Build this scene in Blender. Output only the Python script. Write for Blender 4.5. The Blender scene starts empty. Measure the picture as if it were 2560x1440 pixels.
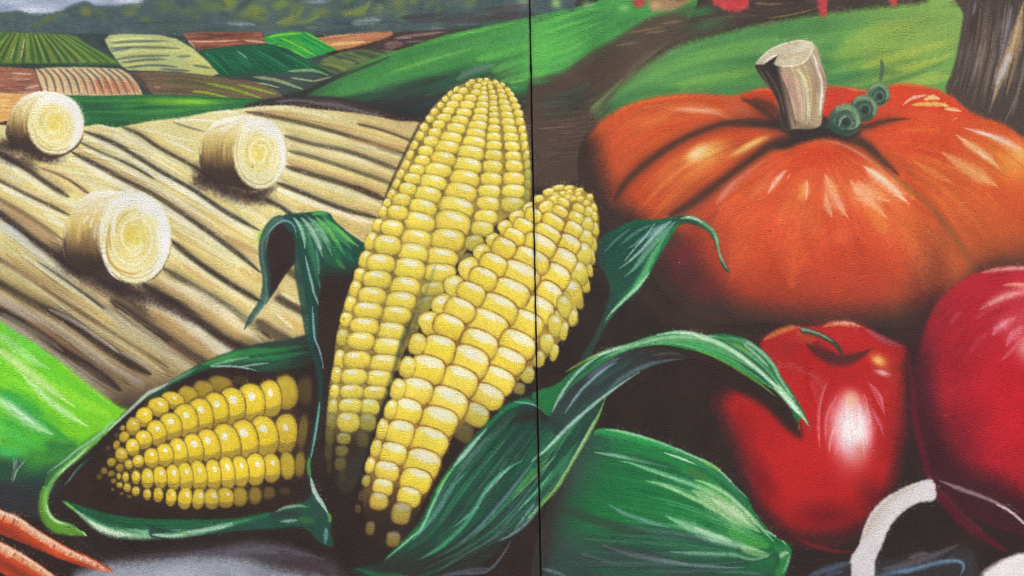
# A farm mural painted on two stucco wall panels, photographed square on.
import bpy, math
import numpy as np
from mathutils import Matrix, Vector

scene = bpy.context.scene
MM = 0.00125                      # metres per mural unit
EYE = 1.62                        # height of the picture centre above the ground
ROLL = math.atan2(28, 1440)       # the phone was held slightly askew
# ---- camera
FRAME_W = 2560 * MM
DIST = 2.45
cam = bpy.data.cameras.new('camera'); cam.sensor_width = 36; cam.lens = 36 * DIST / FRAME_W; cam.clip_end = 200
cam_o = bpy.data.objects.new('camera', cam); scene.collection.objects.link(cam_o)
cam_o.location = (0, -DIST, EYE)
cam_o.matrix_world = Matrix.Translation((0, -DIST, EYE)) @ Matrix.Rotation(math.radians(90), 4, 'X') @ Matrix.Rotation(-ROLL, 4, 'Z')
scene.camera = cam_o
# ---- overcast daylight
SUN_EL, SUN_AZ = math.radians(52), math.radians(-28)       # from above, a little from the left, in front of the wall
world = bpy.data.worlds.new('World'); scene.world = world; world.use_nodes = True
nt = world.node_tree; sky = nt.nodes.new('ShaderNodeTexSky'); sky.sky_type = 'NISHITA'; sky.sun_disc = False
sky.sun_elevation = SUN_EL; sky.sun_rotation = math.radians(180) + SUN_AZ; sky.air_density = 1.0; sky.dust_density = 4.0; sky.ozone_density = 1.0
bg = nt.nodes['Background']; bg.inputs['Strength'].default_value = 0.10
nt.links.new(sky.outputs[0], bg.inputs['Color'])
sun = bpy.data.lights.new('sun', 'SUN'); sun.energy = 1.5; sun.angle = math.radians(14); sun.color = (1.0, 0.975, 0.84)
sun_o = bpy.data.objects.new('sun', sun); scene.collection.objects.link(sun_o)
d = Vector((math.sin(SUN_AZ) * math.cos(SUN_EL), -math.cos(SUN_AZ) * math.cos(SUN_EL), math.sin(SUN_EL)))
sun_o.rotation_euler = (-d).to_track_quat('-Z', 'Y').to_euler(); sun_o.location = d * 20
scene.view_settings.view_transform = 'Standard'; scene.view_settings.look = 'None'; scene.view_settings.gamma = 1
scene.view_settings.use_curve_mapping = False
scene.view_settings.exposure = 0.93
scene.render.resolution_x = 1024; scene.render.resolution_y = 576

GAIN = 1.0
# ==== PAINT BEGIN
# ---------------------------------------------------------------------------
# The mural: paint is laid stroke by stroke on a wall-aligned grid (u right,
# v down, wall units of 1.25 mm), then cut into one mesh per painted motif.
# ---------------------------------------------------------------------------
RNG = np.random.RandomState(7)
TH = math.atan2(28, 1440); CS, SN = math.cos(TH), math.sin(TH)
CX, CY = 1280.0, 720.0
SEAM_U = 58.0; GAP = 2.4
STEP = globals().get('STEP_OVERRIDE', 2.1)
def axis(lo, hi, outer, step, coarse, forced=None):
    a = np.arange(lo, hi + step, step)
    if forced is not None:
        a = a[(a < forced - GAP - step * .4) | (a > forced + GAP + step * .4)]
        a = np.sort(np.concatenate([a, [forced - GAP, forced + GAP]]))
    l = np.arange(lo - outer, lo - coarse * .5, coarse); h = np.arange(a[-1] + coarse, hi + outer, coarse)
    return np.concatenate([l, a, h]).astype(np.float32)
US = axis(-1306, 1306, 760, STEP, 19, SEAM_U)
VS = axis(-752, 752, 500, STEP, 20)
X = (CX + US[None, :] * CS + VS[:, None] * SN).astype(np.float32)
Y = (CY - US[None, :] * SN + VS[:, None] * CS).astype(np.float32)
HH, WW = X.shape
COL = np.zeros((HH, WW, 3), np.float32)
OID = np.zeros((HH, WW), np.int16)
NODES = []                                   # registry of things and parts
def node(name, parent=None, **props):
    NODES.append(dict(name=name, parent=parent, props=props)); return len(NODES) - 1
def cc(c): return np.array(c, np.float32) / 255.0
def blur(a, n):
    for ax in (0, 1):
        s = a.copy()
        for k in range(1, n + 1): s = s + np.roll(a, k, ax) + np.roll(a, -k, ax)
        a = s / (2 * n + 1)
    return a
def norm01(a):
    a = a - a.mean(); a = a / (a.std() * 4.0); return np.clip(a + .5, 0, 1).astype(np.float32)
NF = norm01(blur(RNG.rand(HH, WW).astype(np.float32), 1))      # grain of the spray
NM = norm01(blur(blur(RNG.rand(HH, WW).astype(np.float32), 3), 3))
NL = norm01(blur(blur(RNG.rand(HH, WW).astype(np.float32), 12), 12))
def win(x0, y0, x1, y1):
    us = []; vs = []
    for x in (x0, x1):
        for y in (y0, y1):
            us.append((x - CX) * CS - (y - CY) * SN); vs.append((x - CX) * SN + (y - CY) * CS)
    j0 = max(np.searchsorted(US, min(us)) - 1, 0); j1 = min(np.searchsorted(US, max(us)) + 2, WW)
    i0 = max(np.searchsorted(VS, min(vs)) - 1, 0); i1 = min(np.searchsorted(VS, max(vs)) + 2, HH)
    if j1 - j0 < 2 or i1 - i0 < 2 or j0 >= WW or i0 >= HH: return None
    return (slice(i0, i1), slice(j0, j1))
def sm(t):
    t = np.clip(t, 0, 1); return t * t * (3 - 2 * t)
def curve(pts, n=None, closed=False, step=9.0):
    P = np.asarray(pts, np.float64)
    if len(P) == 2 and not closed:
        L = np.hypot(*(P[1] - P[0])); n = n or max(3, min(40, int(L / step)))
        t = np.linspace(0, 1, n)[:, None]; return P[0] * (1 - t) + P[1] * t
    if closed: Q = np.vstack([P[-1], P, P[0], P[1]])
    else: Q = np.vstack([2 * P[0] - P[1], P, 2 * P[-1] - P[-2]])
    out = []
    for i in range(1, len(Q) - 2):
        p0, p1, p2, p3 = Q[i - 1], Q[i], Q[i + 1], Q[i + 2]
        L = np.hypot(*(p2 - p1)); m = max(2, min(24, int(L / step) + 1))
        t = np.linspace(0, 1, m, endpoint=False)[:, None]
        out.append(.5 * (2 * p1 + (p2 - p0) * t + (2 * p0 - 5 * p1 + 4 * p2 - p3) * t ** 2 + (3 * p1 - p0 - 3 * p2 + p3) * t ** 3))
    if not closed: out.append(Q[-2][None, :])
    R = np.vstack(out)
    if n:
        d = np.concatenate([[0], np.cumsum(np.hypot(*np.diff(R, axis=0).T))]); s = np.linspace(0, d[-1], n)
        R = np.stack([np.interp(s, d, R[:, 0]), np.interp(s, d, R[:, 1])], 1)
    return R
def put(sl, al, col, clip=None, oid=None, thr=.5):
    if clip is not None: al = al * clip[sl]
    c = col if isinstance(col, np.ndarray) and col.ndim == 3 else cc(col)
    COL[sl] += (c - COL[sl]) * al[..., None]
    if oid is not None: OID[sl][al > thr] = oid
def region(pts, soft=3.0, closed_curve=True, rough=.35):
    """soft-edged mask of a closed outline, over the whole wall"""
    P = curve(pts, closed=True) if closed_curve else np.asarray(pts, float)
    M = np.zeros((HH, WW), np.float32)
    s = soft + 2
    W = win(P[:, 0].min() - s, P[:, 1].min() - s, P[:, 0].max() + s, P[:, 1].max() + s)
    if W is None: return M
    i0, j0 = W[0].start, W[1].start
    x = X[W]; y = Y[W]; ins = np.zeros(x.shape, bool); D = np.full(x.shape, 1e9, np.float32)
    Q = np.roll(P, -1, 0)
    for (ax, ay), (bx, by) in zip(P, Q):
        # crossings: only rows near this edge
        w = win(P[:, 0].min() - s, min(ay, by), P[:, 0].max() + s, max(ay, by))
        if w is not None and ay != by:
            r0 = max(w[0].start - i0, 0); r1 = w[0].stop - i0
            yy = y[r0:r1]; xx = x[r0:r1]
            cr = ((ay > yy) != (by > yy)) & (xx < (bx - ax) * (yy - ay) / (by - ay) + ax)
            ins[r0:r1] ^= cr
        w = win(min(ax, bx) - s, min(ay, by) - s, max(ax, bx) + s, max(ay, by) + s)
        if w is None: continue
        r = slice(max(w[0].start - i0, 0), w[0].stop - i0); q = slice(max(w[1].start - j0, 0), w[1].stop - j0)
        xx = x[r, q]; yy = y[r, q]
        ex, ey = bx - ax, by - ay; L2 = ex * ex + ey * ey + 1e-9
        t = np.clip(((xx - ax) * ex + (yy - ay) * ey) / L2, 0, 1)
        d = np.hypot(xx - ax - t * ex, yy - ay - t * ey)
        D[r, q] = np.minimum(D[r, q], d)
    sd = np.where(ins, D, -D)
    sd = sd + (NF[W] - .5) * rough * min(soft, 14) * 1.3
    M[W] = sm(sd / (2 * soft) + .5)
    return M
def fill(pts, col, soft=2.5, a=1.0, oid=None, rough=.35, closed_curve=True, clip=None):
    M = region(pts, soft, closed_curve, rough)
    put((slice(0, HH), slice(0, WW)), M * a, col, clip, oid); return M
def vramp(y0, y1, c0, c1):
    """colour field going from c0 at y0 to c1 at y1"""
    t = sm((Y - y0) / (y1 - y0))[..., None]; return cc(c0) * (1 - t) + cc(c1) * t
def blob(x, y, rx, ry, col, a=.8, ang=0.0, clip=None, oid=None, hard=0.0, rough=.5):
    rx *= 1.22; ry *= 1.22; R = max(rx, ry) * 1.05
    W = win(x - R, y - R, x + R, y + R)
    if W is None: return
    ca, sa = math.cos(math.radians(ang)), math.sin(math.radians(ang))
    dx = X[W] - x; dy = Y[W] - y
    r = np.sqrt(((dx * ca + dy * sa) / rx) ** 2 + ((-dx * sa + dy * ca) / ry) ** 2)
    r = r + (NF[W] - .5) * rough * .16
    put(W, a * sm((1 - r) / (1 - hard)), col, clip, oid)
BR = norm01(blur(RNG.rand(64, 512).astype(np.float32), 1))
def stroke(pts, w, col, a=1.0, soft=.6, taper=(.2, .3), dry=.16, col2=None, clip=None, oid=None, rough=.3, raw=False, minw=.0):
    """a brush stroke: width w (scalar or list) along a curve, tapered at the ends"""
    P = np.asarray(pts, float) if raw else curve(pts)
    n = len(P); d = np.concatenate([[0], np.cumsum(np.hypot(*np.diff(P, axis=0).T))]); L = d[-1] + 1e-6; T = d / L
    wv = np.interp(T, np.linspace(0, 1, len(w)), w) if isinstance(w, (list, tuple)) else np.full(n, float(w))
    tp = np.ones(n)
    if taper[0] > 0: tp = np.minimum(tp, np.sqrt(np.clip(T / taper[0], 0, 1)))
    if taper[1] > 0: tp = np.minimum(tp, np.sqrt(np.clip((1 - T) / taper[1], 0, 1)))
    wv = np.maximum(wv * tp * (1.22 + .5 * soft), max(minw, .35))
    mw = wv.max() + 2
    W = win(P[:, 0].min() - mw, P[:, 1].min() - mw, P[:, 0].max() + mw, P[:, 1].max() + mw)
    if W is None: return
    i0, j0 = W[0].start, W[1].start
    best = np.full((W[0].stop - i0, W[1].stop - j0), 9.0, np.float32); tt = np.zeros_like(best); sg = np.zeros_like(best)
    for k in range(n - 1):
        ax, ay = P[k]; bx, by = P[k + 1]; m = max(wv[k], wv[k + 1]) + 1.5
        q = win(min(ax, bx) - m, min(ay, by) - m, max(ax, bx) + m, max(ay, by) + m)
        if q is None: continue
        ex, ey = bx - ax, by - ay; L2 = ex * ex + ey * ey + 1e-9
        xx = X[q] - ax; yy = Y[q] - ay
        t = np.clip((xx * ex + yy * ey) / L2, 0, 1)
        ox = xx - t * ex; oy = yy - t * ey
        ww = wv[k] + (wv[k + 1] - wv[k]) * t
        s = (ex * oy - ey * ox) / math.sqrt(L2)
        dd = np.hypot(ox, oy) / ww
        l = (slice(q[0].start - i0, q[0].stop - i0), slice(q[1].start - j0, q[1].stop - j0))
        b = best[l]; up = dd < b
        b[up] = dd[up]; best[l] = b
        x_ = tt[l]; x_[up] = (T[k] + (T[k + 1] - T[k]) * t)[up]; tt[l] = x_
        x_ = sg[l]; x_[up] = (s / ww)[up]; sg[l] = x_
    al = sm((1 - best + (NF[W] - .5) * rough * .5) / soft) * (best < 5)
    if dry > 0:
        row = RNG.randint(0, 60)
        bi = np.clip(((sg * .5 + .5) * wv.max() * 1.2), 0, 500).astype(int) + RNG.randint(0, 8)
        al = al * np.clip(1 - dry * 1.6 * BR[row, np.clip(bi, 0, 511)], 0, 1)
    al = al * a
    if col2 is not None:
        t3 = tt[..., None]; col = cc(col) * (1 - t3) + cc(col2) * t3
        col = col.astype(np.float32)
    put(W, al, col, clip, oid)
def offs(pts, d, n=None):
    P = curve(pts, n); g = np.gradient(P, axis=0); g /= (np.hypot(g[:, 0], g[:, 1])[:, None] + 1e-9)
    return P + np.stack([-g[:, 1], g[:, 0]], 1) * d          # +d = to the right of travel (below, when going right)
def weave(A, B, n, cols, w=(1, 3), a=(.3, .8), t0=(0, .4), t1=(.6, 1), s=(0, 1), soft=.7, dry=.3, clip=None, jit=0.0):
    """n strokes that follow two guide curves, each between them and of a colour from cols"""
    P = curve(A, 24); Q = curve(B, 24); tx = np.linspace(0, 1, 24)
    for k in range(n):
        q = s[0] + (s[1] - s[0]) * RNG.rand()
        R = P * (1 - q) + Q * q
        u0 = t0[0] + (t0[1] - t0[0]) * RNG.rand(); u1 = t1[0] + (t1[1] - t1[0]) * RNG.rand()
        if u1 - u0 < .04: continue
        u = np.linspace(u0, u1, max(4, int(24 * (u1 - u0))))
        S = np.stack([np.interp(u, tx, R[:, 0]), np.interp(u, tx, R[:, 1])], 1)
        if jit: S = S + RNG.randn(2) * jit
        c = cols[RNG.randint(len(cols))] if isinstance(cols, list) else cols(q)
        stroke(S, w[0] + (w[1] - w[0]) * RNG.rand(), c, a[0] + (a[1] - a[0]) * RNG.rand(), soft, (.35, .4), dry, clip=clip, raw=True)
def smudge(M, amp, col, src=None):
    """blotchy second coat inside a mask"""
    put((slice(0, HH), slice(0, WW)), M * amp * (NL if src is None else src), col)
ALL = (slice(0, HH), slice(0, WW))
# ------------------------------------------------------------- wall panels and ground coat
N_PL = node('wall_panel', label='left stucco wall panel painted with the farm mural, dark undercoat between motifs', category='wall')
N_PR = node('wall_panel', label='right stucco wall panel painted with the farm mural, dark undercoat behind pumpkin', category='wall')
F_L = node('painted_face', N_PL); F_R = node('painted_face', N_PR)
OID[:] = np.where(US[None, :] < SEAM_U, F_L, F_R)
COL[:] = cc((54, 42, 40))
put(ALL, sm((X - 1250) / 300) * sm((900 - Y) / 500) * np.ones_like(X), (66, 57, 55))
smudge(np.ones_like(X), .3, (66, 53, 50)); smudge(np.ones_like(X), .25, (44, 34, 34), NM)

# ------------------------------------------------------------- sky, wood, far fields
O_SKY = node('sky', kind='structure', label='pale blue grey painted sky above the wood')
M = fill([(-900, -400), (420, -400), (420, 60), (-900, 60)], (150, 164, 190), 3, oid=O_SKY, closed_curve=False)
for (x, y, rx, ry, c, a) in [(85, 26, 75, 16, (205, 211, 226), .9), (30, 6, 60, 12, (190, 198, 216), .7), (130, 12, 60, 10, (165, 176, 204), .7),
        (190, 4, 40, 12, (170, 178, 205), .8), (320, 3, 45, 9, (205, 212, 226), .9), (0, 20, 50, 14, (132, 147, 178), .6), (240, 2, 30, 10, (186, 192, 212), .7),
        (-300, -60, 260, 60, (195, 202, 218), .8), (-100, -160, 200, 50, (185, 196, 215), .7)]:
    blob(x, y, rx, ry, c, a, clip=M)
O_WOOD = node('woodland', kind='stuff', label='dark blue green painted wood along the horizon', category='woodland')
wood = [(-950, 40), (-300, 30), (0, 30), (40, 27), (70, 33), (110, 35), (150, 28), (172, 16), (195, 7), (215, 3), (235, 12), (262, 15), (290, 14), (318, 11),
        (345, 10), (362, -2), (380, -60), (500, -300), (1100, -380), (1400, -300), (1440, 10), (1380, 44), (1300, 52), (1150, 72), (1000, 84), (700, 90), (440, 92), (300, 100), (0, 95), (-900, 95)]
WD = fill(wood, (82, 103, 110), 6, oid=O_WOOD, rough=.6)
smudge(WD, .4, (60, 78, 88), NM); smudge(WD, .45, (84, 104, 96))
for (x, y, rx, ry, an, c, a) in [(215, 28, 20, 17, 0, (122, 132, 58), .85), (325, 31, 24, 13, 0, (118, 132, 66), .7), (120, 48, 46, 11, -22, (104, 120, 66), .7), (95, 58, 30, 9, -20, (96, 112, 58), .6),
        (250, 32, 18, 16, 0, (100, 118, 74), .6), (365, 48, 24, 10, 10, (112, 124, 62), .6), (470, 28, 40, 16, 0, (96, 122, 78), .7), (520, 18, 34, 18, 0, (104, 126, 74), .7),
        (565, 14, 34, 20, 10, (122, 140, 62), .8), (575, 2, 26, 14, 0, (138, 152, 60), .7), (640, 26, 36, 22, 20, (128, 143, 60), .9), (655, 40, 20, 22, 0, (112, 130, 62), .7), (708, 8, 22, 14, 0, (128, 146, 66), .85),
        (800, 32, 34, 15, -12, (128, 142, 64), .85), (745, 24, 26, 16, -30, (112, 130, 76), .7), (996, 12, 28, 16, -30, (110, 128, 72), .75), (1032, 4, 14, 8, 0, (122, 138, 70), .7), (1175, 8, 30, 16, -30, (104, 132, 88), .75),
        (20, 40, 40, 14, 0, (88, 108, 92), .6), (420, 20, 40, 14, 0, (92, 116, 84), .6), (870, 10, 50, 16, -20, (74, 98, 84), .6), (1090, 20, 70, 16, 0, (66, 92, 88), .6), (600, 44, 60, 14, 0, (80, 100, 76), .6),
        (790, 3, 40, 9, 0, (150, 168, 182), .8), (950, 18, 10, 10, 0, (130, 150, 155), .6), (300, 4, 8, 14, 0, (120, 135, 160), .5), (1310, 6, 24, 14, 0, (140, 172, 128), .7), (1265, 14, 40, 12, 0, (88, 108, 96), .6)]:
    blob(x, y, rx, ry, c, a, an, clip=WD, rough=1.0)
stroke([(688, 62), (720, 50), (745, 34), (760, 14)], 9, (124, 142, 62), .85, .9, clip=WD)
stroke([(700, 62), (760, 54), (800, 40)], 7, (122, 138, 66), .7, .9, clip=WD)
stroke([(850, 34), (885, 32), (912, 20), (925, 2)], 9, (128, 146, 66), .9, .9, clip=WD)
stroke([(560, 0), (545, 25), (575, 38)], 7, (60, 78, 88), .6, .9, clip=WD); stroke([(590, 30), (615, 10), (625, -10)], 8, (66, 84, 90), .7, .9, clip=WD)
for k in range(70):
    x = RNG.uniform(330, 1100); y = RNG.uniform(-40, 40)
    blob(x, y, RNG.uniform(14, 34), RNG.uniform(8, 18), [(104, 128, 78), (92, 116, 84), (122, 142, 66), (84, 108, 92)][RNG.randint(4)], RNG.uniform(.35, .65), RNG.uniform(-40, 20), clip=WD, rough=1.2)
for k in range(90):
    x = RNG.uniform(-300, 1320); y = RNG.uniform(-20, 62)
    blob(x, y, RNG.uniform(8, 30), RNG.uniform(4, 10), [(52, 68, 80), (92, 112, 72), (60, 80, 88), (110, 126, 70)][RNG.randint(4)], RNG.uniform(.15, .4), RNG.uniform(-40, 20), clip=WD, rough=1.2)
for (x0, y0, x1, y1, w, c, a) in [(565, 58, 640, 62, 6, (140, 160, 162), .7), (875, 58, 955, 50, 7, (158, 176, 178), .9), (760, 68, 800, 66, 4, (140, 160, 160), .7), (1070, 72, 1110, 70, 4, (128, 140, 148), .7), (592, 60, 612, 60, 4, (140, 155, 165), .8)]:
    stroke([(x0, y0), (x1, y1)], w, c, a, .9, clip=WD)
for k in range(26):
    y = RNG.uniform(58, 84); x = RNG.uniform(300, 1150)
    stroke([(x, y), (x + RNG.uniform(60, 180), y - RNG.uniform(0, 8))], RNG.uniform(2, 5), [(62, 84, 84), (88, 108, 84), (56, 72, 76), (84, 104, 104)][RNG.randint(4)], .5, .9, clip=WD)
for k in range(26):
    x = RNG.uniform(990, 1290); y = 50 - (x - 990) * .06 + RNG.uniform(-14, 16)
    stroke([(x, y), (x + RNG.uniform(60, 130), y - RNG.uniform(2, 14))], RNG.uniform(3, 7), [(76, 70, 76), (70, 66, 74), (64, 84, 84), (92, 80, 84)][RNG.randint(4)], .5, .9, clip=WD)
O_HEDGE = node('hedgerow', kind='structure', label='dark slate green painted strip of hedges between the fields')
HG = fill([(-900, 84), (0, 84), (250, 84), (300, 86), (520, 92), (700, 110), (860, 150), (860, 200), (700, 240), (500, 260), (150, 250), (0, 245), (-900, 250)], (64, 80, 82), 3, oid=O_HEDGE)
smudge(HG, .4, (52, 66, 74), NM)

def field(pts, col, label, soft=2.5):
    o = node('field', kind='structure', label=label); return fill(pts, col, soft, oid=o, closed_curve=False)
# vineyard rows
M = field([(-900, 80), (0, 81), (100, 83), (168, 86), (192, 92), (215, 110), (250, 128), (285, 145), (300, 162), (200, 163), (0, 160), (-900, 160)], (112, 138, 62), 'olive painted field with rows fanning out, top left corner')
for k in range(30):
    x1 = -420 + k * 25 + RNG.uniform(-5, 5); x0 = 70 + (x1 - 75) * .42
    stroke([(x0, 82), (x0 + (x1 - x0) * .45, 115), (x1, 160)], [1.6, RNG.uniform(3.5, 7)], [(40, 90, 60), (52, 100, 56), (60, 88, 66)][RNG.randint(3)], .85, .7, (0, .2), clip=M)
    if k % 2: stroke([(x0 + 4, 84), (x1 + 13, 156)], [1.2, 3.4], [(160, 175, 90), (140, 160, 70)][k % 3 > 0], .6, .8, clip=M)
stroke([(62, 88), (57, 120), (51, 152)], 1.6, (205, 215, 170), .9, .8); stroke([(38, 112), (26, 150)], 1.8, (190, 205, 160), .8, .8)
stroke([(-40, 168), (100, 164), (300, 166)], 6, (48, 68, 72), .9, .9)
for k in range(14): stroke([(-20 + k * 22, 162 + RNG.uniform(-3, 3)), (30 + k * 22, 160)], 4, (44, 92, 60), .5, 1)
# pale field
M = field([(262, 99), (275, 88), (310, 85), (395, 87), (440, 97), (480, 120), (512, 147), (549, 184), (530, 190), (440, 179), (320, 175), (303, 163), (290, 148), (272, 120)], (186, 192, 122), 'pale yellow green painted field with curved dark furrows below the wood')
smudge(M, .5, (160, 178, 140)); blob(500, 165, 50, 20, (206, 204, 112), .7, 40, clip=M); blob(345, 160, 40, 9, (206, 206, 116), .8, clip=M); blob(430, 125, 60, 10, (204, 206, 124), .8, clip=M)
for p in [[(272, 108), (330, 104), (420, 102)], [(268, 122), (320, 118), (400, 119), (455, 122)], [(275, 128), (300, 124), (330, 120)], [(285, 150), (330, 142), (380, 140), (430, 139)],
          [(300, 158), (360, 150), (420, 148)], [(310, 170), (380, 163), (450, 168)], [(480, 163), (515, 168), (540, 172)], [(440, 142), (480, 140)], [(400, 172), (480, 178)]]:
    stroke(p, 3.2, (84, 100, 100), .85, .8, clip=M)
for p in [[(275, 101), (330, 96), (390, 98)], [(280, 114), (350, 110), (430, 110)], [(300, 134), (350, 127), (420, 130)], [(470, 128), (505, 150), (540, 182)]]: stroke(p, 2.6, (216, 216, 142), .8, .8, clip=M)
# brown ploughed
M = field([(456, 84), (520, 80), (652, 81), (668, 108), (590, 114), (498, 124), (474, 104)], (160, 96, 72), 'red brown painted ploughed field beside the pale field')
for k in range(26):
    y = RNG.uniform(80, 122); x = RNG.uniform(455, 600); stroke([(x, y), (x + RNG.uniform(40, 110), y - RNG.uniform(0, 5))], RNG.uniform(1.5, 3.5), [(98, 58, 54), (180, 112, 82), (136, 78, 62), (82, 58, 60)][RNG.randint(4)], .6, .8, clip=M)
stroke([(470, 103), (530, 104), (600, 100)], 2, (220, 180, 160), .9, .8); stroke([(610, 101), (664, 106)], 2.2, (222, 190, 175), .9, .8); stroke([(470, 100), (490, 122)], 2.4, (214, 182, 160), .8, .9)
# dark green
M = field([(500, 127), (560, 117), (640, 111), (690, 113), (750, 140), (830, 182), (780, 182), (640, 184), (550, 188), (525, 158)], (26, 100, 70), 'dark emerald painted field in the middle of the patchwork')
weave([(500, 130), (530, 160), (560, 190)], [(690, 112), (750, 140), (830, 184)], 60, [(20, 80, 66), (36, 124, 82), (30, 110, 74), (44, 140, 96), (40, 70, 70)], (1.2, 3.2), (.4, .8), clip=M)
stroke([(592, 128), (606, 136), (620, 148)], 1.8, (150, 200, 170), .9, .8); stroke([(700, 150), (725, 172)], 3, (52, 66, 72), .7, .8)
# bright green
M = field([(656, 95), (680, 85), (720, 80), (766, 80), (812, 103), (847, 124), (800, 138), (768, 147), (742, 134), (716, 120), (666, 107)], (44, 158, 70), 'small bright green painted field with yellow stripes')
weave([(658, 98), (716, 122), (768, 148)], [(764, 80), (806, 102), (848, 125)], 26, [(24, 128, 72), (48, 172, 72), (70, 186, 70), (22, 118, 74)], (1.5, 4), (.5, .8), clip=M)
for p in [[(700, 95), (740, 112), (790, 140)], [(690, 112), (735, 128), (768, 146)], [(764, 82), (806, 104), (846, 124)], [(668, 94), (700, 87), (760, 82)]]: stroke(p, 2.6, (140, 206, 52), .9, .7, clip=M)
stroke([(662, 106), (690, 108)], 3, (80, 190, 120), .7, .9)
# tan strip
M = field([(794, 94), (880, 84), (980, 79), (988, 95), (935, 104), (900, 114), (846, 126), (820, 112)], (192, 128, 92), 'narrow tan painted field with yellow edge')
for k in range(16):
    y = RNG.uniform(82, 122); x = RNG.uniform(790, 920); stroke([(x, y), (x + RNG.uniform(40, 90), y - RNG.uniform(3, 9))], RNG.uniform(1.5, 3), [(170, 108, 80), (212, 154, 112), (226, 196, 128), (200, 136, 96)][RNG.randint(4)], .7, .8, clip=M)
stroke([(824, 112), (870, 108), (915, 104)], 4, (228, 202, 130), .9, .8, clip=M)
# dark ploughed strip
M = field([(850, 128), (900, 118), (940, 104), (975, 90), (990, 80), (1150, 72), (1110, 92), (1010, 120), (950, 130)], (84, 66, 66), 'dark brown painted ploughed strip at the foot of the green hill')
for (p, c, w) in [([(995, 93), (1050, 87), (1110, 80)], (160, 138, 132), 3), ([(960, 112), (985, 108), (1010, 110)], (150, 122, 110), 5), ([(960, 120), (1000, 116)], (136, 110, 100), 4), ([(1010, 105), (1060, 102)], (150, 138, 140), 2), ([(985, 96), (1030, 94)], (170, 146, 140), 2.5), ([(890, 122), (940, 112)], (70, 52, 56), 4)]: stroke(p, w, c, .8, .8)
# olive strips
M = field([(788, 162), (810, 146), (850, 131), (900, 124), (1000, 126), (980, 138), (925, 162), (855, 188), (830, 182)], (104, 122, 72), 'olive painted field with dark slanting strips')
for p, w in [([(770, 150), (830, 170), (860, 186)], 7), ([(830, 138), (880, 152), (905, 165)], 5), ([(880, 128), (930, 140), (960, 150)], 6), ([(920, 124), (970, 132)], 4), ([(850, 132), (900, 146)], 3)]: stroke(p, w, (66, 82, 78), .85, .8)
for p in [[(800, 158), (840, 166), (870, 176)], [(850, 150), (890, 158)]]: stroke(p, 3.5, (136, 146, 66), .8, .8, clip=M)
# slate strips with pale lines
M = field([(545, 192), (640, 182), (780, 184), (850, 188), (800, 215), (760, 226), (700, 232), (640, 208)], (64, 84, 80), 'slate painted field crossed by pale curved lines')
for p, w in [([(632, 192), (690, 200), (760, 224)], 4), ([(720, 178), (780, 176), (822, 188)], 3.5), ([(725, 194), (790, 204)], 2.4), ([(600, 204), (660, 210), (700, 220)], 2.2), ([(780, 204), (830, 192)], 2)]: stroke(p, w, (168, 178, 130), .9, .8)
# striped tan
M = field([(88, 173), (130, 168), (220, 168), (300, 172), (328, 186), (345, 212), (358, 238), (230, 240), (112, 236), (98, 202)], (208, 180, 140), 'tan painted field striped with slanting dark furrows')
blob(270, 215, 80, 26, (194, 116, 86), .8, clip=M); blob(120, 200, 40, 26, (214, 186, 138), .7, clip=M)
for k in range(14):
    x0 = 92 + k * 17.5; x1 = x0 + 30 + k * 2.4
    stroke([(x0, 170), ((x0 + x1) / 2 + 6, 196), (x1, 240)], [2.2, 3.2, 1.8], [(92, 92, 84), (76, 84, 82), (120, 98, 80)][k % 3], .85, .6, (.02, .2), clip=M)
    if k > 1: stroke([(x0 + 7, 172), ((x0 + x1) / 2 + 12, 196), (x1 + 6, 236)], 2, [(228, 206, 166), (204, 196, 168)][k % 2], .7, .8, clip=M)
for k in range(6): stroke([(235 + k * 22, 198), (262 + k * 22, 236)], 4, (196, 116, 86), .8, .9, clip=M)
# reddish, left edge
M = field([(-900, 164), (0, 166), (84, 172), (96, 200), (106, 236), (0, 236), (-900, 240)], (164, 106, 86), 'reddish brown painted field at the left edge')
for k in range(26):
    y = RNG.uniform(168, 232); x = RNG.uniform(-60, 60); stroke([(x, y), (x + RNG.uniform(30, 80), y + RNG.uniform(-2, 4))], RNG.uniform(1.2, 3), [(120, 78, 72), (184, 124, 100), (96, 72, 74), (200, 160, 140)][RNG.randint(4)], .6, .8, clip=M)
stroke([(28, 183), (84, 186)], 2, (226, 196, 176), .9, .8, clip=M); stroke([(60, 222), (100, 212)], 4, (206, 186, 172), .8, .9, clip=M)
# brown with lime streaks
M = field([(326, 182), (400, 178), (530, 190), (640, 206), (690, 226), (712, 244), (640, 254), (560, 248), (480, 240), (385, 238), (348, 208)], (124, 100, 82), 'brown painted field with lime streaks above the green meadow')
weave([(330, 186), (480, 188), (690, 232)], [(350, 232), (480, 238), (640, 252)], 50, [(104, 84, 74), (140, 112, 90), (84, 70, 68), (120, 112, 78), (110, 120, 70)], (1.5, 4), (.4, .7), clip=M)
for p in [[(596, 212), (640, 222), (690, 236)], [(510, 208), (580, 222), (655, 246)], [(476, 228), (520, 232), (575, 246)]]: stroke(p, 3, (146, 192, 52), .9, .7, clip=M)
stroke([(400, 204), (470, 208), (540, 214)], 3, (78, 116, 66), .7, .9, clip=M); stroke([(326, 184), (350, 200), (372, 230)], 6, (72, 66, 68), .8, .9); stroke([(384, 219), (404, 219)], 1.6, (190, 180, 176), .9)
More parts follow.
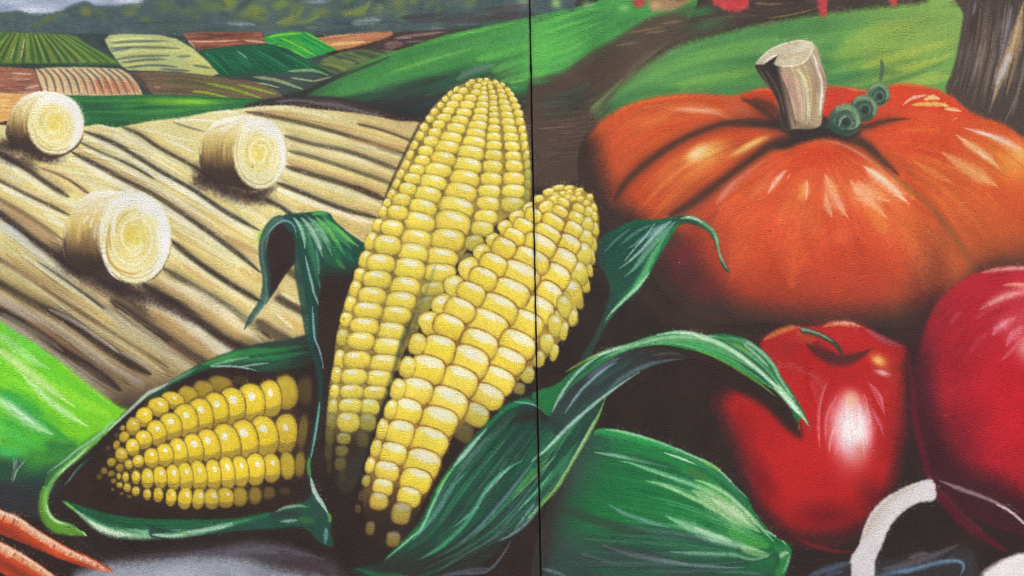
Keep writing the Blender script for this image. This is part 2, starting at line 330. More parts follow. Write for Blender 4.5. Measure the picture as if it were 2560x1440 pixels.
# orange strip at the left edge
M = field([(-900, 236), (0, 232), (78, 234), (45, 262), (26, 300), (0, 306), (-900, 310)], (222, 172, 104), 'orange yellow painted field strip beside the small hay bale')
for k in range(14):
    y = RNG.uniform(236, 302); stroke([(-30, y), (RNG.uniform(30, 60), y + RNG.uniform(-4, 4))], RNG.uniform(2, 5), [(204, 142, 84), (236, 200, 128), (214, 160, 96)][RNG.randint(3)], .6, .9, clip=M)
# green meadow
M = field([(120, 238), (260, 240), (380, 236), (480, 239), (580, 245), (660, 247), (720, 246), (690, 262), (620, 275), (500, 295), (400, 325), (290, 335), (150, 330)], (48, 118, 68), 'bright green painted meadow behind the stubble field')
weave([(180, 245), (420, 240), (690, 250)], [(200, 315), (330, 318), (560, 285)], 60, [(38, 92, 66), (58, 136, 70), (44, 110, 66), (70, 150, 68)], (2, 7), (.3, .6), soft=.9, clip=M)
blob(450, 255, 130, 14, (120, 186, 54), .85, 2, clip=M); blob(490, 254, 60, 7, (146, 204, 60), .8, 2, clip=M); blob(240, 265, 70, 12, (40, 88, 66), .7, 0, clip=M); blob(400, 280, 120, 10, (70, 146, 74), .6, -5, clip=M)
blob(300, 310, 90, 10, (44, 82, 64), .8, 0, clip=M)

# ------------------------------------------------------------- green hill, path, right meadow
O_HILL = node('grass_hill', kind='structure', label='painted green grassy hill sloping down behind the tall corn cob')
hill = [(690, 262), (760, 226), (830, 196), (900, 160), (960, 138), (1040, 112), (1130, 84), (1250, 58), (1325, 44), (1400, 26), (1480, 8), (1560, -30), (1700, -60), (1740, 20), (1640, 130), (1500, 230), (1420, 330), (1330, 400), (1100, 400), (900, 300), (760, 276)]
HL = fill(hill, (50, 104, 68), 3, oid=O_HILL)
put(ALL, HL * sm((X - 760 - (Y - 230) * -1.2) / 420) * .9 * np.ones_like(X), (66, 148, 78))
put(ALL, HL * sm((Y - 196 - (X - 1000) * .05 + 60 * sm((1000 - X) / 300)) / 70) * .92, (48, 58, 60))
hA = [(720, 262), (900, 176), (1100, 100), (1340, 42)]; hB = [(760, 272), (1000, 290), (1200, 250), (1345, 190)]
hM = lambda q: [(60, 130, 72), (84, 160, 76), (70, 150, 74), (66, 140, 84)][RNG.randint(4)] if q < .45 else ([(52, 96, 70), (60, 122, 72), (46, 70, 70)][RNG.randint(3)] if q < .7 else [(48, 58, 64), (56, 62, 64), (44, 74, 68), (62, 54, 58)][RNG.randint(4)])
weave(hA, hB, 200, hM, (5, 15), (.18, .42), (0, .6), (.3, 1), soft=1, clip=HL)
stroke([(870, 178), (1000, 124), (1160, 84), (1250, 62)], 7, (84, 170, 72), .8, .9, clip=HL)
stroke([(1130, 90), (1200, 76), (1290, 56)], 4, (104, 186, 88), .7, .9, clip=HL)
stroke([(960, 190), (1100, 140), (1320, 96)], 12, (88, 166, 80), .5, 1, clip=HL); stroke([(980, 180), (1090, 146), (1180, 122)], 4, (130, 196, 90), .6, 1, clip=HL)
stroke([(1140, 200), (1180, 178), (1240, 160)], 9, (132, 160, 142), .6, 1, clip=HL); stroke([(1190, 150), (1260, 132), (1330, 112)], 12, (104, 190, 84), .7, 1, clip=HL)
stroke([(1230, 178), (1290, 160), (1340, 150)], 16, (100, 186, 82), .7, 1, clip=HL); stroke([(1250, 205), (1300, 190), (1345, 178)], 10, (104, 184, 84), .7, 1, clip=HL); stroke([(1270, 208), (1320, 198)], 3, (140, 200, 90), .8, 1, clip=HL)
stroke([(760, 228), (850, 190), (930, 160), (980, 140)], 5, (72, 62, 58), .8, .9, clip=HL); stroke([(700, 258), (800, 212), (870, 178)], 5, (64, 56, 56), .7, 1)
stroke([(920, 262), (1040, 215), (1120, 190)], 14, (58, 58, 62), .6, 1, clip=HL); stroke([(1060, 240), (1200, 190)], 6, (60, 116, 80), .5, 1, clip=HL)
blob(1010, 295, 190, 40, (48, 50, 56), .8, 8, clip=HL); blob(1300, 260, 60, 40, (60, 64, 64), .9, 0, clip=HL)
# right of the joint
O_PATH = node('dirt_path', kind='structure', label='dark brown painted dirt path climbing from the joint to the upper right')
PT = fill([(1325, 210), (1400, 190), (1460, 165), (1520, 120), (1580, 85), (1640, 45), (1700, 20), (1900, -20), (2480, -60), (2480, 4), (2200, 14), (1950, 40), (1800, 75), (1700, 110), (1600, 180), (1540, 230), (1520, 300), (1500, 420), (1325, 440)], (76, 62, 59), 13, oid=O_PATH)
O_MEAD = node('meadow', kind='structure', label='yellow green painted meadow behind the pumpkin')
MD = fill([(1470, 262), (1500, 240), (1560, 195), (1640, 145), (1720, 108), (1850, 74), (2000, 44), (2150, 24), (2300, 8), (2430, -20), (3300, -40), (3300, 420), (2300, 330), (1900, 330), (1600, 330), (1500, 300)], (102, 158, 86), 12, oid=O_MEAD)
gA = [(1470, 262), (1640, 140), (1850, 70), (2420, 6)]; gB = [(1500, 300), (1750, 270), (2000, 260), (2420, 200)]
weave(gA, gB, 160, lambda q: [(66, 130, 76), (84, 152, 78), (58, 118, 74), (110, 160, 76)][RNG.randint(4)], (5, 14), (.15, .35), (0, .7), (.3, 1), soft=1, clip=MD)
weave([(2050, 110), (2200, 60), (2410, 30)], [(2080, 260), (2250, 220), (2400, 170)], 90, [(142, 170, 76), (156, 178, 80), (122, 162, 74), (96, 146, 76)], (6, 14), (.2, .4), (0, .6), (.4, 1), soft=1, clip=MD)
for p, w, c, a in [([(2150, 170), (2250, 140), (2390, 96)], 9, (176, 190, 78), .7), ([(2180, 200), (2300, 165), (2390, 130)], 8, (184, 194, 78), .7), ([(2200, 240), (2300, 205), (2385, 190)], 10, (176, 188, 76), .8), ([(2130, 230), (2260, 196), (2370, 150)], 6, (70, 126, 78), .7),
        ([(2270, 70), (2350, 50), (2400, 40)], 9, (84, 138, 76), .7), ([(1620, 190), (1800, 130), (1950, 90)], 12, (104, 164, 78), .6), ([(1560, 170), (1650, 138), (1700, 124)], 6, (120, 160, 140), .6), ([(1690, 210), (1800, 190), (1920, 168)], 8, (140, 180, 78), .6),
        ([(1600, 240), (1750, 205), (1880, 185)], 10, (112, 168, 76), .6), ([(1500, 280), (1580, 240), (1700, 224)], 14, (52, 118, 72), .7), ([(2080, 150), (2160, 120), (2250, 104)], 16, (122, 168, 76), .6), ([(2050, 215), (2160, 190), (2260, 180)], 10, (58, 112, 78), .7), ([(2060, 120), (2110, 100)], 12, (66, 132, 76), .6)]:
    stroke(p, w * 1.3, c, a * .8, 1, clip=MD)
put(ALL, MD * sm((X - 2000) / 300) * sm((250 - Y) / 160) * .45, (162, 182, 86))
blob(1530, 278, 60, 24, (44, 112, 70), .7, -20, clip=MD); blob(2010, 250, 120, 24, (62, 116, 80), .7, -10, clip=MD)
put(ALL, HL * sm((X - 1000) / 200) * sm((190 - Y - (X - 1340) * -.12) / 120) * .35, (86, 172, 78))
stroke([(1480, 256), (1540, 196), (1620, 138), (1720, 90), (1850, 60)], 10, (92, 104, 76), .45, 1, (.1, .2), .3); stroke([(1330, 208), (1400, 188), (1460, 146), (1540, 100), (1620, 52)], 9, (84, 104, 74), .5, 1, (.1, .2), .3)
# path texture
weave([(1330, 330), (1450, 240), (1600, 110), (1720, 40)], [(1330, 430), (1480, 380), (1640, 190), (1760, 100)], 110, [(104, 84, 72), (80, 66, 60), (120, 96, 80), (70, 60, 58), (138, 110, 90)], (1.5, 4), (.3, .65), (0, .7), (.3, 1), soft=.9, clip=PT)
put(ALL, region([(1322, 212), (1370, 192), (1405, 184), (1445, 152), (1490, 124), (1545, 94), (1590, 64), (1640, 40), (1720, 40), (1700, 84), (1620, 132), (1560, 178), (1505, 226), (1472, 268), (1500, 330), (1520, 420), (1322, 460)], 9) * .85, (88, 71, 63))
weave([(1330, 240), (1420, 225), (1510, 180)], [(1330, 300), (1420, 290), (1500, 260)], 40, [(60, 84, 72), (74, 66, 62), (56, 60, 60), (80, 96, 80)], (2, 6), (.3, .6), soft=1)
for k in range(70):
    x = RNG.uniform(1335, 1480); y = RNG.uniform(250, 400); stroke([(x, y), (x + RNG.uniform(30, 90), y - RNG.uniform(0, 8))], RNG.uniform(.8, 1.8), [(112, 92, 84), (126, 100, 88), (64, 54, 56)][RNG.randint(3)], .5, .9, clip=PT)
stroke([(1345, 322), (1420, 316), (1440, 312)], 1.6, (150, 112, 98), .7)
for (x, y) in [(1600, 78), (1680, 56), (1570, 110), (1640, 80), (1630, 72)]: stroke([(x - 30, y + 4), (x + 30, y - 5)], 3, (150, 118, 92), .6, 1)
for k in range(30):
    x = RNG.uniform(1700, 2400); y = 14 + (2400 - x) * .035 + RNG.uniform(-24, 20); stroke([(x, y), (x + RNG.uniform(40, 120), y - RNG.uniform(2, 8))], RNG.uniform(2, 5), [(76, 66, 64), (96, 80, 68), (84, 72, 66), (110, 90, 66)][RNG.randint(4)], .5, 1, clip=PT)
stroke([(1885, 8), (1920, 10), (1960, 10)], 4, (150, 116, 84), .7, 1); stroke([(1920, 46), (1980, 36), (2040, 22)], 2, (150, 140, 70), .8, 1); stroke([(1900, 64), (1960, 54)], 3, (124, 106, 74), .7, 1)
# left grass over the hill near the joint, foliage at the top
for (x, y, rx, ry, c, a, an) in [(1390, 8, 18, 18, (150, 196, 120), .9, 0), (1470, 12, 26, 16, (130, 178, 128), .7, 20), (1560, 20, 18, 12, (130, 190, 110), .8, 0), (1350, 15, 26, 18, (78, 96, 100), .7, 0), (1430, 18, 16, 20, (74, 82, 88), .7, 0),
        (1350, 50, 30, 10, (70, 96, 80), .7, -10), (1400, 46, 60, 8, (104, 176, 84), .8, -14), (1380, 68, 70, 12, (66, 150, 76), .7, -10), (1360, 130, 60, 40, (92, 184, 82), .9, -18), (1430, 110, 80, 26, (80, 166, 78), .8, -25), (1510, 50, 60, 20, (66, 136, 78), .7, -10),
        (1345, 185, 40, 12, (100, 196, 86), .8, -10), (1480, 90, 50, 24, (56, 122, 70), .6, -25), (1560, 60, 50, 16, (58, 120, 72), .6, -20), (1750, 30, 50, 18, (60, 130, 76), .8, -10), (1770, 60, 70, 18, (70, 128, 76), .6, -12), (1410, 150, 50, 16, (86, 150, 104), .5, -25), (1348, 205, 40, 10, (60, 140, 80), .7, -8)]:
    blob(x, y, rx, ry, c, a, an, rough=.9)
weave([(1340, 60), (1440, 30), (1530, 10)], [(1345, 190), (1420, 165), (1520, 100)], 70, [(76, 160, 78), (96, 186, 84), (60, 136, 74), (110, 190, 90)], (2, 6), (.25, .5), soft=1)
O_TAN = node('straw_heap', label='small tan painted heap between the red posts at the top edge', category='heap')
fill([(1622, -40), (1720, -60), (1745, -20), (1718, 6), (1690, 22), (1650, 28), (1626, 22)], (160, 130, 96), 6, oid=O_TAN); blob(1640, 14, 18, 14, (196, 164, 116), .8); blob(1700, 0, 24, 12, (130, 104, 84), .7)
put(ALL, region([(1325, 60), (1400, 40), (1500, 20), (1560, 40), (1540, 88), (1480, 116), (1430, 152), (1390, 176), (1325, 196)], 16) * .45 * sm((1500 - X) / 160), (98, 190, 84))
for (pts, c, lab) in [([(1582, -50), (1614, -50), (1610, 8), (1598, 17), (1584, 12)], (196, 74, 66), 'short red painted post end left of the tan heap'),
        ([(1778, -60), (1872, -60), (1872, 6), (1862, 22), (1830, 28), (1796, 16), (1780, 0)], (206, 62, 70), 'broad red painted shape cropped by the top edge'),
        ([(2046, -60), (2066, -60), (2066, 30), (2057, 42), (2047, 30)], (196, 62, 70), 'slim red painted post above the pumpkin stem'),
        ([(2226, -50), (2246, -50), (2244, 6), (2234, 13), (2226, 6)], (186, 66, 66), 'short red painted post end near the tree trunk')]:
    o = node('red_post', label=lab, category='post', group='red posts along the top of the meadow')
    m = fill(pts, tuple(v * .93 for v in c), 5.5, oid=o, rough=.9); smudge(m, .5, (214, 92, 92), NM)
# tree trunk
O_TRK = node('tree_trunk', label='grey brown streaked painted tree trunk in the upper right corner', category='tree')
N_TRB = node('bark', O_TRK)
TK = fill([(2416, -60), (2408, 40), (2395, 120), (2380, 180), (2365, 228), (2400, 300), (2500, 330), (2640, 380), (3000, 380), (3000, -60)], (84, 72, 68), 5, oid=N_TRB)
weave([(2420, -20), (2400, 120), (2370, 240)], [(2640, -20), (2600, 150), (2560, 330)], 120, [(70, 60, 60), (104, 92, 86), (92, 78, 68), (124, 112, 106), (64, 54, 56), (112, 92, 70)], (1.5, 5), (.3, .7), (0, .6), (.3, 1), soft=.8, clip=TK)
weave([(2440, -20), (2425, 120), (2395, 250)], [(2600, -20), (2570, 150), (2530, 320)], 46, [(150, 140, 134), (176, 150, 116), (136, 126, 130), (190, 180, 176)], (1, 2.6), (.25, .55), (0, .6), (.4, 1), soft=.8, clip=TK)
for p, w, c, a in [([(2560, 0), (2540, 90), (2505, 180), (2480, 260)], [3, 12, 14, 4], (206, 178, 132), .85), ([(2530, 10), (2515, 90), (2500, 150)], 4, (150, 142, 158), .8), ([(2525, 130), (2510, 170), (2490, 215)], 7, (190, 190, 204), .8), ([(2556, 60), (2540, 150), (2515, 240)], 5, (170, 140, 104), .7),
        ([(2500, 0), (2485, 120), (2460, 240)], 4, (112, 104, 108), .6), ([(2440, 0), (2432, 40)], 3, (140, 132, 146), .8), ([(2480, 40), (2460, 150), (2430, 260)], 5, (124, 108, 88), .5), ([(2570, 120), (2545, 230), (2510, 310)], 4, (140, 122, 112), .7), ([(2400, 180), (2385, 220)], 2, (130, 118, 110), .7), ([(2500, 200), (2470, 290)], 3, (150, 138, 130), .5), ([(2545, 240), (2530, 290)], 4, (112, 112, 116), .7)]:
    stroke(p, w, c, a, .9, clip=TK)
# ------------------------------------------------------------- stubble field with furrows
O_BANK = node('earth_bank', kind='structure', label='dark painted earth bank along the top of the stubble field')
BK = fill([(610, 268), (680, 246), (760, 240), (860, 246), (980, 280), (1070, 300), (1080, 360), (900, 330), (700, 285)], (62, 52, 54), 6, oid=O_BANK)
weave([(640, 262), (760, 244), (900, 262), (1060, 310)], [(650, 272), (780, 262), (900, 290), (1050, 345)], 40, [(74, 62, 62), (54, 46, 50), (96, 78, 70), (88, 80, 88)], (2, 5), (.3, .6), soft=.9, clip=BK)
stroke([(690, 254), (740, 251), (790, 254)], 3, (128, 122, 140), .8, .9); stroke([(770, 256), (840, 262), (900, 278), (960, 290)], 4.5, (122, 114, 128), .8, .9); stroke([(930, 290), (1000, 306), (1050, 318)], 6, (116, 94, 80), .6, .9)
O_STUB = node('stubble_field', kind='structure', label='pale yellow painted stubble field with long curving furrows')
stub = [(-900, 330), (0, 312), (120, 330), (205, 318), (245, 311), (285, 319), (330, 312), (385, 301), (428, 297), (470, 291), (525, 280), (590, 273), (640, 267), (720, 264), (800, 274), (900, 284), (990, 302), (1055, 316), (1040, 420), (980, 560), (930, 720), (900, 850), (790, 862), (700, 862), (600, 885), (500, 925), (420, 965), (345, 1005), (300, 1030), (230, 985), (100, 885), (0, 815), (-900, 300)]
SF = fill(stub, (218, 208, 150), 3, oid=O_STUB)
put(ALL, SF * sm((Y - 560 - X * .15) / 330) * .55, (150, 118, 82)); put(ALL, SF * sm((X - 560) / 500) * .35, (196, 164, 104))
T0 = [(0, 330), (215, 318), (400, 380), (560, 470), (690, 560)]
gT = [(560, 275), (700, 266), (880, 290), (1060, 330)]; gB = [(560, 440), (680, 520), (830, 620), (960, 720)]
tones = [(240, 238, 222), (228, 216, 144), (236, 226, 162), (212, 188, 116), (196, 170, 108), (226, 220, 168), (236, 234, 214), (206, 206, 156), (232, 220, 140)]
dk = [(120, 100, 78), (176, 128, 84), (196, 160, 108), (96, 82, 70), (206, 190, 140), (150, 110, 76), (200, 196, 166)]
weave(gT, gB, 190, tones, (4, 9), (.3, .6), (0, .6), (.4, 1), soft=1, clip=SF)
weave([(0, 330), (300, 318), (520, 430), (720, 560)], [(0, 560), (200, 690), (430, 800), (640, 880)], 330, tones, (4, 10), (.3, .6), (0, .6), (.4, 1), soft=1, clip=SF)
weave([(0, 540), (200, 690), (400, 830), (560, 900)], [(0, 800), (120, 880), (230, 960), (330, 1020)], 170, dk, (5, 12), (.3, .6), (0, .6), (.4, 1), soft=1, clip=SF)
put(ALL, SF * sm((X - 640) / 300) * sm((Y - 420) / 240) * .3, (150, 118, 78))
FURL = []
def furrow(pts, w=4.5, dark=(92, 82, 72), below=(240, 236, 216), above=(186, 160, 104), a=.9, hb=1.0, ha=1.0, taper=(.1, .12)):
    w *= 1.3; FURL.append((pts, w, dark, below))
    stroke(offs(pts, -w * 1.9), w * 1.7, above, .55 * ha, 1, taper, .3, clip=SF, raw=True)
    stroke(offs(pts, w * 2.9), w * 1.5, (228, 214, 134), .65 * hb, .9, taper, .3, clip=SF, raw=True)
    stroke(offs(pts, -w * 3.4), w * 1.0, (230, 214, 142), .5 * ha, .9, taper, .3, clip=SF, raw=True)
    stroke(pts, w * 1.35, tuple(v * .8 + 24 for v in dark), a * .55, 1, taper, .1, clip=SF); stroke(pts, w * .75, tuple(v * .8 for v in dark), a, .85, taper, .15, clip=SF)
    stroke(offs(pts, w * 2.1), w * 1.0, below, .95 * hb, .8, (.15, .25), .15, clip=SF, raw=True)
# right-hand family (beyond the middle bale)
weave([(-640, 322), (-300, 318), (0, 335)], [(-640, 470), (-300, 640), (0, 800)], 70, tones + dk, (8, 22), (.4, .7), (0, .5), (.5, 1), soft=1, clip=SF)
furrow([(890, 309), (954, 325), (1031, 353), (1060, 366)], 3.2, (122, 98, 76), (226, 208, 140))
furrow([(612, 279), (671, 289), (800, 319), (903, 350), (1025, 388)], 5, (120, 102, 82), (226, 222, 176), (196, 152, 92))
stroke([(860, 345), (930, 362), (1010, 378)], 7, (200, 152, 92), .7, .9, clip=SF); stroke([(880, 362), (950, 374), (1015, 392)], 5, (130, 134, 120), .7, .9, clip=SF); stroke([(885, 360), (915, 366), (945, 371)], 3, (226, 228, 222), .9, .8, clip=SF)
furrow([(708, 338), (774, 358), (877, 381), (1005, 428)], 5.5, (108, 98, 84), (228, 222, 184))
stroke([(830, 384), (890, 398), (920, 406)], 3.2, (238, 234, 218), .9, .8, clip=SF)
furrow([(718, 376), (787, 394), (890, 428), (990, 462)], 5, (134, 122, 92), (232, 222, 150))
furrow([(712, 415), (774, 434), (877, 466), (968, 503)], 6, (96, 84, 72), (232, 228, 190), (186, 132, 84))
stroke([(880, 464), (930, 484), (966, 500)], 6, (76, 58, 54), .85, .8, clip=SF)
furrow([(690, 456), (761, 484), (851, 520), (948, 546)], 5.5, (88, 78, 66), (236, 230, 206), (192, 164, 104))
stroke([(690, 470), (740, 492), (800, 520), (850, 536)], 5, (240, 236, 216), .9, .8, clip=SF)
furrow([(660, 498), (700, 516), (735, 540)], 5, (84, 74, 64), (226, 220, 160), hb=.6)
stroke([(740, 520), (830, 545), (910, 580), (935, 600)], 16, (202, 170, 104), .7, 1, clip=SF); stroke([(790, 560), (860, 590), (910, 640)], 14, (150, 120, 84), .6, 1, clip=SF); stroke([(880, 538), (910, 546), (930, 556)], 4, (226, 214, 184), .7, .9, clip=SF)
# left-hand family, top to bottom
furrow([(302, 317), (349, 336), (401, 371), (484, 416), (530, 446)], 4.5, (98, 84, 76), (206, 208, 160), (204, 178, 112))
stroke([(414, 350), (450, 364), (485, 380)], 4, (238, 232, 212), .9, .8, clip=SF); stroke([(340, 318), (400, 332), (440, 345), (490, 352)], 4, (230, 228, 200), .7, .8, clip=SF); stroke([(432, 302), (500, 300), (545, 305)], 3.4, (238, 236, 222), .9, .8, clip=SF)
stroke([(430, 305), (470, 318), (515, 330)], 3, (110, 108, 96), .8, .8, clip=SF); stroke([(525, 281), (560, 278), (600, 283)], 4, (240, 238, 226), .9, .8, clip=SF); stroke([(600, 275), (700, 268), (780, 282), (840, 300)], 5, (236, 234, 200), .7, .8, clip=SF)
furrow([(206, 326), (293, 362), (401, 428), (484, 475), (560, 527), (652, 578)], 5.2, (88, 84, 80), (240, 238, 222), (226, 208, 128))
stroke([(245, 326), (300, 345), (370, 372), (440, 414)], 4.5, (238, 236, 212), .85, .8, clip=SF); stroke([(240, 312), (280, 320), (330, 345), (380, 372)], 3.5, (242, 240, 228), .8, .8, clip=SF); stroke([(320, 372), (390, 400), (460, 440)], 3.6, (240, 232, 206), .9, .8, clip=SF)
furrow([(196, 354), (260, 385), (330, 415), (390, 450)], 3.2, (98, 94, 88), (214, 220, 190), (176, 180, 150))
furrow([(175, 378), (236, 409), (307, 447), (378, 484), (440, 522), (515, 575), (590, 630), (655, 684)], 6, (92, 82, 74), (240, 236, 214), (196, 156, 96))
stroke([(200, 370), (280, 402), (360, 450), (440, 498), (540, 560)], 7, (240, 236, 212), .8, .8, clip=SF); stroke([(205, 405), (260, 440), (310, 462)], 3.6, (240, 236, 222), .9, .8, clip=SF)
stroke([(545, 545), (600, 575), (640, 598)], 6, (238, 228, 196), .9, .8, clip=SF); stroke([(500, 525), (560, 560), (640, 612)], 9, (222, 196, 112), .6, .9, clip=SF); stroke([(560, 590), (610, 615), (655, 640)], 8, (172, 134, 82), .7, .9, clip=SF)
furrow([(94, 416), (165, 446), (225, 486)], 3.2, (134, 106, 80), (226, 206, 150), (206, 168, 108))
furrow([(-60, 360), (0, 385), (59, 418), (118, 458), (175, 494)], 6, (96, 82, 74), (236, 232, 206), (196, 160, 106))
furrow([(-60, 425), (0, 452), (71, 488), (130, 516), (180, 542)], 4.2, (124, 106, 82), (238, 234, 212), (206, 172, 104))
furrow([(-60, 470), (0, 498), (75, 543), (160, 602)], 5, (128, 120, 100), (206, 206, 176), (222, 198, 118))
stroke([(0, 468), (60, 497), (95, 520)], 4, (238, 236, 222), .85, .8, clip=SF); stroke([(110, 534), (150, 556), (165, 570)], 5, (236, 234, 222), .85, .8, clip=SF); stroke([(0, 433), (40, 450), (60, 465)], 4.5, (216, 212, 212), .8, .8, clip=SF)
furrow([(-60, 500), (0, 535), (75, 592), (162, 655), (212, 688)], 9, (80, 66, 64), (206, 208, 196), (164, 116, 78))
stroke([(0, 510), (60, 545), (150, 612)], 13, (164, 118, 78), .75, .9, clip=SF); stroke([(0, 556), (40, 580), (75, 606)], 6, (200, 206, 212), .8, .8, clip=SF)
furrow([(90, 652), (150, 692), (230, 748), (300, 800)], 3.4, (104, 108, 92), (206, 210, 166), (220, 214, 176))
stroke([(50, 635), (110, 672), (190, 730), (260, 780)], 6, (224, 224, 206), .8, .8, clip=SF); stroke([(0, 580), (60, 625), (110, 660)], 7, (214, 204, 140), .7, .9, clip=SF)
furrow([(-60, 612), (0, 650), (100, 712), (212, 786), (325, 856), (425, 922)], 5.5, (122, 92, 82), (204, 206, 166), (206, 176, 108))
stroke([(0, 655), (60, 690), (110, 716)], 5, (188, 160, 152), .8, .8, clip=SF); stroke([(120, 720), (200, 768), (300, 838), (370, 878)], 4, (216, 214, 180), .8, .8, clip=SF); stroke([(260, 812), (310, 835), (360, 866)], 5, (176, 196, 186), .8, .8, clip=SF)
furrow([(-60, 680), (0, 712), (75, 756), (175, 806), (275, 880), (380, 938)], 11, (72, 56, 52), (190, 186, 178), (186, 156, 92))
stroke([(120, 772), (180, 802), (240, 840), (300, 884)], 5, (212, 206, 210), .85, .8, clip=SF); stroke([(300, 878), (350, 905), (392, 930)], 4, (196, 188, 186), .9, .8, clip=SF)
stroke([(0, 742), (90, 792), (160, 836), (220, 872)], 7, (176, 176, 158), .75, .8, clip=SF)
furrow([(-60, 742), (0, 776), (75, 818), (150, 870), (225, 918), (305, 978)], 10, (68, 52, 50), (160, 158, 150), (150, 106, 72), hb=.8)
stroke([(0, 780), (60, 815), (120, 850), (160, 880)], 6, (160, 158, 152), .8, .8, clip=SF); stroke([(190, 900), (240, 932), (280, 962)], 5, (112, 104, 128), .8, .9, clip=SF); stroke([(60, 800), (120, 832), (220, 900)], 9, (146, 104, 70), .7, .9, clip=SF); stroke([(250, 905), (300, 945), (330, 965)], 6, (140, 112, 78), .7, 1, clip=SF); stroke([(262, 896), (310, 925), (345, 945)], 4.5, (150, 122, 108), .75, .9, clip=SF)
# right of the large bale
furrow([(424, 598), (475, 640), (560, 700), (655, 756)], 7, (84, 72, 64), (236, 232, 200), (216, 184, 104))
stroke([(430, 560), (480, 590), (540, 632), (610, 672)], 6, (240, 232, 196), .9, .8, clip=SF); stroke([(470, 570), (550, 620), (640, 680)], 6, (220, 218, 150), .7, .9, clip=SF); stroke([(600, 670), (655, 705)], 12, (206, 172, 96), .7, .9, clip=SF)
furrow([(402, 668), (475, 712), (560, 762), (640, 818), (680, 850)], 8, (82, 72, 64), (236, 232, 208), (212, 180, 104))
stroke([(430, 700), (500, 730), (600, 790), (680, 835)], 9, (226, 214, 156), .7, .9, clip=SF); stroke([(450, 655), (500, 690), (560, 725)], 6, (204, 146, 92), .6, .9, clip=SF)
furrow([(352, 706), (450, 766), (515, 815), (575, 856), (640, 880)], 11, (70, 56, 52), (232, 230, 220), (186, 136, 84))
stroke([(440, 708), (520, 745), (600, 800)], 6, (240, 234, 210), .85, .8, clip=SF); stroke([(430, 790), (480, 822), (545, 868), (590, 890)], 12, (224, 222, 212), .85, .85, clip=SF); stroke([(380, 775), (440, 812), (520, 870)], 14, (176, 134, 88), .7, 1, clip=SF)
furrow([(275, 748), (340, 795), (400, 836), (500, 904), (540, 925)], 11, (74, 60, 56), (206, 200, 170), (166, 122, 82), hb=.8)
stroke([(290, 770), (360, 822), (440, 880), (500, 916)], 5, (206, 206, 168), .85, .8, clip=SF); stroke([(420, 855), (470, 890), (510, 912)], 14, (160, 122, 90), .7, 1, clip=SF)
# between the curled leaf and the stem
furrow([(690, 742), (720, 760), (770, 786)], 9, (96, 80, 66), (224, 212, 170), (196, 146, 90)); stroke([(700, 730), (740, 752), (768, 764)], 5, (236, 232, 196), .9, .8, clip=SF)
furrow([(700, 665), (740, 690), (770, 716)], 9, (124, 104, 80), (206, 190, 130), (196, 162, 100)); stroke([(700, 790), (740, 812), (768, 828)], 16, (206, 172, 96), .8, .9, clip=SF); stroke([(690, 782), (712, 804), (735, 822)], 4, (240, 232, 206), .95, .7, clip=SF)
stroke([(640, 800), (690, 835), (730, 850)], 14, (74, 58, 52), .85, .9, clip=SF); stroke([(620, 810), (660, 842), (690, 858)], 6, (206, 200, 140), .8, .9, clip=SF)
thin = [(140, 112, 76), (244, 240, 224), (196, 164, 100), (110, 92, 70), (236, 224, 160), (214, 190, 116)]
weave(gT, gB, 90, thin, (.8, 1.8), (.15, .35), (0, .7), (.3, 1), soft=.8, clip=SF)
weave([(0, 330), (300, 318), (520, 430), (720, 560)], [(0, 560), (200, 690), (430, 800), (640, 880)], 170, thin, (.8, 1.8), (.15, .35), (0, .7), (.3, 1), soft=.8, clip=SF)
weave([(0, 540), (200, 690), (400, 830), (560, 900)], [(0, 800), (120, 880), (230, 960), (330, 1020)], 80, [(90, 70, 58), (206, 200, 180), (160, 118, 78), (70, 56, 52)], (.8, 2), (.25, .55), (0, .6), (.3, 1), soft=.8, clip=SF)
put(ALL, SF * sm((Y - 600 - (X - 300) * .35) / 260) * sm((X + 50) / 200) * .16, (110, 82, 60)); put(ALL, SF * sm((X - 820) / 200) * .16, (150, 112, 74))
for (q_, w_, d_, b_) in FURL:
    stroke(q_, w_ * .75, tuple(v * .72 for v in d_), .3, .9, (.1, .15), .2, clip=SF); stroke(offs(q_, w_ * 2.0), w_ * .7, b_, .45, .9, (.2, .3), .3, clip=SF, raw=True)
put(ALL, SF * sm((Y - 905) / 120) * sm((X - 200) / 120) * .8, (62, 50, 50))
put(ALL, SF * sm((Y - 830) / 40) * sm((X - 560) / 90) * .55, (70, 60, 50))

# ------------------------------------------------------------- hay bales
def ring_strokes(cx, cy, rx, ry, n, cols, clip, a=(.5, .95), r=(.2, 1.0), w=(1.0, 2.6)):
    for k in range(n):
        q = RNG.uniform(*r); a0 = RNG.uniform(0, 2 * math.pi); da = RNG.uniform(.5, 1.9)
        t = np.linspace(a0, a0 + da, 10); g = q * (1 + .05 * (t - a0))
        jx_, jy_ = RNG.randn(2) * .07 * (1.1 - q)
        P = np.stack([cx + (jx_ + np.cos(t) * g * (1 + .04 * RNG.randn())) * rx, cy + (jy_ + np.sin(t) * g) * ry], 1)
        stroke(P, RNG.uniform(*w), cols[RNG.randint(len(cols))], RNG.uniform(*a), .7, (.4, .4), .3, clip=clip, raw=True)
def ell(cx, cy, rx, ry, n=20, tilt=0.0):
    t = np.linspace(0, 2 * math.pi, n, endpoint=False); c, s = math.cos(tilt), math.sin(tilt)
    return [(cx + rx * math.cos(q) * c - ry * math.sin(q) * s, cy + rx * math.cos(q) * s + ry * math.sin(q) * c) for q in t]
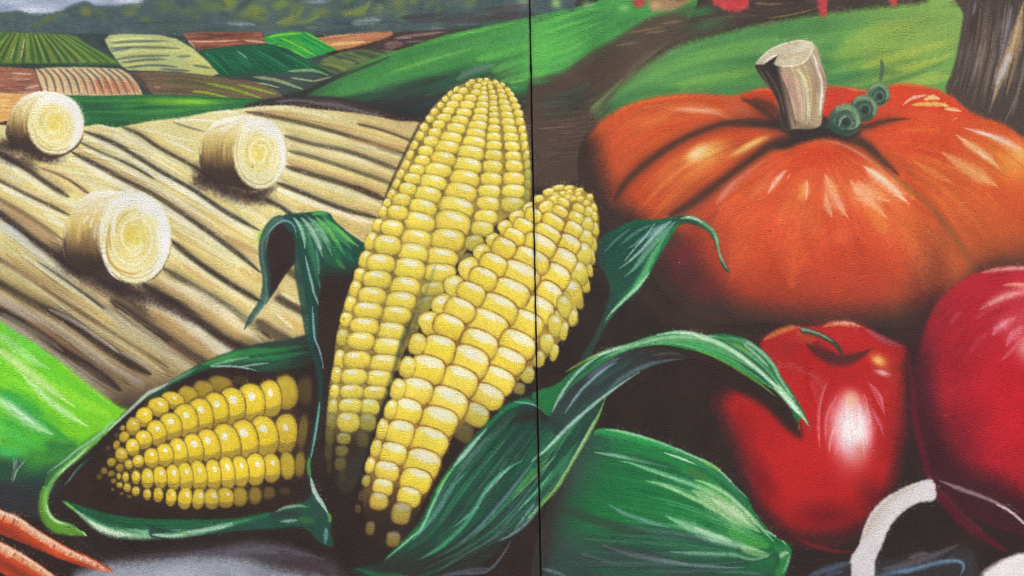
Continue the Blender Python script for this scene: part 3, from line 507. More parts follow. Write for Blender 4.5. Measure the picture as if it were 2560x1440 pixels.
def bale(label, body, cx, cy, rx, ry, sh, seed):
    global RNG
    RNG = np.random.RandomState(seed)
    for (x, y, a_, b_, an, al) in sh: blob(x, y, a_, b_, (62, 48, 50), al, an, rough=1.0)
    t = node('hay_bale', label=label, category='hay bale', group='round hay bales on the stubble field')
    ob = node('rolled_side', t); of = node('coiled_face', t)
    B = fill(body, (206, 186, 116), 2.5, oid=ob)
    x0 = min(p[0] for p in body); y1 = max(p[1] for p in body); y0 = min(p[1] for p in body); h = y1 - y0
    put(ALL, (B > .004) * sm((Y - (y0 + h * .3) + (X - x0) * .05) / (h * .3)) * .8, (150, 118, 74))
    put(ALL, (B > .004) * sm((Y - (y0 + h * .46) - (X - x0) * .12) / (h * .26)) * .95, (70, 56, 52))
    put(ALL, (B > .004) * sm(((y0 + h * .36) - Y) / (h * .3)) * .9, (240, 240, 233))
    left = [(x0 + 4, cy + ry * .5), (x0 + 2, cy), (x0 + rx * .35, cy - ry * .75), (cx - rx * .2, y0 + 4)]; right = [(cx - rx * .85, cy + ry * .6), (cx - rx * .98, cy), (cx - rx * .75, cy - ry * .7), (cx, y0 + 4)]
    weave(left, right, 40, lambda q: [(240, 237, 222), (222, 206, 132), (230, 216, 146), (206, 176, 104)][RNG.randint(4)], (2, 4.5), (.2, .45), (.1, .8), (.35, 1), soft=.7, clip=B)
    weave(left, right, 26, [(120, 92, 64), (96, 76, 62), (156, 122, 74)], (1.5, 4), (.2, .4), (0, .1), (.2, .45), soft=.9, clip=B)
    stroke(left, 3, (236, 234, 224), .6, .8, (.5, .1), clip=B); stroke([(left[0][0], left[0][1] + 8), left[0], left[1]], 5, (70, 58, 58), .7, .9, clip=B)
    F = fill(ell(cx, cy, rx, ry), (228, 216, 146), 5, oid=of)
    d = np.sqrt(((X - cx) / rx) ** 2 + ((Y - cy) / ry) ** 2); ang = np.arctan2(Y - cy, X - cx)
    lit = sm(.5 + .5 * np.cos(ang + .55)) * F
    put(ALL, F * sm((d - .5) / .35) * (.25 + .75 * lit) * .97, (244, 244, 240))
    put(ALL, F * sm((.5 - d) / .4) * .8, (226, 210, 104))
    put(ALL, F * sm((d - .8) / .2) * sm(np.sin(ang) * np.cos(ang + .5) * 1.2 - .2) * .3, (150, 120, 70))
    ring_strokes(cx, cy, rx, ry, 34, [(246, 244, 236), (240, 236, 206), (224, 204, 120), (236, 226, 156)], F, (.25, .6), (.15, .95), (2, 4.5))
    ring_strokes(cx, cy, rx, ry, 7, [(176, 136, 66), (160, 128, 74), (206, 168, 70)], F, (.4, .8), (.5, .98), (.8, 1.6))
    t_ = np.linspace(.2 * math.pi, 1.75 * math.pi, 24)          # bright rim on the left edge of the face
    stroke(np.stack([cx + np.cos(t_) * rx * .97, cy + np.sin(t_) * ry * .97], 1), 2.2, (246, 244, 238), .4, 1, (.4, .4), .5, clip=F, raw=True)
    t_ = np.linspace(-.75 * math.pi, .35 * math.pi, 24)
    stroke(np.stack([cx + np.cos(t_) * rx * .93, cy + np.sin(t_) * ry * .93], 1), rx * .15, (247, 247, 243), .85, 1, (.3, .4), .2, clip=F, raw=True)
    t_ = np.linspace(.25 * math.pi, .9 * math.pi, 16)
    stroke(np.stack([cx + np.cos(t_) * rx * .86, cy + np.sin(t_) * ry * .88], 1), 1.6, (130, 104, 66), .45, .9, clip=F, raw=True)
    tw = np.linspace(0, 3.6 * math.pi, 60); g = .14 + .56 * tw / tw[-1]
    stroke(np.stack([cx - rx * .03 + np.cos(tw - 1) * rx * g, cy + np.sin(tw - 1) * ry * g], 1), rx * .04, (246, 244, 232), .7, .9, (.1, .3), .4, clip=F, raw=True)
    blob(cx + rx * .35, cy - ry * .62, rx * .5, ry * .26, (246, 246, 242), .8, 25, clip=F); blob(cx + rx * .72, cy - ry * .1, rx * .2, ry * .5, (246, 246, 242), .7, 0, clip=F)
    blob(cx - rx * .25, y0 + h * .10, rx * .62, h * .11, (244, 243, 236), .8, -8, clip=np.maximum(F, B))
    return F, B
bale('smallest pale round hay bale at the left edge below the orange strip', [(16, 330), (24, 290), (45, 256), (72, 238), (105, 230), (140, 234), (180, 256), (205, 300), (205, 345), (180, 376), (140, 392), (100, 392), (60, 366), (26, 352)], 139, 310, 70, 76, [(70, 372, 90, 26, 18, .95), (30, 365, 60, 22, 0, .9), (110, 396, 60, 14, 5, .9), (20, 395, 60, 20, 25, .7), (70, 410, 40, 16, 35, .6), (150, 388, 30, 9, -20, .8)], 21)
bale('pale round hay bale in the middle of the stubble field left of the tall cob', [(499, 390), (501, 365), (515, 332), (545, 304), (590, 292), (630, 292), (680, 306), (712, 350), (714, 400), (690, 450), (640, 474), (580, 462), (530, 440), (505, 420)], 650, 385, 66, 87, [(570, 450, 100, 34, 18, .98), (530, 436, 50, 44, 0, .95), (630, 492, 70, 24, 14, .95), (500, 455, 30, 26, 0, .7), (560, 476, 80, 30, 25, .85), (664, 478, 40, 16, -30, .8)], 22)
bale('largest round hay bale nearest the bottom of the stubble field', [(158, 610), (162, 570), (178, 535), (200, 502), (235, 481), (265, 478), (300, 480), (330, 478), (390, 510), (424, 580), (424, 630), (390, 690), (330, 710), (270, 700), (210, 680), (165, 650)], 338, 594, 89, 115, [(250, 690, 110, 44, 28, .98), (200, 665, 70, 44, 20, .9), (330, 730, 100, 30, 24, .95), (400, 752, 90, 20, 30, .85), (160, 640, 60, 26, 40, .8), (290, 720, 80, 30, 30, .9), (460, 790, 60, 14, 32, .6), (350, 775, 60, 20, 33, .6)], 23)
for p, w, c in [([(208, 560), (216, 545), (222, 540)], 4, (232, 224, 206)), ([(226, 572), (230, 552), (236, 545)], 3.5, (226, 218, 200)), ([(236, 600), (238, 575), (244, 555)], 4, (206, 196, 186))]: stroke(p, w, c, .85, .8)
stroke([(200, 515), (225, 498), (250, 490)], 10, (206, 172, 80), .0, .9)
for p in [[(258, 600), (262, 650), (280, 685), (298, 700)], [(252, 600), (258, 555), (275, 520), (296, 496)], [(290, 600), (284, 570), (292, 530), (320, 505)]]: stroke(p, 4, (246, 244, 238), .85, .8)
for p in [[(266, 590), (270, 640), (290, 670), (330, 685), (356, 676)], [(276, 560), (272, 590), (278, 630)]]: stroke(p, 3.5, (196, 150, 62), .75, .8)
blob(322, 590, 16, 28, (220, 190, 84), .6)
for p in [[(110, 394), (112, 404)], [(134, 398), (131, 418)]]: stroke(p, 1, (190, 170, 120), .7)
RNG = np.random.RandomState(31)
# ------------------------------------------------------------- pumpkin
def Z(pts, ox, oy, s): return [(ox + x / s, oy + y / s) for x, y in pts]
P5 = (1340, 200, 3.2727); P6 = (1900, 200, 3.2727); P4 = (1880, 0, 3.6)
T_PUM = node('pumpkin', label='large ribbed orange pumpkin with grey stem, painted on the right panel', category='pumpkin')
lobe = [node('rib', T_PUM) for k in range(6)]
O_CROWN = node('crown_hollow', T_PUM)
pum = [(1452, 420), (1462, 360), (1496, 312), (1550, 272), (1610, 250), (1680, 238), (1745, 235), (1805, 240), (1845, 238), (1885, 226), (1930, 222), (1975, 224), (2070, 217), (2120, 219), (2160, 226), (2215, 216), (2262, 211), (2330, 221), (2375, 240), (2430, 282), (2510, 312), (2560, 350), (2680, 430), (2790, 580), (2740, 740),
       (2560, 690), (2440, 735), (2340, 800), (2230, 812), (2050, 805), (1900, 800), (1780, 800), (1680, 740), (1610, 640), (1520, 560), (1470, 500)]
PM = fill(pum, (216, 92, 48), 9, oid=lobe[2])
put(ALL, PM * sm((1720 - X + (Y - 400) * .9) / 260) * .55, (150, 66, 44))
L1 = region([(1440, 440), (1462, 356), (1500, 308), (1560, 266), (1640, 244), (1740, 234), (1830, 240), (1900, 262), (1960, 310), (1860, 306), (1780, 316), (1690, 352), (1610, 402), (1550, 460), (1510, 540), (1450, 520)], 5) * PM; OID[L1 > .5] = lobe[0]
put(ALL, L1, (214, 88, 46))
for (x, y, rx, ry, an, c, a) in [(1450, 450, 60, 110, 20, (96, 58, 50), .8), (1530, 470, 60, 60, 0, (160, 70, 46), .5), (1600, 330, 120, 34, -30, (222, 96, 44), .7), (1710, 318, 110, 22, -8, (216, 78, 42), .8), (1640, 288, 120, 16, -18, (228, 116, 50), .8), (1740, 252, 120, 12, 4, (206, 78, 44), .8),
        (1860, 280, 60, 20, 25, (186, 110, 82), .7), (1890, 306, 50, 12, 18, (196, 110, 76), .8), (1560, 400, 60, 50, -30, (206, 88, 52), .6)]: blob(x, y, rx, ry, c, a, an, clip=L1)
stroke([(1530, 288), (1580, 262), (1640, 247), (1720, 241)], 4, (228, 130, 60), .6, 1, clip=L1)
stroke([(1600, 270), (1680, 262), (1760, 264), (1830, 290)], 6, (230, 140, 64), .6, 1, clip=L1)
stroke([(1672, 280), (1720, 272), (1770, 276), (1830, 298)], [3, 8, 7, 3], (226, 170, 150), .85, .9, clip=L1); stroke([(1690, 274), (1740, 273), (1780, 280)], 3, (240, 206, 170), .7, .9, clip=L1); stroke([(1800, 288), (1840, 300), (1880, 306)], 5, (214, 150, 90), .7, .9, clip=L1)
stroke([(1880, 296), (1905, 300), (1922, 304)], 3, (222, 76, 46), .8, .8, clip=L1)
weave([(1500, 330), (1600, 262), (1740, 242), (1900, 270)], [(1520, 470), (1600, 400), (1720, 335), (1930, 306)], 60, [(228, 104, 50), (200, 78, 42), (214, 110, 56), (186, 78, 48)], (2, 6), (.15, .4), soft=1, clip=L1)
L2 = region([(1510, 545), (1556, 470), (1620, 412), (1700, 362), (1790, 326), (1860, 322), (1955, 345), (1890, 385), (1830, 430), (1770, 480), (1720, 520), (1690, 560), (1640, 640), (1560, 620)], 5) * PM; OID[L2 > .5] = lobe[1]
put(ALL, L2, (210, 84, 46))
for (x, y, rx, ry, an, c, a) in [(1550, 580, 90, 60, -40, (92, 56, 52), .9), (1650, 560, 80, 50, -30, (140, 66, 48), .7), (1790, 352, 90, 18, -16, (226, 84, 42), .9), (1880, 342, 60, 12, 6, (222, 84, 44), .9), (1750, 400, 110, 48, -28, (224, 128, 60), .8), (1770, 385, 70, 32, -26, (232, 168, 84), .85), (1745, 382, 40, 22, -30, (240, 214, 160), .85),
        (1870, 368, 70, 14, -30, (236, 190, 104), .85), (1900, 352, 40, 8, -22, (240, 200, 120), .7), (1700, 440, 90, 36, -30, (222, 120, 60), .7), (1660, 470, 60, 40, -40, (196, 84, 50), .6), (1720, 478, 80, 26, -36, (196, 84, 50), .7), (1680, 450, 50, 12, -40, (180, 80, 70), .4)]: blob(x, y, rx, ry, c, a, an, clip=L2)
stroke([(1722, 398), (1748, 376), (1776, 362)], 5, (238, 220, 196), .6, .9, clip=L2)
weave([(1560, 520), (1680, 400), (1860, 330)], [(1620, 600), (1760, 470), (1930, 355)], 50, [(228, 110, 52), (206, 84, 44), (230, 140, 64), (190, 80, 48)], (2, 6), (.15, .4), soft=1, clip=L2)
# front rib
L3 = region([(1965, 375), (2010, 360), (2060, 352), (2110, 358), (2160, 384), (2210, 422), (2270, 470), (2330, 520), (2390, 600), (2440, 700), (2430, 740), (2300, 810), (1900, 805), (1700, 760), (1660, 640), (1690, 570), (1740, 520), (1800, 470), (1860, 430), (1910, 400)], 6) * PM; OID[L3 > .5] = lobe[2]
put(ALL, L3, (222, 92, 50))
for (x, y, rx, ry, an, c, a) in [(2060, 390, 130, 34, 0, (216, 66, 40), .9), (2000, 410, 90, 30, -25, (218, 72, 42), .8), (2080, 480, 160, 60, 10, (226, 100, 52), .7), (1900, 560, 160, 90, -40, (228, 96, 54), .7), (2040, 640, 260, 130, 0, (224, 84, 50), .7), (1780, 620, 110, 130, 0, (190, 80, 50), .6),
        (1720, 700, 110, 110, 0, (128, 50, 48), .8), (1700, 640, 60, 90, 20, (116, 54, 50), .8), (2250, 560, 130, 80, 40, (222, 116, 58), .7), (2360, 660, 100, 110, 20, (190, 92, 54), .7), (2050, 790, 420, 60, 0, (110, 54, 46), .75), (1850, 770, 160, 60, 0, (112, 44, 46), .7), (2280, 780, 160, 70, 0, (140, 74, 50), .7), (2100, 700, 120, 90, 0, (214, 70, 44), .5), (2090, 590, 30, 26, 0, (232, 134, 80), .5), (1960, 700, 140, 60, 0, (220, 76, 46), .5), (2160, 640, 60, 120, -30, (200, 76, 48), .4)]: blob(x, y, rx, ry, c, a, an, clip=L3)
for k in range(150):          # strokes fanning down from the crown
    an = RNG.uniform(-1.25, 1.25); r0 = RNG.uniform(30, 190); r1 = r0 + RNG.uniform(60, 190); bx, by = 2050, 345
    f = lambda r: (bx + math.sin(an) * r * 1.5, by + math.cos(an * .85) * r * 1.0 + abs(an) * r * .1)
    stroke([f(r0), f((r0 + r1) / 2), f(r1)], RNG.uniform(2, 7), [(228, 106, 54), (206, 70, 42), (230, 122, 62), (214, 80, 46)][RNG.randint(4)], RNG.uniform(.12, .35), 1, clip=L3)
for p, w, c, a in [([(1967, 424), (1942, 450), (1918, 486)], [2, 5, 1.5], (240, 196, 188), .95), ([(1978, 432), (1966, 450)], 2, (236, 160, 140), .7), ([(2016, 450), (2008, 480), (2000, 502)], [2, 9, 5], (232, 160, 76), .85), ([(2018, 449), (2017, 478), (2014, 504)], [1.5, 3, 1.5], (240, 200, 190), .9),
        ([(2062, 434), (2080, 478), (2100, 515), (2122, 548)], [3, 10, 7, 1.5], (238, 186, 160), .9), ([(2063, 482), (2070, 515), (2081, 546)], [2, 7, 2], (236, 182, 156), .85), ([(2074, 446), (2082, 470), (2090, 490)], 4, (238, 170, 80), .6), ([(2124, 450), (2160, 490), (2190, 518), (2220, 548)], [4, 14, 6, 1.5], (240, 188, 150), .9), ([(2150, 460), (2190, 490), (2226, 504)], [8, 12, 2], (238, 176, 130), .8),
        ([(2158, 414), (2190, 438), (2230, 470), (2275, 512)], [3, 10, 8, 1.5], (246, 222, 206), .95), ([(2170, 420), (2205, 446), (2225, 462)], 5, (250, 238, 228), .8), ([(2060, 352), (2102, 359), (2140, 378), (2180, 400), (2240, 440), (2300, 486)], [2, 3, 3.5, 4, 6, 2], (232, 180, 176), .75), ([(2230, 440), (2270, 468), (2298, 486)], 6, (240, 190, 160), .6),
        ([(1915, 400), (1870, 425), (1830, 462), (1798, 508)], [2, 7, 8, 3], (232, 150, 136), .6), ([(1840, 450), (1810, 480), (1790, 512)], 5, (230, 170, 180), .5), ([(2160, 395), (2230, 440), (2290, 500)], 10, (236, 140, 66), .5), ([(2180, 520), (2205, 560), (2215, 580)], 12, (230, 150, 70), .5), ([(2005, 520), (2020, 560), (2040, 590)], 18, (228, 120, 66), .4), ([(2000, 480), (1970, 520), (1950, 560)], 12, (230, 120, 66), .4)]:
    stroke(p, [v * 1.9 for v in w] if isinstance(w, list) else w * 1.5, tuple(np.array(c) * .5 + np.array((232, 140, 80)) * .5), a * .6, 1, (.2, .2), .1, clip=L3); stroke(p, [v * 1.15 for v in w] if isinstance(w, list) else w, c, a * .8, 1, clip=L3)
put(ALL, L3 * sm((Y - 470) / 260) * .5, (204, 70, 46)); put(ALL, L3 * sm((Y - 620) / 150) * .55, (150, 58, 44)); put(ALL, L3 * sm((1880 - X + (Y - 600) * .4) / 160) * .45, (160, 60, 46)); put(ALL, L3 * sm((X - 2230 + (Y - 600) * .3) / 150) * sm((Y - 480) / 120) * .5, (182, 96, 52))
for p, w, c, a in [([(2000, 540), (1985, 620), (1980, 720)], [10, 34, 26], (234, 112, 58), .45), ([(2130, 580), (2165, 660), (2190, 750)], [10, 30, 24], (184, 62, 42), .4), ([(1900, 520), (1850, 600), (1830, 700)], [8, 28, 24], (236, 112, 60), .35), ([(2250, 560), (2300, 640), (2320, 730)], [8, 26, 20], (226, 124, 60), .4), ([(1800, 520), (1740, 590), (1720, 680)], [8, 26, 24], (150, 54, 46), .45), ([(2070, 560), (2085, 650), (2090, 760)], [8, 26, 20], (206, 68, 44), .3)]:
    stroke(p, w, c, a, 1, (.3, .4), .1, clip=L3)
# right rib
L4 = region([(2132, 340), (2170, 326), (2230, 300), (2300, 296), (2400, 300), (2520, 318), (2700, 430), (2800, 600), (2700, 760), (2560, 690), (2450, 720), (2440, 690), (2395, 600), (2335, 520), (2270, 464), (2200, 408)], 5) * PM; OID[L4 > .5] = lobe[3]
put(ALL, L4, (220, 88, 44))
for (x, y, rx, ry, an, c, a) in [(2290, 350, 150, 50, 15, (218, 70, 40), .9), (2400, 320, 140, 24, 12, (222, 80, 42), .8), (2500, 400, 130, 70, 35, (230, 140, 56), .7), (2545, 395, 60, 60, 40, (238, 166, 80), .7), (2400, 500, 140, 70, 40, (224, 110, 54), .7), (2500, 560, 140, 90, 40, (216, 96, 50), .7), (2460, 640, 110, 90, 30, (196, 96, 52), .7), (2550, 640, 130, 60, -15, (150, 74, 56), .8), (2450, 710, 120, 50, -30, (96, 56, 50), .9), (2270, 420, 70, 20, 42, (186, 84, 50), .6)]: blob(x, y, rx, ry, c, a, an, clip=L4)
weave([(2150, 340), (2320, 320), (2460, 350), (2580, 430)], [(2220, 420), (2330, 500), (2420, 620), (2480, 720)], 90, [(230, 112, 50), (208, 70, 40), (232, 138, 60), (214, 84, 44)], (2, 7), (.15, .4), (0, .6), (.4, 1), soft=1, clip=L4)
for p, w, c, a in [([(2389, 336), (2430, 366), (2470, 394), (2504, 428)], [3, 9, 9, 1.5], (240, 198, 152), .9), ([(2440, 376), (2478, 402)], 3, (246, 222, 200), .7), ([(2350, 378), (2400, 410), (2450, 438), (2500, 470)], [3, 13, 16, 2], (236, 176, 116), .85), ([(2405, 318), (2460, 334), (2510, 352), (2560, 376)], [2, 6, 9, 6], (236, 196, 190), .85), ([(2440, 328), (2490, 344), (2530, 364)], 4, (246, 224, 220), .7), ([(2280, 400), (2330, 430), (2390, 462)], [3, 10, 3], (232, 150, 84), .65), ([(2530, 372), (2580, 410), (2620, 460)], 14, (240, 176, 110), .6),
        ([(2200, 414), (2260, 462), (2330, 520), (2395, 606), (2440, 690), (2446, 720)], [4, 8, 10, 11, 11, 8], (164, 92, 50), .8), ([(2330, 520), (2400, 610), (2440, 690)], 6, (150, 92, 52), .7), ([(2300, 296), (2360, 292), (2420, 300)], 5, (232, 130, 110), .5), ([(2300, 560), (2360, 620), (2400, 700)], 14, (206, 106, 58), .5)]: stroke(p, w, c, a, .9, clip=PM)
put(ALL, L4 * sm((Y - 470 + (X - 2500) * -.2) / 200) * .55, (172, 84, 50)); put(ALL, L4 * sm((Y - 600) / 110) * .5, (110, 62, 50))
# back ribs
L5 = region([(2150, 240), (2210, 218), (2262, 211), (2330, 221), (2378, 242), (2425, 282), (2440, 300), (2330, 300), (2250, 300), (2170, 322), (2150, 300)], 4) * PM; OID[L5 > .5] = lobe[4]
put(ALL, L5, (222, 72, 40)); blob(2330, 290, 120, 20, (222, 92, 54), .7, 5, clip=L5); blob(2210, 290, 60, 24, (196, 80, 52), .6, -20, clip=L5)
for p, w, c, a in [([(2258, 262), (2280, 246), (2318, 237)], [2, 4, 2], (240, 196, 180), .9), ([(2308, 250), (2332, 243), (2352, 249)], [3, 6, 3], (246, 238, 170), .95), ([(2274, 263), (2310, 260), (2350, 261), (2372, 268)], [2, 5, 6, 3], (240, 206, 110), .85), ([(2350, 258), (2372, 266)], 5, (244, 226, 140), .8), ([(2360, 272), (2384, 274), (2404, 278)], [3, 5, 2], (244, 224, 170), .9), ([(2380, 302), (2395, 292)], 1.2, (240, 180, 160), .8), ([(2226, 216), (2262, 211), (2320, 219)], 2.5, (214, 110, 50), .7)]: stroke(p, w, c, a, .8)
L6 = region([(1846, 240), (1885, 226), (1925, 221), (1950, 236), (1962, 262), (1956, 288), (1930, 280), (1890, 258)], 3.5) * PM; OID[L6 > .5] = lobe[5]
put(ALL, L6, (222, 72, 44)); stroke([(1880, 228), (1915, 223), (1938, 232)], 3, (226, 104, 60), .7, .9); stroke([(1936, 250), (1942, 268), (1947, 282)], [2, 3.5, 1.5], (238, 176, 70), .9, .8)
L7 = region([(2058, 226), (2080, 215), (2110, 219), (2160, 226), (2150, 250), (2110, 280), (2060, 300)], 3.5) * PM
o7 = node('rib', T_PUM); OID[L7 > .5] = o7; put(ALL, L7, (214, 66, 44)); smudge(L7, .5, (190, 60, 46), NM); stroke([(2120, 222), (2150, 226), (2164, 224)], 2.5, (222, 130, 60), .8, .9)
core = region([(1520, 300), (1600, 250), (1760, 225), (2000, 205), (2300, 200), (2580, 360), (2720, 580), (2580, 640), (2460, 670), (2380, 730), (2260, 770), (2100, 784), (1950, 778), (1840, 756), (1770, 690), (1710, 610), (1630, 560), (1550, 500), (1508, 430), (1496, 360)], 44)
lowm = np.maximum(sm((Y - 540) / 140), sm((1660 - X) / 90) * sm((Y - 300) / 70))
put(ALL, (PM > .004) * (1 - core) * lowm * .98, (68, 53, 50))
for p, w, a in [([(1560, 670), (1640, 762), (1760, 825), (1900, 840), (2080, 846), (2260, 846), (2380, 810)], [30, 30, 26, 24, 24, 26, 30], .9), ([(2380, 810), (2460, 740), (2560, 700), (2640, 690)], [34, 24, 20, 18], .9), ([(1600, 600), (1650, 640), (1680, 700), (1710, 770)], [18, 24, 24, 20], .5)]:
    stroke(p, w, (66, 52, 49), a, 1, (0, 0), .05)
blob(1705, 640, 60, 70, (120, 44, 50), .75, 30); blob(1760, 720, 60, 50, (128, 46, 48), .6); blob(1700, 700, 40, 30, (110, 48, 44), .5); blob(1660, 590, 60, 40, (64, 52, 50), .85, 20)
# dark creases and crown
for p, w, a in [([(1960, 308), (1880, 304), (1800, 312), (1720, 342), (1640, 390), (1570, 450), (1530, 510)], [12, 9, 8, 8, 9, 12, 16], .92), ([(1985, 345), (1930, 360), (1880, 396), (1820, 440), (1760, 486), (1710, 520), (1670, 540)], [14, 9, 9, 9, 11, 15, 20], .92), ([(2110, 340), (2160, 362), (2200, 396), (2250, 440)], [12, 11, 9, 4], .85), ([(2090, 330), (2160, 318), (2220, 302), (2280, 296)], [12, 8, 6, 2], .85), ([(1880, 248), (1920, 266), (1960, 300)], [5, 12, 16], .95), ([(1850, 244), (1890, 264), (1940, 300)], [2, 8, 12], .85)]:
    stroke(p, [v * 2.7 for v in w], (160, 66, 42), a * .5, 1, (.05, .2), .05, clip=PM); stroke(p, [v * 1.5 for v in w], (112, 62, 46), a * .65, 1, (.05, .25), .05); stroke(p, [v * .9 for v in w], (74, 56, 52), a * .85, 1, (.05, .3), .05)
for p in [[(1965, 318), (1900, 312), (1830, 316)], [(1980, 350), (1920, 372), (1870, 405)], [(2105, 338), (2160, 356), (2205, 392)]]: stroke(p, [16, 10, 5], (70, 56, 53), .6, 1, (.05, .3), .05)
CR = fill([(1880, 312), (1940, 296), (1958, 260), (1985, 270), (2060, 290), (2120, 318), (2150, 332), (2120, 350), (2060, 346), (2010, 356), (1960, 372), (1930, 366), (1975, 344), (1930, 318)], (64, 54, 54), 8, oid=O_CROWN)
for (x, y, rx, ry, an, c, a, m_) in [(1755, 386, 64, 27, -28, (238, 190, 110), .8, L2), (1742, 384, 34, 16, -30, (244, 220, 172), .75, L2), (1868, 366, 56, 9, -30, (240, 200, 118), .8, L2), (1740, 276, 80, 9, 4, (234, 180, 140), .7, L1), (1640, 300, 70, 16, -24, (232, 128, 60), .6, L1), (1680, 440, 60, 20, -36, (226, 124, 64), .5, L2),
        (2440, 440, 60, 16, 32, (236, 170, 108), .5, L4), (2520, 362, 60, 12, 26, (240, 186, 140), .6, L4), (2340, 360, 80, 20, 20, (226, 84, 44), .5, L4), (2210, 480, 70, 22, 42, (236, 150, 86), .45, L3), (2080, 480, 40, 46, 0, (234, 140, 84), .35, L3), (1900, 470, 60, 14, -48, (234, 140, 96), .45, L3)]:
    blob(x, y, rx, ry, c, a, an, clip=m_)
# stem and tendril
O_STEM = node('stem', T_PUM); O_CUT = node('cut_end', O_STEM, label='pale oval cut end with a dark notch')
ST = fill([(1888, 160), (1905, 196), (1930, 228), (1946, 262), (1950, 296), (1962, 322), (1995, 322), (2030, 322), (2052, 312), (2056, 280), (2063, 236), (2066, 204), (2053, 156), (2036, 112), (1990, 140), (1930, 158)], (176, 156, 130), 2.2, oid=O_STEM)
put(ALL, ST * sm((1956 + (Y - 160) * .2 - X) / 18), (68, 57, 57))
sL = [(1936, 165), (1958, 215), (1975, 270), (1985, 320)]; sR = [(2036, 114), (2054, 160), (2064, 205), (2052, 310)]
weave(sL, sR, 70, [(206, 190, 150), (150, 126, 106), (190, 168, 124), (222, 210, 176), (136, 112, 100), (196, 150, 136)], (1.2, 4), (.3, .7), (0, .5), (.5, 1), soft=.8, clip=ST)
for p, w, c, a in [([(1990, 170), (2012, 200), (2020, 250), (2024, 300)], 4.5, (226, 222, 178), .85), ([(2030, 130), (2044, 165), (2055, 210), (2052, 260), (2050, 292)], [3, 5, 3, 4, 4], (240, 236, 232), .9), ([(2044, 160), (2060, 200), (2060, 240)], 4, (166, 120, 108), .7), ([(1950, 175), (1976, 220), (1996, 280)], 5, (190, 140, 128), .6), ([(2015, 170), (2030, 220), (2034, 300)], 5, (168, 146, 96), .7), ([(2000, 180), (2010, 230), (2012, 300)], 3, (206, 206, 160), .7), ([(1896, 170), (1925, 220), (1945, 270)], 2, (130, 116, 108), .7), ([(1912, 172), (1930, 200), (1950, 240), (1962, 290)], 1.6, (140, 118, 106), .6), ([(1985, 300), (2005, 318), (2040, 318)], 8, (120, 102, 72), .6)]: stroke(p, w, c, a, .8, clip=ST)
stroke([(1955, 200), (1975, 260), (1990, 322)], 6, (92, 72, 70), .6, 1, clip=ST)
CU = fill([(1888, 160), (1897, 149), (1922, 125), (1958, 108), (1999, 100), (2024, 103), (2035, 111), (2033, 126), (2019, 148), (1999, 161), (1980, 167), (1960, 166), (1933, 161), (1908, 161)], (206, 196, 172), 1.8, oid=O_CUT)
smudge(CU, .6, (186, 166, 134), NM); blob(2000, 118, 40, 14, (222, 216, 200), .8, -20, clip=CU); blob(1960, 142, 40, 12, (192, 174, 140), .7, -20, clip=CU)
for k in range(30): stroke([(RNG.uniform(1930, 1990), RNG.uniform(110, 160)), (RNG.uniform(1960, 2030), RNG.uniform(105, 150))], RNG.uniform(.8, 1.8), [(170, 150, 120), (232, 228, 214), (206, 190, 160)][RNG.randint(3)], .4, .9, clip=CU)
stroke([(1890, 158), (1920, 128), (1958, 110), (2000, 102), (2034, 110)], 1.6, (238, 234, 226), .8); stroke([(2034, 120), (2018, 148), (1996, 162), (1962, 166), (1932, 161)], 1.6, (240, 236, 222), .8)
fill([(1910, 160), (1946, 136), (1934, 160), (1946, 190), (1930, 180), (1920, 164)], (58, 48, 50), 1.5, closed_curve=False); stroke([(1908, 159), (1926, 146), (1946, 136)], 2.2, (244, 242, 240), .95, .7)
O_TEN = node('tendril', T_PUM, label='curled grey green tendril in three coils')
stroke([(2203, 148), (2206, 172), (2200, 205)], [3, 5, 4], (78, 98, 98), .95, .6, (.05, .05), oid=O_TEN)
for (x, y, r, sq) in [(2196, 236, 29, 1.0), (2160, 270, 34, 1.0), (2112, 300, 40, 1.05)]:
    t = np.linspace(0, 2 * math.pi, 22)
    fill(ell(x, y, r * 1.02, r * .95), (64, 92, 80), 1.8, oid=O_TEN)
    ring_strokes(x, y, r, r, 26, [(110, 144, 112), (130, 160, 122), (84, 116, 98), (60, 88, 78)], None, (.4, .8), (.5, .96), (1.5, 3.5))
    t = np.linspace(-.9 * math.pi, .25 * math.pi, 18); stroke(np.stack([x + np.cos(t) * r * .82, y + np.sin(t) * r * .8], 1), r * .16, (142, 172, 130), .8, .9, raw=True)
    t = np.linspace(.2 * math.pi, .9 * math.pi, 14); stroke(np.stack([x + np.cos(t) * r * .86, y + np.sin(t) * r * .84], 1), r * .14, (50, 72, 66), .7, .9, raw=True)
    blob(x + 3, y + 6, r * .28, r * .26, (58, 60, 58), .95, hard=.4); t = np.linspace(-1.1 * math.pi, .3 * math.pi, 14); stroke(np.stack([x + 2 + np.cos(t) * r * .4, y + 5 + np.sin(t) * r * .42], 1), 1.5, (124, 148, 126), .8, raw=True)
stroke([(2070, 318), (2100, 330), (2140, 322), (2160, 306)], 4, (62, 84, 74), .8, .8); stroke([(2062, 322), (2078, 300), (2090, 270)], 5, (60, 88, 76), .8, .9)
stroke([(2096, 320), (2105, 296), (2120, 290)], 1.5, (190, 200, 184), .8); stroke([(2120, 324), (2140, 318), (2150, 306)], 1.4, (170, 184, 166), .7)

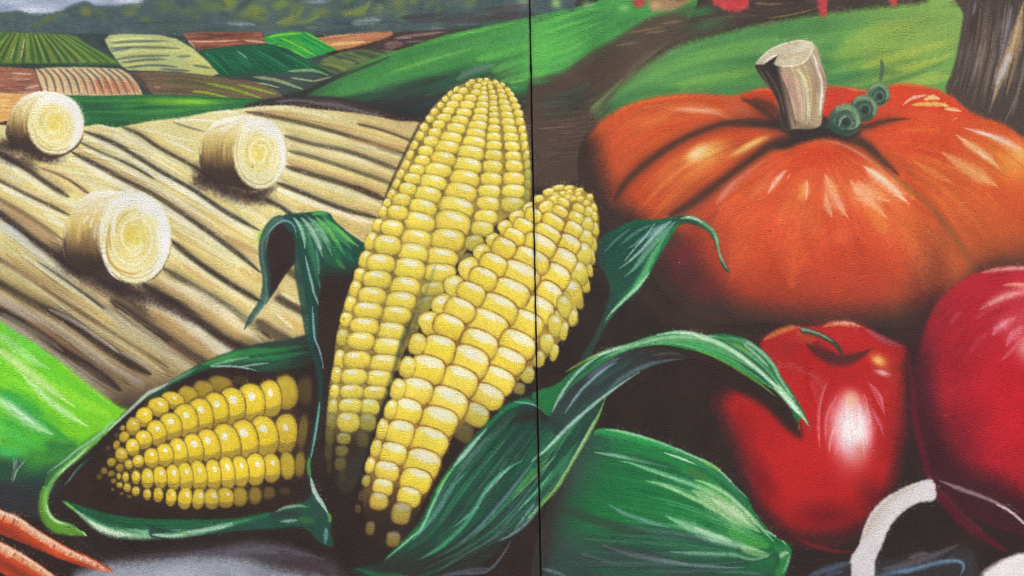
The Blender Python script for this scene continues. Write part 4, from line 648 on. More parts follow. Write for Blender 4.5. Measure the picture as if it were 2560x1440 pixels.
# ------------------------------------------------------------- closed ear
T_EAR = node('unhusked_corn_ear', label='closed green corn ear in its husk, tip pointing to the bottom right', category='corn ear')
O_EH = node('husk', T_EAR); O_ET = node('husk_tip', T_EAR)
ear = [(1440, 1130), (1479, 1085), (1502, 1071), (1560, 1077), (1647, 1103), (1734, 1138), (1791, 1167), (1849, 1225), (1907, 1283), (1965, 1346), (1977, 1374), (1974, 1402), (1962, 1440), (1920, 1500), (1700, 1560), (1340, 1560), (1330, 1440), (1350, 1330), (1390, 1220)]
EM = fill(ear, (32, 118, 66), 3, oid=O_EH)
put(ALL, EM * sm((1560 - X + (Y - 1200) * -.55) / 200) * .95, (58, 76, 76)); put(ALL, EM * sm((Y - 1290 - (X - 1500) * .22) / 110) * .92, (58, 80, 76)); put(ALL, EM * sm((1440 - X + (1150 - Y) * .2) / 60) * .8, (62, 56, 56))
put(ALL, EM * sm((1475 - X - (Y - 1150) * .25) / 90) * .9, (62, 54, 53))
eA = [(1500, 1080), (1640, 1110), (1790, 1180), (1960, 1360)]; eB = [(1380, 1440), (1560, 1440), (1780, 1430), (1960, 1390)]
weave(eA, eB, 150, lambda q: ([(34, 128, 68), (24, 104, 62), (48, 150, 78), (40, 140, 74)] if q < .6 else [(50, 88, 76), (58, 72, 74), (44, 104, 72), (62, 84, 84)])[RNG.randint(4)], (2, 7), (.25, .5), (0, .6), (.4, 1), soft=1, clip=EM)
EZ = (1300, 1040, 3.459)
weave(eA, eB, 46, lambda q: [(150, 206, 160), (96, 180, 110), (190, 224, 190)][RNG.randint(3)], (1.6, 3.4), (.15, .35), (.2, .7), (.6, 1), s=(0, .65), soft=.8, clip=EM)
weave(eA, eB, 30, [(84, 120, 118), (96, 136, 130)], (1, 2), (.3, .5), (0, .5), (.5, .9), s=(.55, 1), soft=.8, clip=EM)
for p, w, c, a in [([(640, 170), (700, 130), (900, 160), (1200, 250), (1400, 330)], [10, 14, 10, 6, 3], (46, 166, 86), .9), ([(720, 115), (900, 140), (1200, 220), (1500, 345), (1700, 445), (1850, 590)], [2, 4, 4, 4, 4, 3], (176, 216, 180), .85), ([(1700, 440), (1850, 590), (2000, 740)], [4, 4, 2], (170, 206, 190), .7), ([(1580, 390), (1680, 440), (1740, 490)], 5, (140, 190, 90), .7),
        ([(640, 315), (850, 345), (1100, 400), (1300, 450)], [2, 4, 3, 1.5], (150, 196, 180), .85), ([(850, 385), (1000, 420), (1250, 510), (1500, 600), (1800, 720), (2050, 900)], [2, 4, 4, 5, 4, 2], (160, 212, 170), .8), ([(1080, 560), (1250, 600), (1450, 690), (1650, 790), (1850, 920)], [2, 4, 4, 5, 2], (186, 222, 170), .85),
        ([(1480, 640), (1700, 740), (1900, 880), (2080, 1010)], [4, 20, 22, 4], (170, 210, 150), .8), ([(1650, 710), (1850, 830), (2000, 950)], [4, 10, 4], (206, 226, 190), .75), ([(1500, 560), (1700, 640), (1850, 760)], [4, 8, 3], (84, 180, 80), .8), ([(1240, 315), (1400, 370), (1540, 430)], [1, 2.5, 1], (210, 232, 210), .9), ([(1500, 545), (1650, 600), (1850, 720), (2050, 930), (2200, 1090)], [2, 4, 3, 4, 2], (196, 226, 190), .8),
        ([(1250, 860), (1450, 950), (1700, 1060), (1950, 1130), (2150, 1190)], [3, 9, 10, 7, 2], (156, 206, 166), .8), ([(1500, 960), (1700, 1040), (1850, 1090)], 5, (200, 226, 200), .7), ([(750, 755), (900, 840), (1100, 910), (1300, 970)], [2, 4, 4, 2], (120, 164, 160), .8), ([(1300, 1175), (1600, 1190), (1850, 1200), (2000, 1240), (2120, 1220), (2170, 1180)], [2, 3.5, 4, 4, 3, 2], (140, 196, 160), .8),
        ([(700, 1110), (900, 1180), (1200, 1240), (1500, 1290), (1800, 1310), (1950, 1310)], [2, 5, 5, 3, 3, 2], (130, 150, 160), .8), ([(500, 1180), (700, 1240), (900, 1300)], 3, (84, 116, 116), .6), ([(1450, 470), (1560, 510), (1620, 530)], 8, (84, 110, 60), .7), ([(1800, 1000), (2000, 1080), (2150, 1130)], 14, (96, 186, 84), .6), ([(1900, 1130), (2050, 1190), (2150, 1210)], 8, (176, 212, 150), .6),
        ([(700, 1140), (1000, 1180), (1300, 1230)], 8, (70, 64, 72), .6), ([(330, 800), (600, 880), (900, 980), (1100, 1010)], 10, (66, 60, 60), .6), ([(900, 330), (1150, 400), (1400, 480)], 8, (40, 92, 64), .6), ([(2100, 980), (2250, 1060), (2310, 1130)], [2, 3, 2], (180, 216, 190), .8), ([(1450, 400), (1700, 540), (1900, 720), (2100, 900)], 6, (30, 110, 66), .6), ([(600, 1330), (900, 1360), (1300, 1370)], 6, (40, 110, 74), .6), ([(1700, 1350), (1900, 1350), (2100, 1370)], 3, (96, 150, 130), .6), ([(190, 1320), (300, 1350), (400, 1384)], [3, 4, 2], (110, 140, 150), .8)]:
    stroke(Z(p, *EZ), [v * 1.25 for v in w] if isinstance(w, list) else w * 1.2, c, a, .85, clip=EM)
fill(Z([(2200, 1130), (2270, 1120), (2335, 1140), (2345, 1200), (2325, 1280), (2280, 1380), (2210, 1384), (2215, 1290), (2240, 1210)], *EZ), (54, 132, 76), 3, oid=O_ET); stroke(Z([(2250, 1230), (2275, 1190), (2330, 1180)], *EZ), [6, 6, 4], (176, 214, 180), .8, .8); stroke(Z([(2330, 1200), (2310, 1280), (2270, 1370)], *EZ), 3, (130, 190, 150), .8, .8); stroke(Z([(2215, 1180), (2230, 1250), (2220, 1330)], *EZ), 5, (50, 80, 60), .7, .9)

# ------------------------------------------------------------- tomato
T_TOM = node('tomato', label='red painted tomato with green stalk and broad white shine', category='tomato')
O_TB = node('skin', T_TOM); O_TS = node('stalk', T_TOM)
tom = [(1902, 856), (1925, 834), (1970, 816), (2010, 815), (2050, 812), (2085, 804), (2120, 804), (2165, 816), (2215, 846), (2262, 866), (2266, 900), (2266, 960), (2268, 1040), (2260, 1115), (2244, 1200), (2214, 1270), (2156, 1326), (2084, 1360), (2006, 1360), (1944, 1332), (1892, 1270), (1858, 1190), (1826, 1110), (1800, 1050), (1784, 1000), (1830, 960), (1880, 930), (1900, 890)]
TM = fill(tom, (194, 36, 38), 10, oid=O_TB)
for (x, y, rx, ry, an, c, a) in [(1990, 1150, 140, 150, 0, (204, 36, 38), .8), (2070, 1290, 120, 50, 0, (124, 26, 36), .8), (2246, 1100, 40, 160, 0, (140, 36, 42), .7), (1850, 1080, 46, 90, -20, (150, 30, 40), .7), (1900, 1190, 40, 110, -25, (126, 28, 38), .7), (2090, 900, 130, 40, 0, (206, 40, 40), .7), (1960, 870, 60, 30, -20, (172, 44, 48), .7), (2190, 1250, 70, 60, 40, (110, 28, 36), .7), (2230, 930, 40, 60, 0, (176, 50, 44), .7), (2010, 1000, 60, 80, 0, (206, 36, 38), .7)]: blob(x, y, rx, ry, c, a, an, clip=TM)
SHADE = (64, 50, 47)
fill([(1720, 880), (1850, 892), (1935, 962), (1985, 1026), (2003, 1092), (1966, 1072), (1914, 1020), (1860, 988), (1800, 972), (1700, 985)], (58, 43, 42), 14)
tcore = region([(1925, 850), (2000, 820), (2110, 806), (2240, 856), (2258, 930), (2258, 1040), (2248, 1115), (2224, 1200), (2184, 1270), (2116, 1318), (2016, 1328), (1942, 1294), (1888, 1222), (1858, 1130), (1828, 1060), (1812, 1005), (1860, 940)], 24)
put(ALL, (TM > .004) * (1 - tcore) * np.maximum(sm((Y - 930) / 60), sm((X - 2200) / 40) * sm((Y - 880) / 40)) * .97, (76, 40, 44))
for p, w, c, a in [([(1908, 852), (1935, 834), (1975, 820), (2005, 818)], [5, 8, 8, 4], (206, 150, 76), .85), ([(2055, 818), (2085, 808), (2120, 808), (2160, 818)], [4, 8, 8, 4], (216, 168, 120), .85), ([(2080, 808), (2120, 806), (2140, 810)], 4, (236, 206, 190), .7), ([(2160, 822), (2210, 846), (2256, 868)], [5, 8, 4], (176, 110, 130), .7), ([(2190, 850), (2230, 858), (2262, 868)], 7, (160, 76, 92), .7), ([(1990, 830), (2030, 850), (2030, 862)], 10, (196, 110, 50), .5)]: stroke(p, w, c, a, .9, clip=TM)
blob(2110, 840, 70, 30, (204, 44, 44), .8, 10, clip=TM); blob(2010, 850, 50, 18, (190, 60, 50), .6, 10, clip=TM)
stroke([(2015, 858), (2040, 880), (2080, 898), (2120, 900), (2160, 884), (2185, 868)], [8, 10, 15, 16, 9, 4], (66, 48, 50), .92, .9); stroke([(2030, 856), (2060, 876), (2090, 886)], 9, (80, 44, 50), .7, 1)
blob(2198, 900, 36, 24, (214, 120, 60), .8, 30); blob(2196, 902, 22, 14, (236, 190, 110), .9, 30); blob(2206, 932, 26, 10, (226, 200, 196), .8, 15)
for p, w, c, a in [([(2012, 935), (1985, 915), (1950, 915), (1942, 930)], 7, (190, 110, 120), .6), ([(2070, 950), (2052, 1000), (2046, 1060), (2050, 1130)], [2, 4, 4, 2], (230, 150, 170), .85), ([(2094, 985), (2068, 1040), (2064, 1110)], [2, 4, 2], (236, 170, 188), .8), ([(2170, 955), (2195, 990), (2212, 1040)], [3, 9, 2], (220, 150, 176), .75), ([(2180, 1020), (2200, 1060), (2210, 1090)], [2, 6, 2], (216, 130, 160), .7), ([(2020, 930), (2050, 950), (2060, 980)], 10, (206, 110, 124), .5), ([(2030, 950), (2040, 980), (2046, 1010)], 8, (206, 96, 110), .5)]: stroke(p, w, c, a, .9, dry=.5)
blob(2126, 1090, 66, 120, (226, 96, 100), .8, -4); blob(2124, 1000, 30, 34, (214, 140, 110), .7); blob(2126, 1075, 66, 104, (232, 176, 190), .9, -4); blob(2130, 1066, 56, 88, (240, 222, 226), .97, -4); blob(2136, 1074, 42, 68, (243, 239, 240), .97, -4); blob(2130, 1000, 22, 26, (222, 176, 140), .6); blob(2150, 1130, 30, 40, (206, 100, 80), .5)
for k in range(46):
    x = 2128 + RNG.uniform(-56, 56); y = 1060 + RNG.uniform(-60, 60); l = RNG.uniform(20, 60); k_ = (x - 2128) * .004
    stroke([(x - k_ * l, y - l * .6), (x, y), (x + k_ * l * .3, y + l * .6)], RNG.uniform(1.2, 3), [(246, 238, 240), (226, 150, 172), (240, 206, 216), (232, 150, 160)][RNG.randint(4)], RNG.uniform(.2, .45), 1)
stroke([(2000, 825), (2035, 832), (2070, 848), (2095, 868), (2108, 890)], [7, 7, 6, 5.5, 4], (52, 82, 62), .97, .5, (.02, .1), oid=O_TS); stroke([(2000, 822), (2030, 828), (2060, 840), (2085, 856)], [5, 3, 2.4, 1.5], (150, 186, 162), .85, .8, (.02, .3)); stroke([(2090, 862), (2104, 884)], 3, (56, 52, 50), .7)
# ------------------------------------------------------------- large round red vegetable and its root
T_RAD = node('radish', label='large glossy red round radish cropped by the right edge', category='radish')
O_RB = node('skin', T_RAD); O_RR = node('root', T_RAD, label='white root curving down to the left'); O_RR2 = node('root', T_RAD, label='white root end at the bottom right')
rad = [(2560, 666), (2485, 671), (2410, 698), (2350, 752), (2310, 830), (2292, 920), (2284, 1010), (2294, 1090), (2322, 1170), (2366, 1235), (2430, 1285), (2510, 1320), (2640, 1340), (2800, 1280), (2880, 980), (2780, 730), (2660, 676)]
blob(2330, 900, 90, 300, (74, 34, 46), .8, 0); 
RM = fill(rad, (196, 36, 54), 8, oid=O_RB)
for (x, y, rx, ry, an, c, a) in [(2540, 980, 190, 260, 0, (204, 26, 44), .9), (2450, 800, 140, 110, -40, (190, 32, 50), .7), (2304, 1000, 60, 250, 0, (104, 32, 48), .8), (2340, 1140, 90, 150, -20, (76, 32, 44), .95), (2430, 1240, 130, 90, 30, (72, 36, 44), .95), (2400, 1090, 80, 130, -15, (130, 30, 46), .6), (2380, 900, 70, 130, 10, (166, 30, 46), .6), (2520, 1290, 130, 60, 20, (64, 40, 46), .95), (2560, 1180, 90, 90, 0, (176, 28, 42), .6), (2350, 780, 60, 60, -40, (150, 38, 50), .6), (2560, 1050, 70, 130, 0, (214, 28, 44), .7)]: blob(x, y, rx, ry, c, a, an, clip=RM)
rcore = region([(2600, 680), (2500, 685), (2420, 705), (2360, 765), (2330, 850), (2322, 930), (2330, 1020), (2355, 1100), (2405, 1170), (2500, 1200), (2620, 1240), (2800, 1200), (2850, 960)], 40)
put(ALL, (RM > .004) * (1 - rcore) * sm((Y - 780) / 150) * .85, (74, 34, 44))
for k in range(80):
    an = RNG.uniform(-2.9, -1.6); r0 = RNG.uniform(150, 290); cx_, cy_ = 2560, 960
    t = np.linspace(an, an + RNG.uniform(.15, .5), 8); stroke(np.stack([cx_ + np.cos(t) * r0 * .95, cy_ + np.sin(t) * r0], 1), RNG.uniform(2, 6), [(206, 40, 58), (160, 26, 44), (190, 50, 66), (214, 34, 48)][RNG.randint(4)], RNG.uniform(.15, .4), 1, clip=RM, raw=True)
for p, w, c, a in [([(2450, 682), (2500, 672), (2560, 668), (2620, 672)], [3, 5, 5, 4], (230, 206, 186), .9), ([(2508, 713), (2540, 712), (2600, 722)], [2, 6, 6], (226, 176, 150), .85), ([(2447, 776), (2480, 754), (2520, 738), (2560, 730), (2620, 730)], [3, 9, 10, 9, 6], (216, 130, 130), .8), ([(2470, 764), (2510, 742), (2550, 734)], 5, (232, 180, 170), .7), ([(2480, 840), (2500, 816), (2540, 794)], [3, 10, 4], (226, 150, 168), .85), ([(2498, 820), (2520, 802)], 5, (240, 196, 206), .7), ([(2516, 866), (2530, 840), (2560, 814)], [3, 9, 6], (222, 140, 160), .85), ([(2374, 812), (2390, 790), (2408, 776)], [2, 5, 2], (206, 80, 96), .7), ([(2424, 884), (2440, 858), (2474, 826)], [2, 6, 2], (206, 70, 90), .6), ([(2440, 800), (2460, 780), (2500, 760)], 6, (206, 80, 96), .5), ([(2550, 880), (2560, 860), (2580, 840)], 10, (226, 130, 130), .7), ([(2420, 690), (2460, 676), (2520, 668)], 3, (190, 80, 90), .6)]: stroke(p, [v * 2 for v in w] if isinstance(w, list) else w * 2, tuple(np.array(c) * .5 + np.array((206, 50, 70)) * .5), a * .5, 1, clip=RM, dry=.3); stroke(p, [v * 1.2 for v in w] if isinstance(w, list) else w * 1.2, c, a, .95, clip=RM, dry=.4)
blob(2545, 800, 80, 50, (214, 96, 104), .45, -30, clip=RM); blob(2575, 870, 50, 60, (226, 130, 128), .8, 0, clip=RM); blob(2585, 872, 30, 40, (238, 200, 186), .8, 0, clip=RM); stroke([(2500, 905), (2525, 880), (2550, 850)], [2, 7, 3], (222, 120, 136), .6, 1, clip=RM)
stroke([(2268, 860), (2280, 960), (2290, 1060), (2310, 1140), (2330, 1210), (2390, 1290), (2450, 1335), (2520, 1380)], [5, 8, 9, 9, 9, 11, 12, 12], (112, 28, 52), .85, .8, (.3, .15)); stroke([(2350, 1225), (2400, 1280), (2460, 1330)], 5, (136, 40, 66), .6, .9)
stroke([(2345, 1200), (2400, 1222), (2450, 1240), (2500, 1262), (2540, 1290), (2580, 1330)], [3, 6, 5, 4, 4, 5], (176, 160, 164), .8, .9); stroke([(2490, 1260), (2530, 1282), (2575, 1322)], 3, (226, 212, 216), .8, .8)
RT = fill([(2332, 1203), (2300, 1206), (2262, 1220), (2215, 1246), (2178, 1284), (2158, 1330), (2148, 1366), (2130, 1392), (2128, 1412), (2136, 1460), (2180, 1460), (2188, 1400), (2204, 1360), (2226, 1312), (2262, 1274), (2300, 1254), (2336, 1247)], (226, 222, 227), 5, oid=O_RR)
smudge(RT, .4, (206, 200, 206), NM); stroke([(2300, 1212), (2240, 1240), (2190, 1290), (2160, 1350)], 6, (196, 178, 160), .6, .9, clip=RT); stroke([(2330, 1246), (2270, 1272), (2226, 1316), (2196, 1390)], 4, (200, 190, 206), .6, .9, clip=RT); stroke([(2280, 1262), (2220, 1290), (2190, 1330)], .9, (110, 100, 110), .6, .9, dry=.9)
fill([(2440, 1448), (2470, 1425), (2515, 1396), (2560, 1384), (2640, 1400), (2640, 1480), (2440, 1480)], (230, 226, 230), 6, oid=O_RR2); stroke([(2450, 1436), (2500, 1404), (2540, 1392)], 5, (206, 190, 200), .6, .9)
stroke([(1990, 1346), (2040, 1366), (2090, 1378), (2140, 1380)], [3, 6, 5, 3], (150, 30, 46), .8, .9)
# blue brush marks on the ground, lower right
O_CL2 = node('cloth', kind='structure', label='blue grey painted brush marks on the ground below the radish')
m = fill([(1990, 1500), (2060, 1430), (2130, 1402), (2230, 1398), (2330, 1380), (2410, 1370), (2440, 1400), (2420, 1500)], (60, 56, 62), 12, oid=O_CL2); OID[RT > .5] = O_RR
COL[RT > .02] = COL[RT > .02]
for p, w, c, a in [([(2020, 1440), (2080, 1420), (2130, 1404)], 8, (92, 112, 136), .8), ([(2200, 1424), (2260, 1412), (2330, 1390), (2400, 1360)], [4, 9, 9, 4], (120, 112, 120), .6), ([(2230, 1432), (2280, 1424), (2340, 1408), (2390, 1402), (2410, 1414), (2400, 1440)], [5, 7, 6, 6, 6, 5], (112, 150, 182), .85), ([(2190, 1445), (2230, 1432), (2280, 1425)], 8, (100, 132, 160), .7), ([(2270, 1395), (2300, 1385), (2320, 1384)], 6, (140, 140, 150), .5), ([(2060, 1440), (2110, 1428)], 5, (80, 100, 124), .7)]: stroke(p, w, c, a, .9)
put(ALL, RT, (228, 224, 228)); smudge(RT, .6, (196, 190, 198)); blob(2180, 1300, 40, 70, (190, 180, 176), .5, 30, clip=RT); stroke([(2300, 1212), (2240, 1240), (2190, 1290), (2160, 1350)], 6, (196, 178, 160), .6, .9, clip=RT); stroke([(2280, 1262), (2220, 1290), (2190, 1330)], 1.1, (96, 88, 96), .7, .9, dry=.9); stroke([(2330, 1246), (2270, 1272), (2226, 1316), (2196, 1390)], 4, (200, 190, 206), .6, .9, clip=RT)
# ------------------------------------------------------------- big pale green leaf at the left
O_GL = node('broad_leaf', label='bright lime striped leaf reaching in from the left edge', category='leaf')
GLM = fill([(-900, 300), (-300, 560), (0, 802), (75, 850), (150, 905), (225, 966), (300, 1018), (312, 1028), (255, 1092), (205, 1140), (140, 1185), (90, 1215), (0, 1215), (-900, 1215)], (120, 204, 44), 6, oid=O_GL)
gA = [(-60, 770), (75, 858), (200, 955), (305, 1025)]; gB2 = [(-60, 1130), (40, 1170), (110, 1190), (190, 1150)]
put(ALL, GLM * sm((Y - 1070 - X * .12) / 120) * .95, (48, 96, 66))
weave(gA, gB2, 120, lambda q: ([(112, 206, 40), (136, 216, 52), (96, 196, 50)] if q < .45 else [(60, 176, 66), (44, 156, 72), (112, 200, 44), (90, 186, 52)])[RNG.randint(3)], (5, 14), (.3, .6), (0, .5), (.5, 1), soft=1, clip=GLM)
for p, w, c, a in [([(-20, 826), (30, 862), (80, 900), (130, 925)], [8, 9, 8, 3], (170, 226, 150), .85), ([(-20, 862), (60, 922), (120, 968), (190, 1020)], [9, 10, 9, 4], (196, 226, 160), .85), ([(50, 930), (110, 990), (160, 1030), (225, 1070)], [3, 7, 7, 3], (200, 234, 186), .85), ([(-20, 986), (30, 1018), (80, 1056), (135, 1088)], [10, 13, 12, 5], (190, 226, 190), .9), ([(20, 1005), (60, 1040), (90, 1060)], 4, (226, 240, 226), .7),
        ([(-20, 960), (60, 1020), (130, 1070), (170, 1100)], 9, (44, 152, 74), .7), ([(0, 990), (40, 990), (110, 1040)], 12, (40, 160, 70), .5), ([(0, 812), (60, 850), (130, 900)], 6, (110, 214, 96), .7), ([(-20, 1070), (40, 1090), (90, 1120)], 10, (72, 190, 96), .6), ([(0, 1100), (80, 1130), (140, 1140)], 10, (60, 150, 60), .6), ([(120, 1110), (160, 1120), (190, 1110)], 16, (46, 110, 70), .7), ([(150, 905), (220, 965), (290, 1018)], 5, (150, 222, 90), .5), ([(130, 960), (220, 1010), (280, 1040)], 9, (150, 224, 56), .6)]:
    stroke(p, [v * 1.35 for v in w] if isinstance(w, list) else w * 1.3, c, a, 1, clip=GLM)
put(ALL, GLM * sm((Y - 1110 - X * .05) / 70) * .9, (42, 78, 66))
for (x, y, rx, ry, an, c, a) in [(30, 1190, 80, 40, 0, (48, 90, 64), .7), (90, 1160, 50, 30, -20, (72, 160, 56), .5), (20, 1130, 60, 22, 0, (72, 200, 110), .6)]: blob(x, y, rx, ry, c, a, an)
for k in range(16):
    x = RNG.uniform(14, 60); stroke([(x + RNG.uniform(-14, 14), RNG.uniform(1136, 1160)), (x * .5 + 14, 1176), (26 + (x - 30) * .25, 1206)], RNG.uniform(.8, 2), [(90, 110, 112), (60, 76, 80), (150, 180, 160)][RNG.randint(3)], .7, .8)
# dark ground below the leaf
put(ALL, region([(-900, 1205), (60, 1205), (120, 1240), (110, 1300), (200, 1350), (280, 1420), (0, 1280), (-900, 1280)], 14) * .9, (58, 58, 64)); blob(100, 1215, 60, 30, (46, 70, 66), .7)

# ------------------------------------------------------------- kernel painter
def kern(parent, x, y, w, h, ang=0., style='A', dim=0., shade=0., dimc=(64, 50, 46), two=False, hx=None, hw=1.0):
    """one painted kernel: rounded cell, darker foot, white shine"""
    o = node('kernel', parent)
    w *= 1.05 if style != 'B' else 1.06; h *= 1.08 if style != 'B' else 1.1
    if style == 'C': w *= 1.04; h *= 1.08
    R = max(w, h) * .62
    W = win(x - R, y - R, x + R, y + R)
    if W is None: return
    ca, sa = math.cos(math.radians(ang)), math.sin(math.radians(ang))
    dx = X[W] - x; dy = Y[W] - y
    jx, jy = RNG.uniform(-.05, .05), RNG.uniform(-.06, .06)
    xn = (dx * ca + dy * sa) / (w / 2); yn = (-dx * sa + dy * ca) / (h / 2)
    xn = xn + jx * yn * yn * 2 + jy * yn
    p = 2.5 if style == 'A' else (2.75 if style == 'B' else 2.25)
    r = (np.abs(xn) ** p + np.abs(yn) ** p) ** (1 / p)
    px = min(w, h) / 2
    e = (NF[W] - .5) * .9
    al = sm((1 - r) * px / 3.2 + .5 + e * .35)
    hue = RNG.uniform(-1, 1)
    lite = np.array([239 + 4 * hue, 223 + 5 * hue, 118 + 14 * hue]); mid = np.array([232, 211 + 5 * hue, 84]); low = np.array([184, 162, 66])
    if style == 'B': lite = np.array([242, 226, 118]); mid = np.array([236, 212, 76 + 10 * hue]); low = np.array([206, 172, 66])
    if style == 'C': lite = np.array([234, 210, 66]); mid = np.array([227, 198, 54]); low = np.array([178, 152, 62])
    lite, mid, low = lite / 255, mid / 255, low / 255
    t = sm((yn + .9) / 1.1)[..., None]; c = lite * (1 - t) + mid * t
    t = sm((yn - .1 + .25 * xn * xn) / .9)[..., None]; c = c * (1 - t * .6) + low * t * .6
    t = sm((r - .72) / .34)[..., None]; c = c * (1 - t * .4) + np.array([150, 126, 54]) / 255 * t * .4
    if style == 'C' and two:
        t = sm((yn - .38 - .1 * NM[W] + .2 * xn * xn) / .12)[..., None]; c = c * (1 - t * .8) + np.array([164, 140, 58]) / 255 * t * .8
    wht = np.array([243, 239, 222]) / 255
    if style == 'A':
        hx_ = .12 if hx is None else hx
        q = np.sqrt(((xn - hx_) / (.62 * hw)) ** 2 + ((yn + .52 + .1 * (xn - hx_) ** 2) / .40) ** 2) + e * .25
        k = sm((1.1 - q) / .9)[..., None]; c = c * (1 - k * .65) + np.array([241, 231, 160]) / 255 * k * .65
        q = np.sqrt(((xn - hx_ - .05) / (.48 * hw)) ** 2 + ((yn + .54 - .2 * (xn - hx_)) / .30) ** 2) + e * .4 + (NM[W] - .5) * .4
        k = sm((1 - q) / .5)[..., None] * .95; c = c * (1 - k) + wht * k
    elif style == 'B':
        lim = -.05 + .16 * math.sin(hue * 9) - .38 * (xn - .05) ** 2 + .5 * sm((-.15 - np.abs(xn + .28)) / .3 + .75) * (.35 + .3 * hue)
        k = sm((lim - yn - .12 + e * .12) / .22)[..., None] * sm((1.02 - r) / .2)[..., None] * .9
        c = c * (1 - k) + np.array([241, 234, 200]) / 255 * k
        q = np.sqrt(((xn + .05 + .1 * hue) / .42) ** 2 + ((yn + .62) / .24) ** 2) + e * .35
        k = sm((1 - q) / .5)[..., None] * .9; c = c * (1 - k) + wht * k
    else:
        hx_ = .12 if hx is None else hx
        q = np.sqrt(((xn - hx_ - .22 * (yn + .3)) / (.30 * hw)) ** 2 + ((yn + .34) / .24) ** 2) + e * .5 + (NM[W] - .5) * .5
        k = sm((1 - q) / .25)[..., None] * .97 * (0 if two is None else 1); c = c * (1 - k) + wht * k
    if shade > 0:                                    # greenish shade put into the colour of kernels deep between the cobs
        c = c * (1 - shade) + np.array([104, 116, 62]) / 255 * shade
    if dim > 0:
        al = al * (1 - dim * .55); c = c * (1 - dim) + cc(dimc) * dim
        r2 = sm((1.05 - r) / .5); al = al * (1 - dim + dim * r2)
    # dark joint drawn round the kernel first
    gap = sm((1.10 - r) * px / 3 + .5) * ((.2 if style == 'A' else .4) + .55 * NM[W]) * (1 - dim)
    gc = (124, 100, 54) if style == 'A' else ((136, 92, 48) if style == 'B' else (104, 76, 48))
    put(W, gap, gc)
    put(W, al, c.astype(np.float32), None, o, .45)
def kz(parent, lst, ox, oy, s, **kw):
    for k in lst:
        d = dict(kw)
        if len(k) > 5: d.update(k[5])
        kern(parent, ox + k[0] / s, oy + k[1] / s, k[2] / s, k[3] / s, k[4] if len(k) > 4 and k[4] is not None else kw.get('ang', 0), **{q: v for q, v in d.items() if q != 'ang'})

# ------------------------------------------------------------- ear in the open husk (lower left)
T_C = node('corn_cob', label='short corn cob lying on its side inside an open green husk, lower left', category='corn cob', group='corn cobs')
O_CC = node('cob_core', T_C, kind='stuff'); O_CH = [node('husk_leaf', T_C) for k in range(4)]
inner = [(150, 1262), (180, 1215), (250, 1130), (320, 1050), (390, 985), (460, 940), (540, 925), (640, 925), (740, 930), (792, 960), (796, 1080), (772, 1180), (790, 1240), (760, 1280), (600, 1320), (420, 1310), (300, 1290), (220, 1262)]
IC = fill(inner, (60, 45, 42), 6, oid=O_CC)
smudge(IC, .4, (46, 34, 34), NM)
for (x, y, rx, ry, an, c, a) in [(560, 1100, 230, 120, -8, (118, 92, 62), .85), (380, 1150, 130, 70, -25, (108, 84, 58), .8), (500, 1230, 200, 40, 0, (92, 70, 50), .6)]: blob(x, y, rx, ry, c, a, an, clip=IC)
D8 = dict(dim=.55, two=None); D5 = dict(dim=.32, two=None); D9 = dict(dim=.72, two=None)
kern(T_C, 602, 950, 40, 22, 0, 'C', .8, two=None); kern(T_C, 550, 962, 58, 38, 12, 'C', .35, two=None); kern(T_C, 507, 975, 48, 40, 20, 'C', .28, two=None); kern(T_C, 469, 989, 46, 40, 20, 'C', .2, two=None); kern(T_C, 431, 1001, 54, 36, 15, 'C', .05, two=True)
kern(T_C, 396, 1017, 48, 42, 15, 'C', .05, two=True); kern(T_C, 360, 1043, 38, 42, 5, 'C', 0, two=True); kern(T_C, 333, 1066, 32, 38, 5, 'C', .1, two=True); kern(T_C, 310, 1092, 22, 24, 30, 'C', .15, two=None); kern(T_C, 307, 1070, 11, 12, 20, 'C', .2, two=None); kern(T_C, 291, 1112, 15, 20, 20, 'C', .25, two=None); kern(T_C, 270, 1120, 10, 12, 30, 'C', .7, two=None); kern(T_C, 292, 1088, 10, 12, 30, 'C', .7, two=None)
for (x, y, w, h, a, d) in [(764, 976, 40, 64, 0, .72), (716, 981, 53, 73, -4, .18), (674, 997, 54, 78, -6, .04), (626, 1010, 65, 86, -4, 0), (581, 1017, 59, 82, -6, 0), (540, 1027, 57, 78, -8, 0), (502, 1040, 56, 76, -10, 0), (464, 1052, 56, 71, -10, 0), (427, 1066, 50, 58, -8, 0), (392, 1082, 44, 54, -15, 0), (360, 1099, 38, 40, -10, 0), (332, 1118, 31, 37, -10, 0), (304, 1137, 28, 31, 0, .12), (279, 1155, 21, 18, -20, .25), (260, 1177, 15, 15, 0, .4), (248, 1192, 12, 12, 0, .6)]:
    kern(T_C, x, y, w, h, a, 'C', d, two=(None if d > .15 else True))
for (x, y, w, h, a, d) in [(757, 1080, 22, 76, 8, .55), (713, 1084, 54, 84, 2, .1), (662, 1090, 60, 86, -8, 0), (612, 1100, 60, 86, -8, 0), (568, 1107, 58, 83, -14, 0), (523, 1115, 50, 74, -12, 0), (484, 1123, 44, 67, -12, 0), (447, 1131, 40, 62, -12, 0), (412, 1138, 40, 50, -6, 0), (378, 1145, 33, 42, -4, 0), (346, 1153, 26, 27, -10, 0), (322, 1161, 19, 21, 0, .08), (300, 1169, 18, 17, -30, .3)]:
    kern(T_C, x, y, w, h, a, 'C', d, two=(None if d > .2 else True), hx=.0 if w > 45 else .12, hw=1.1)
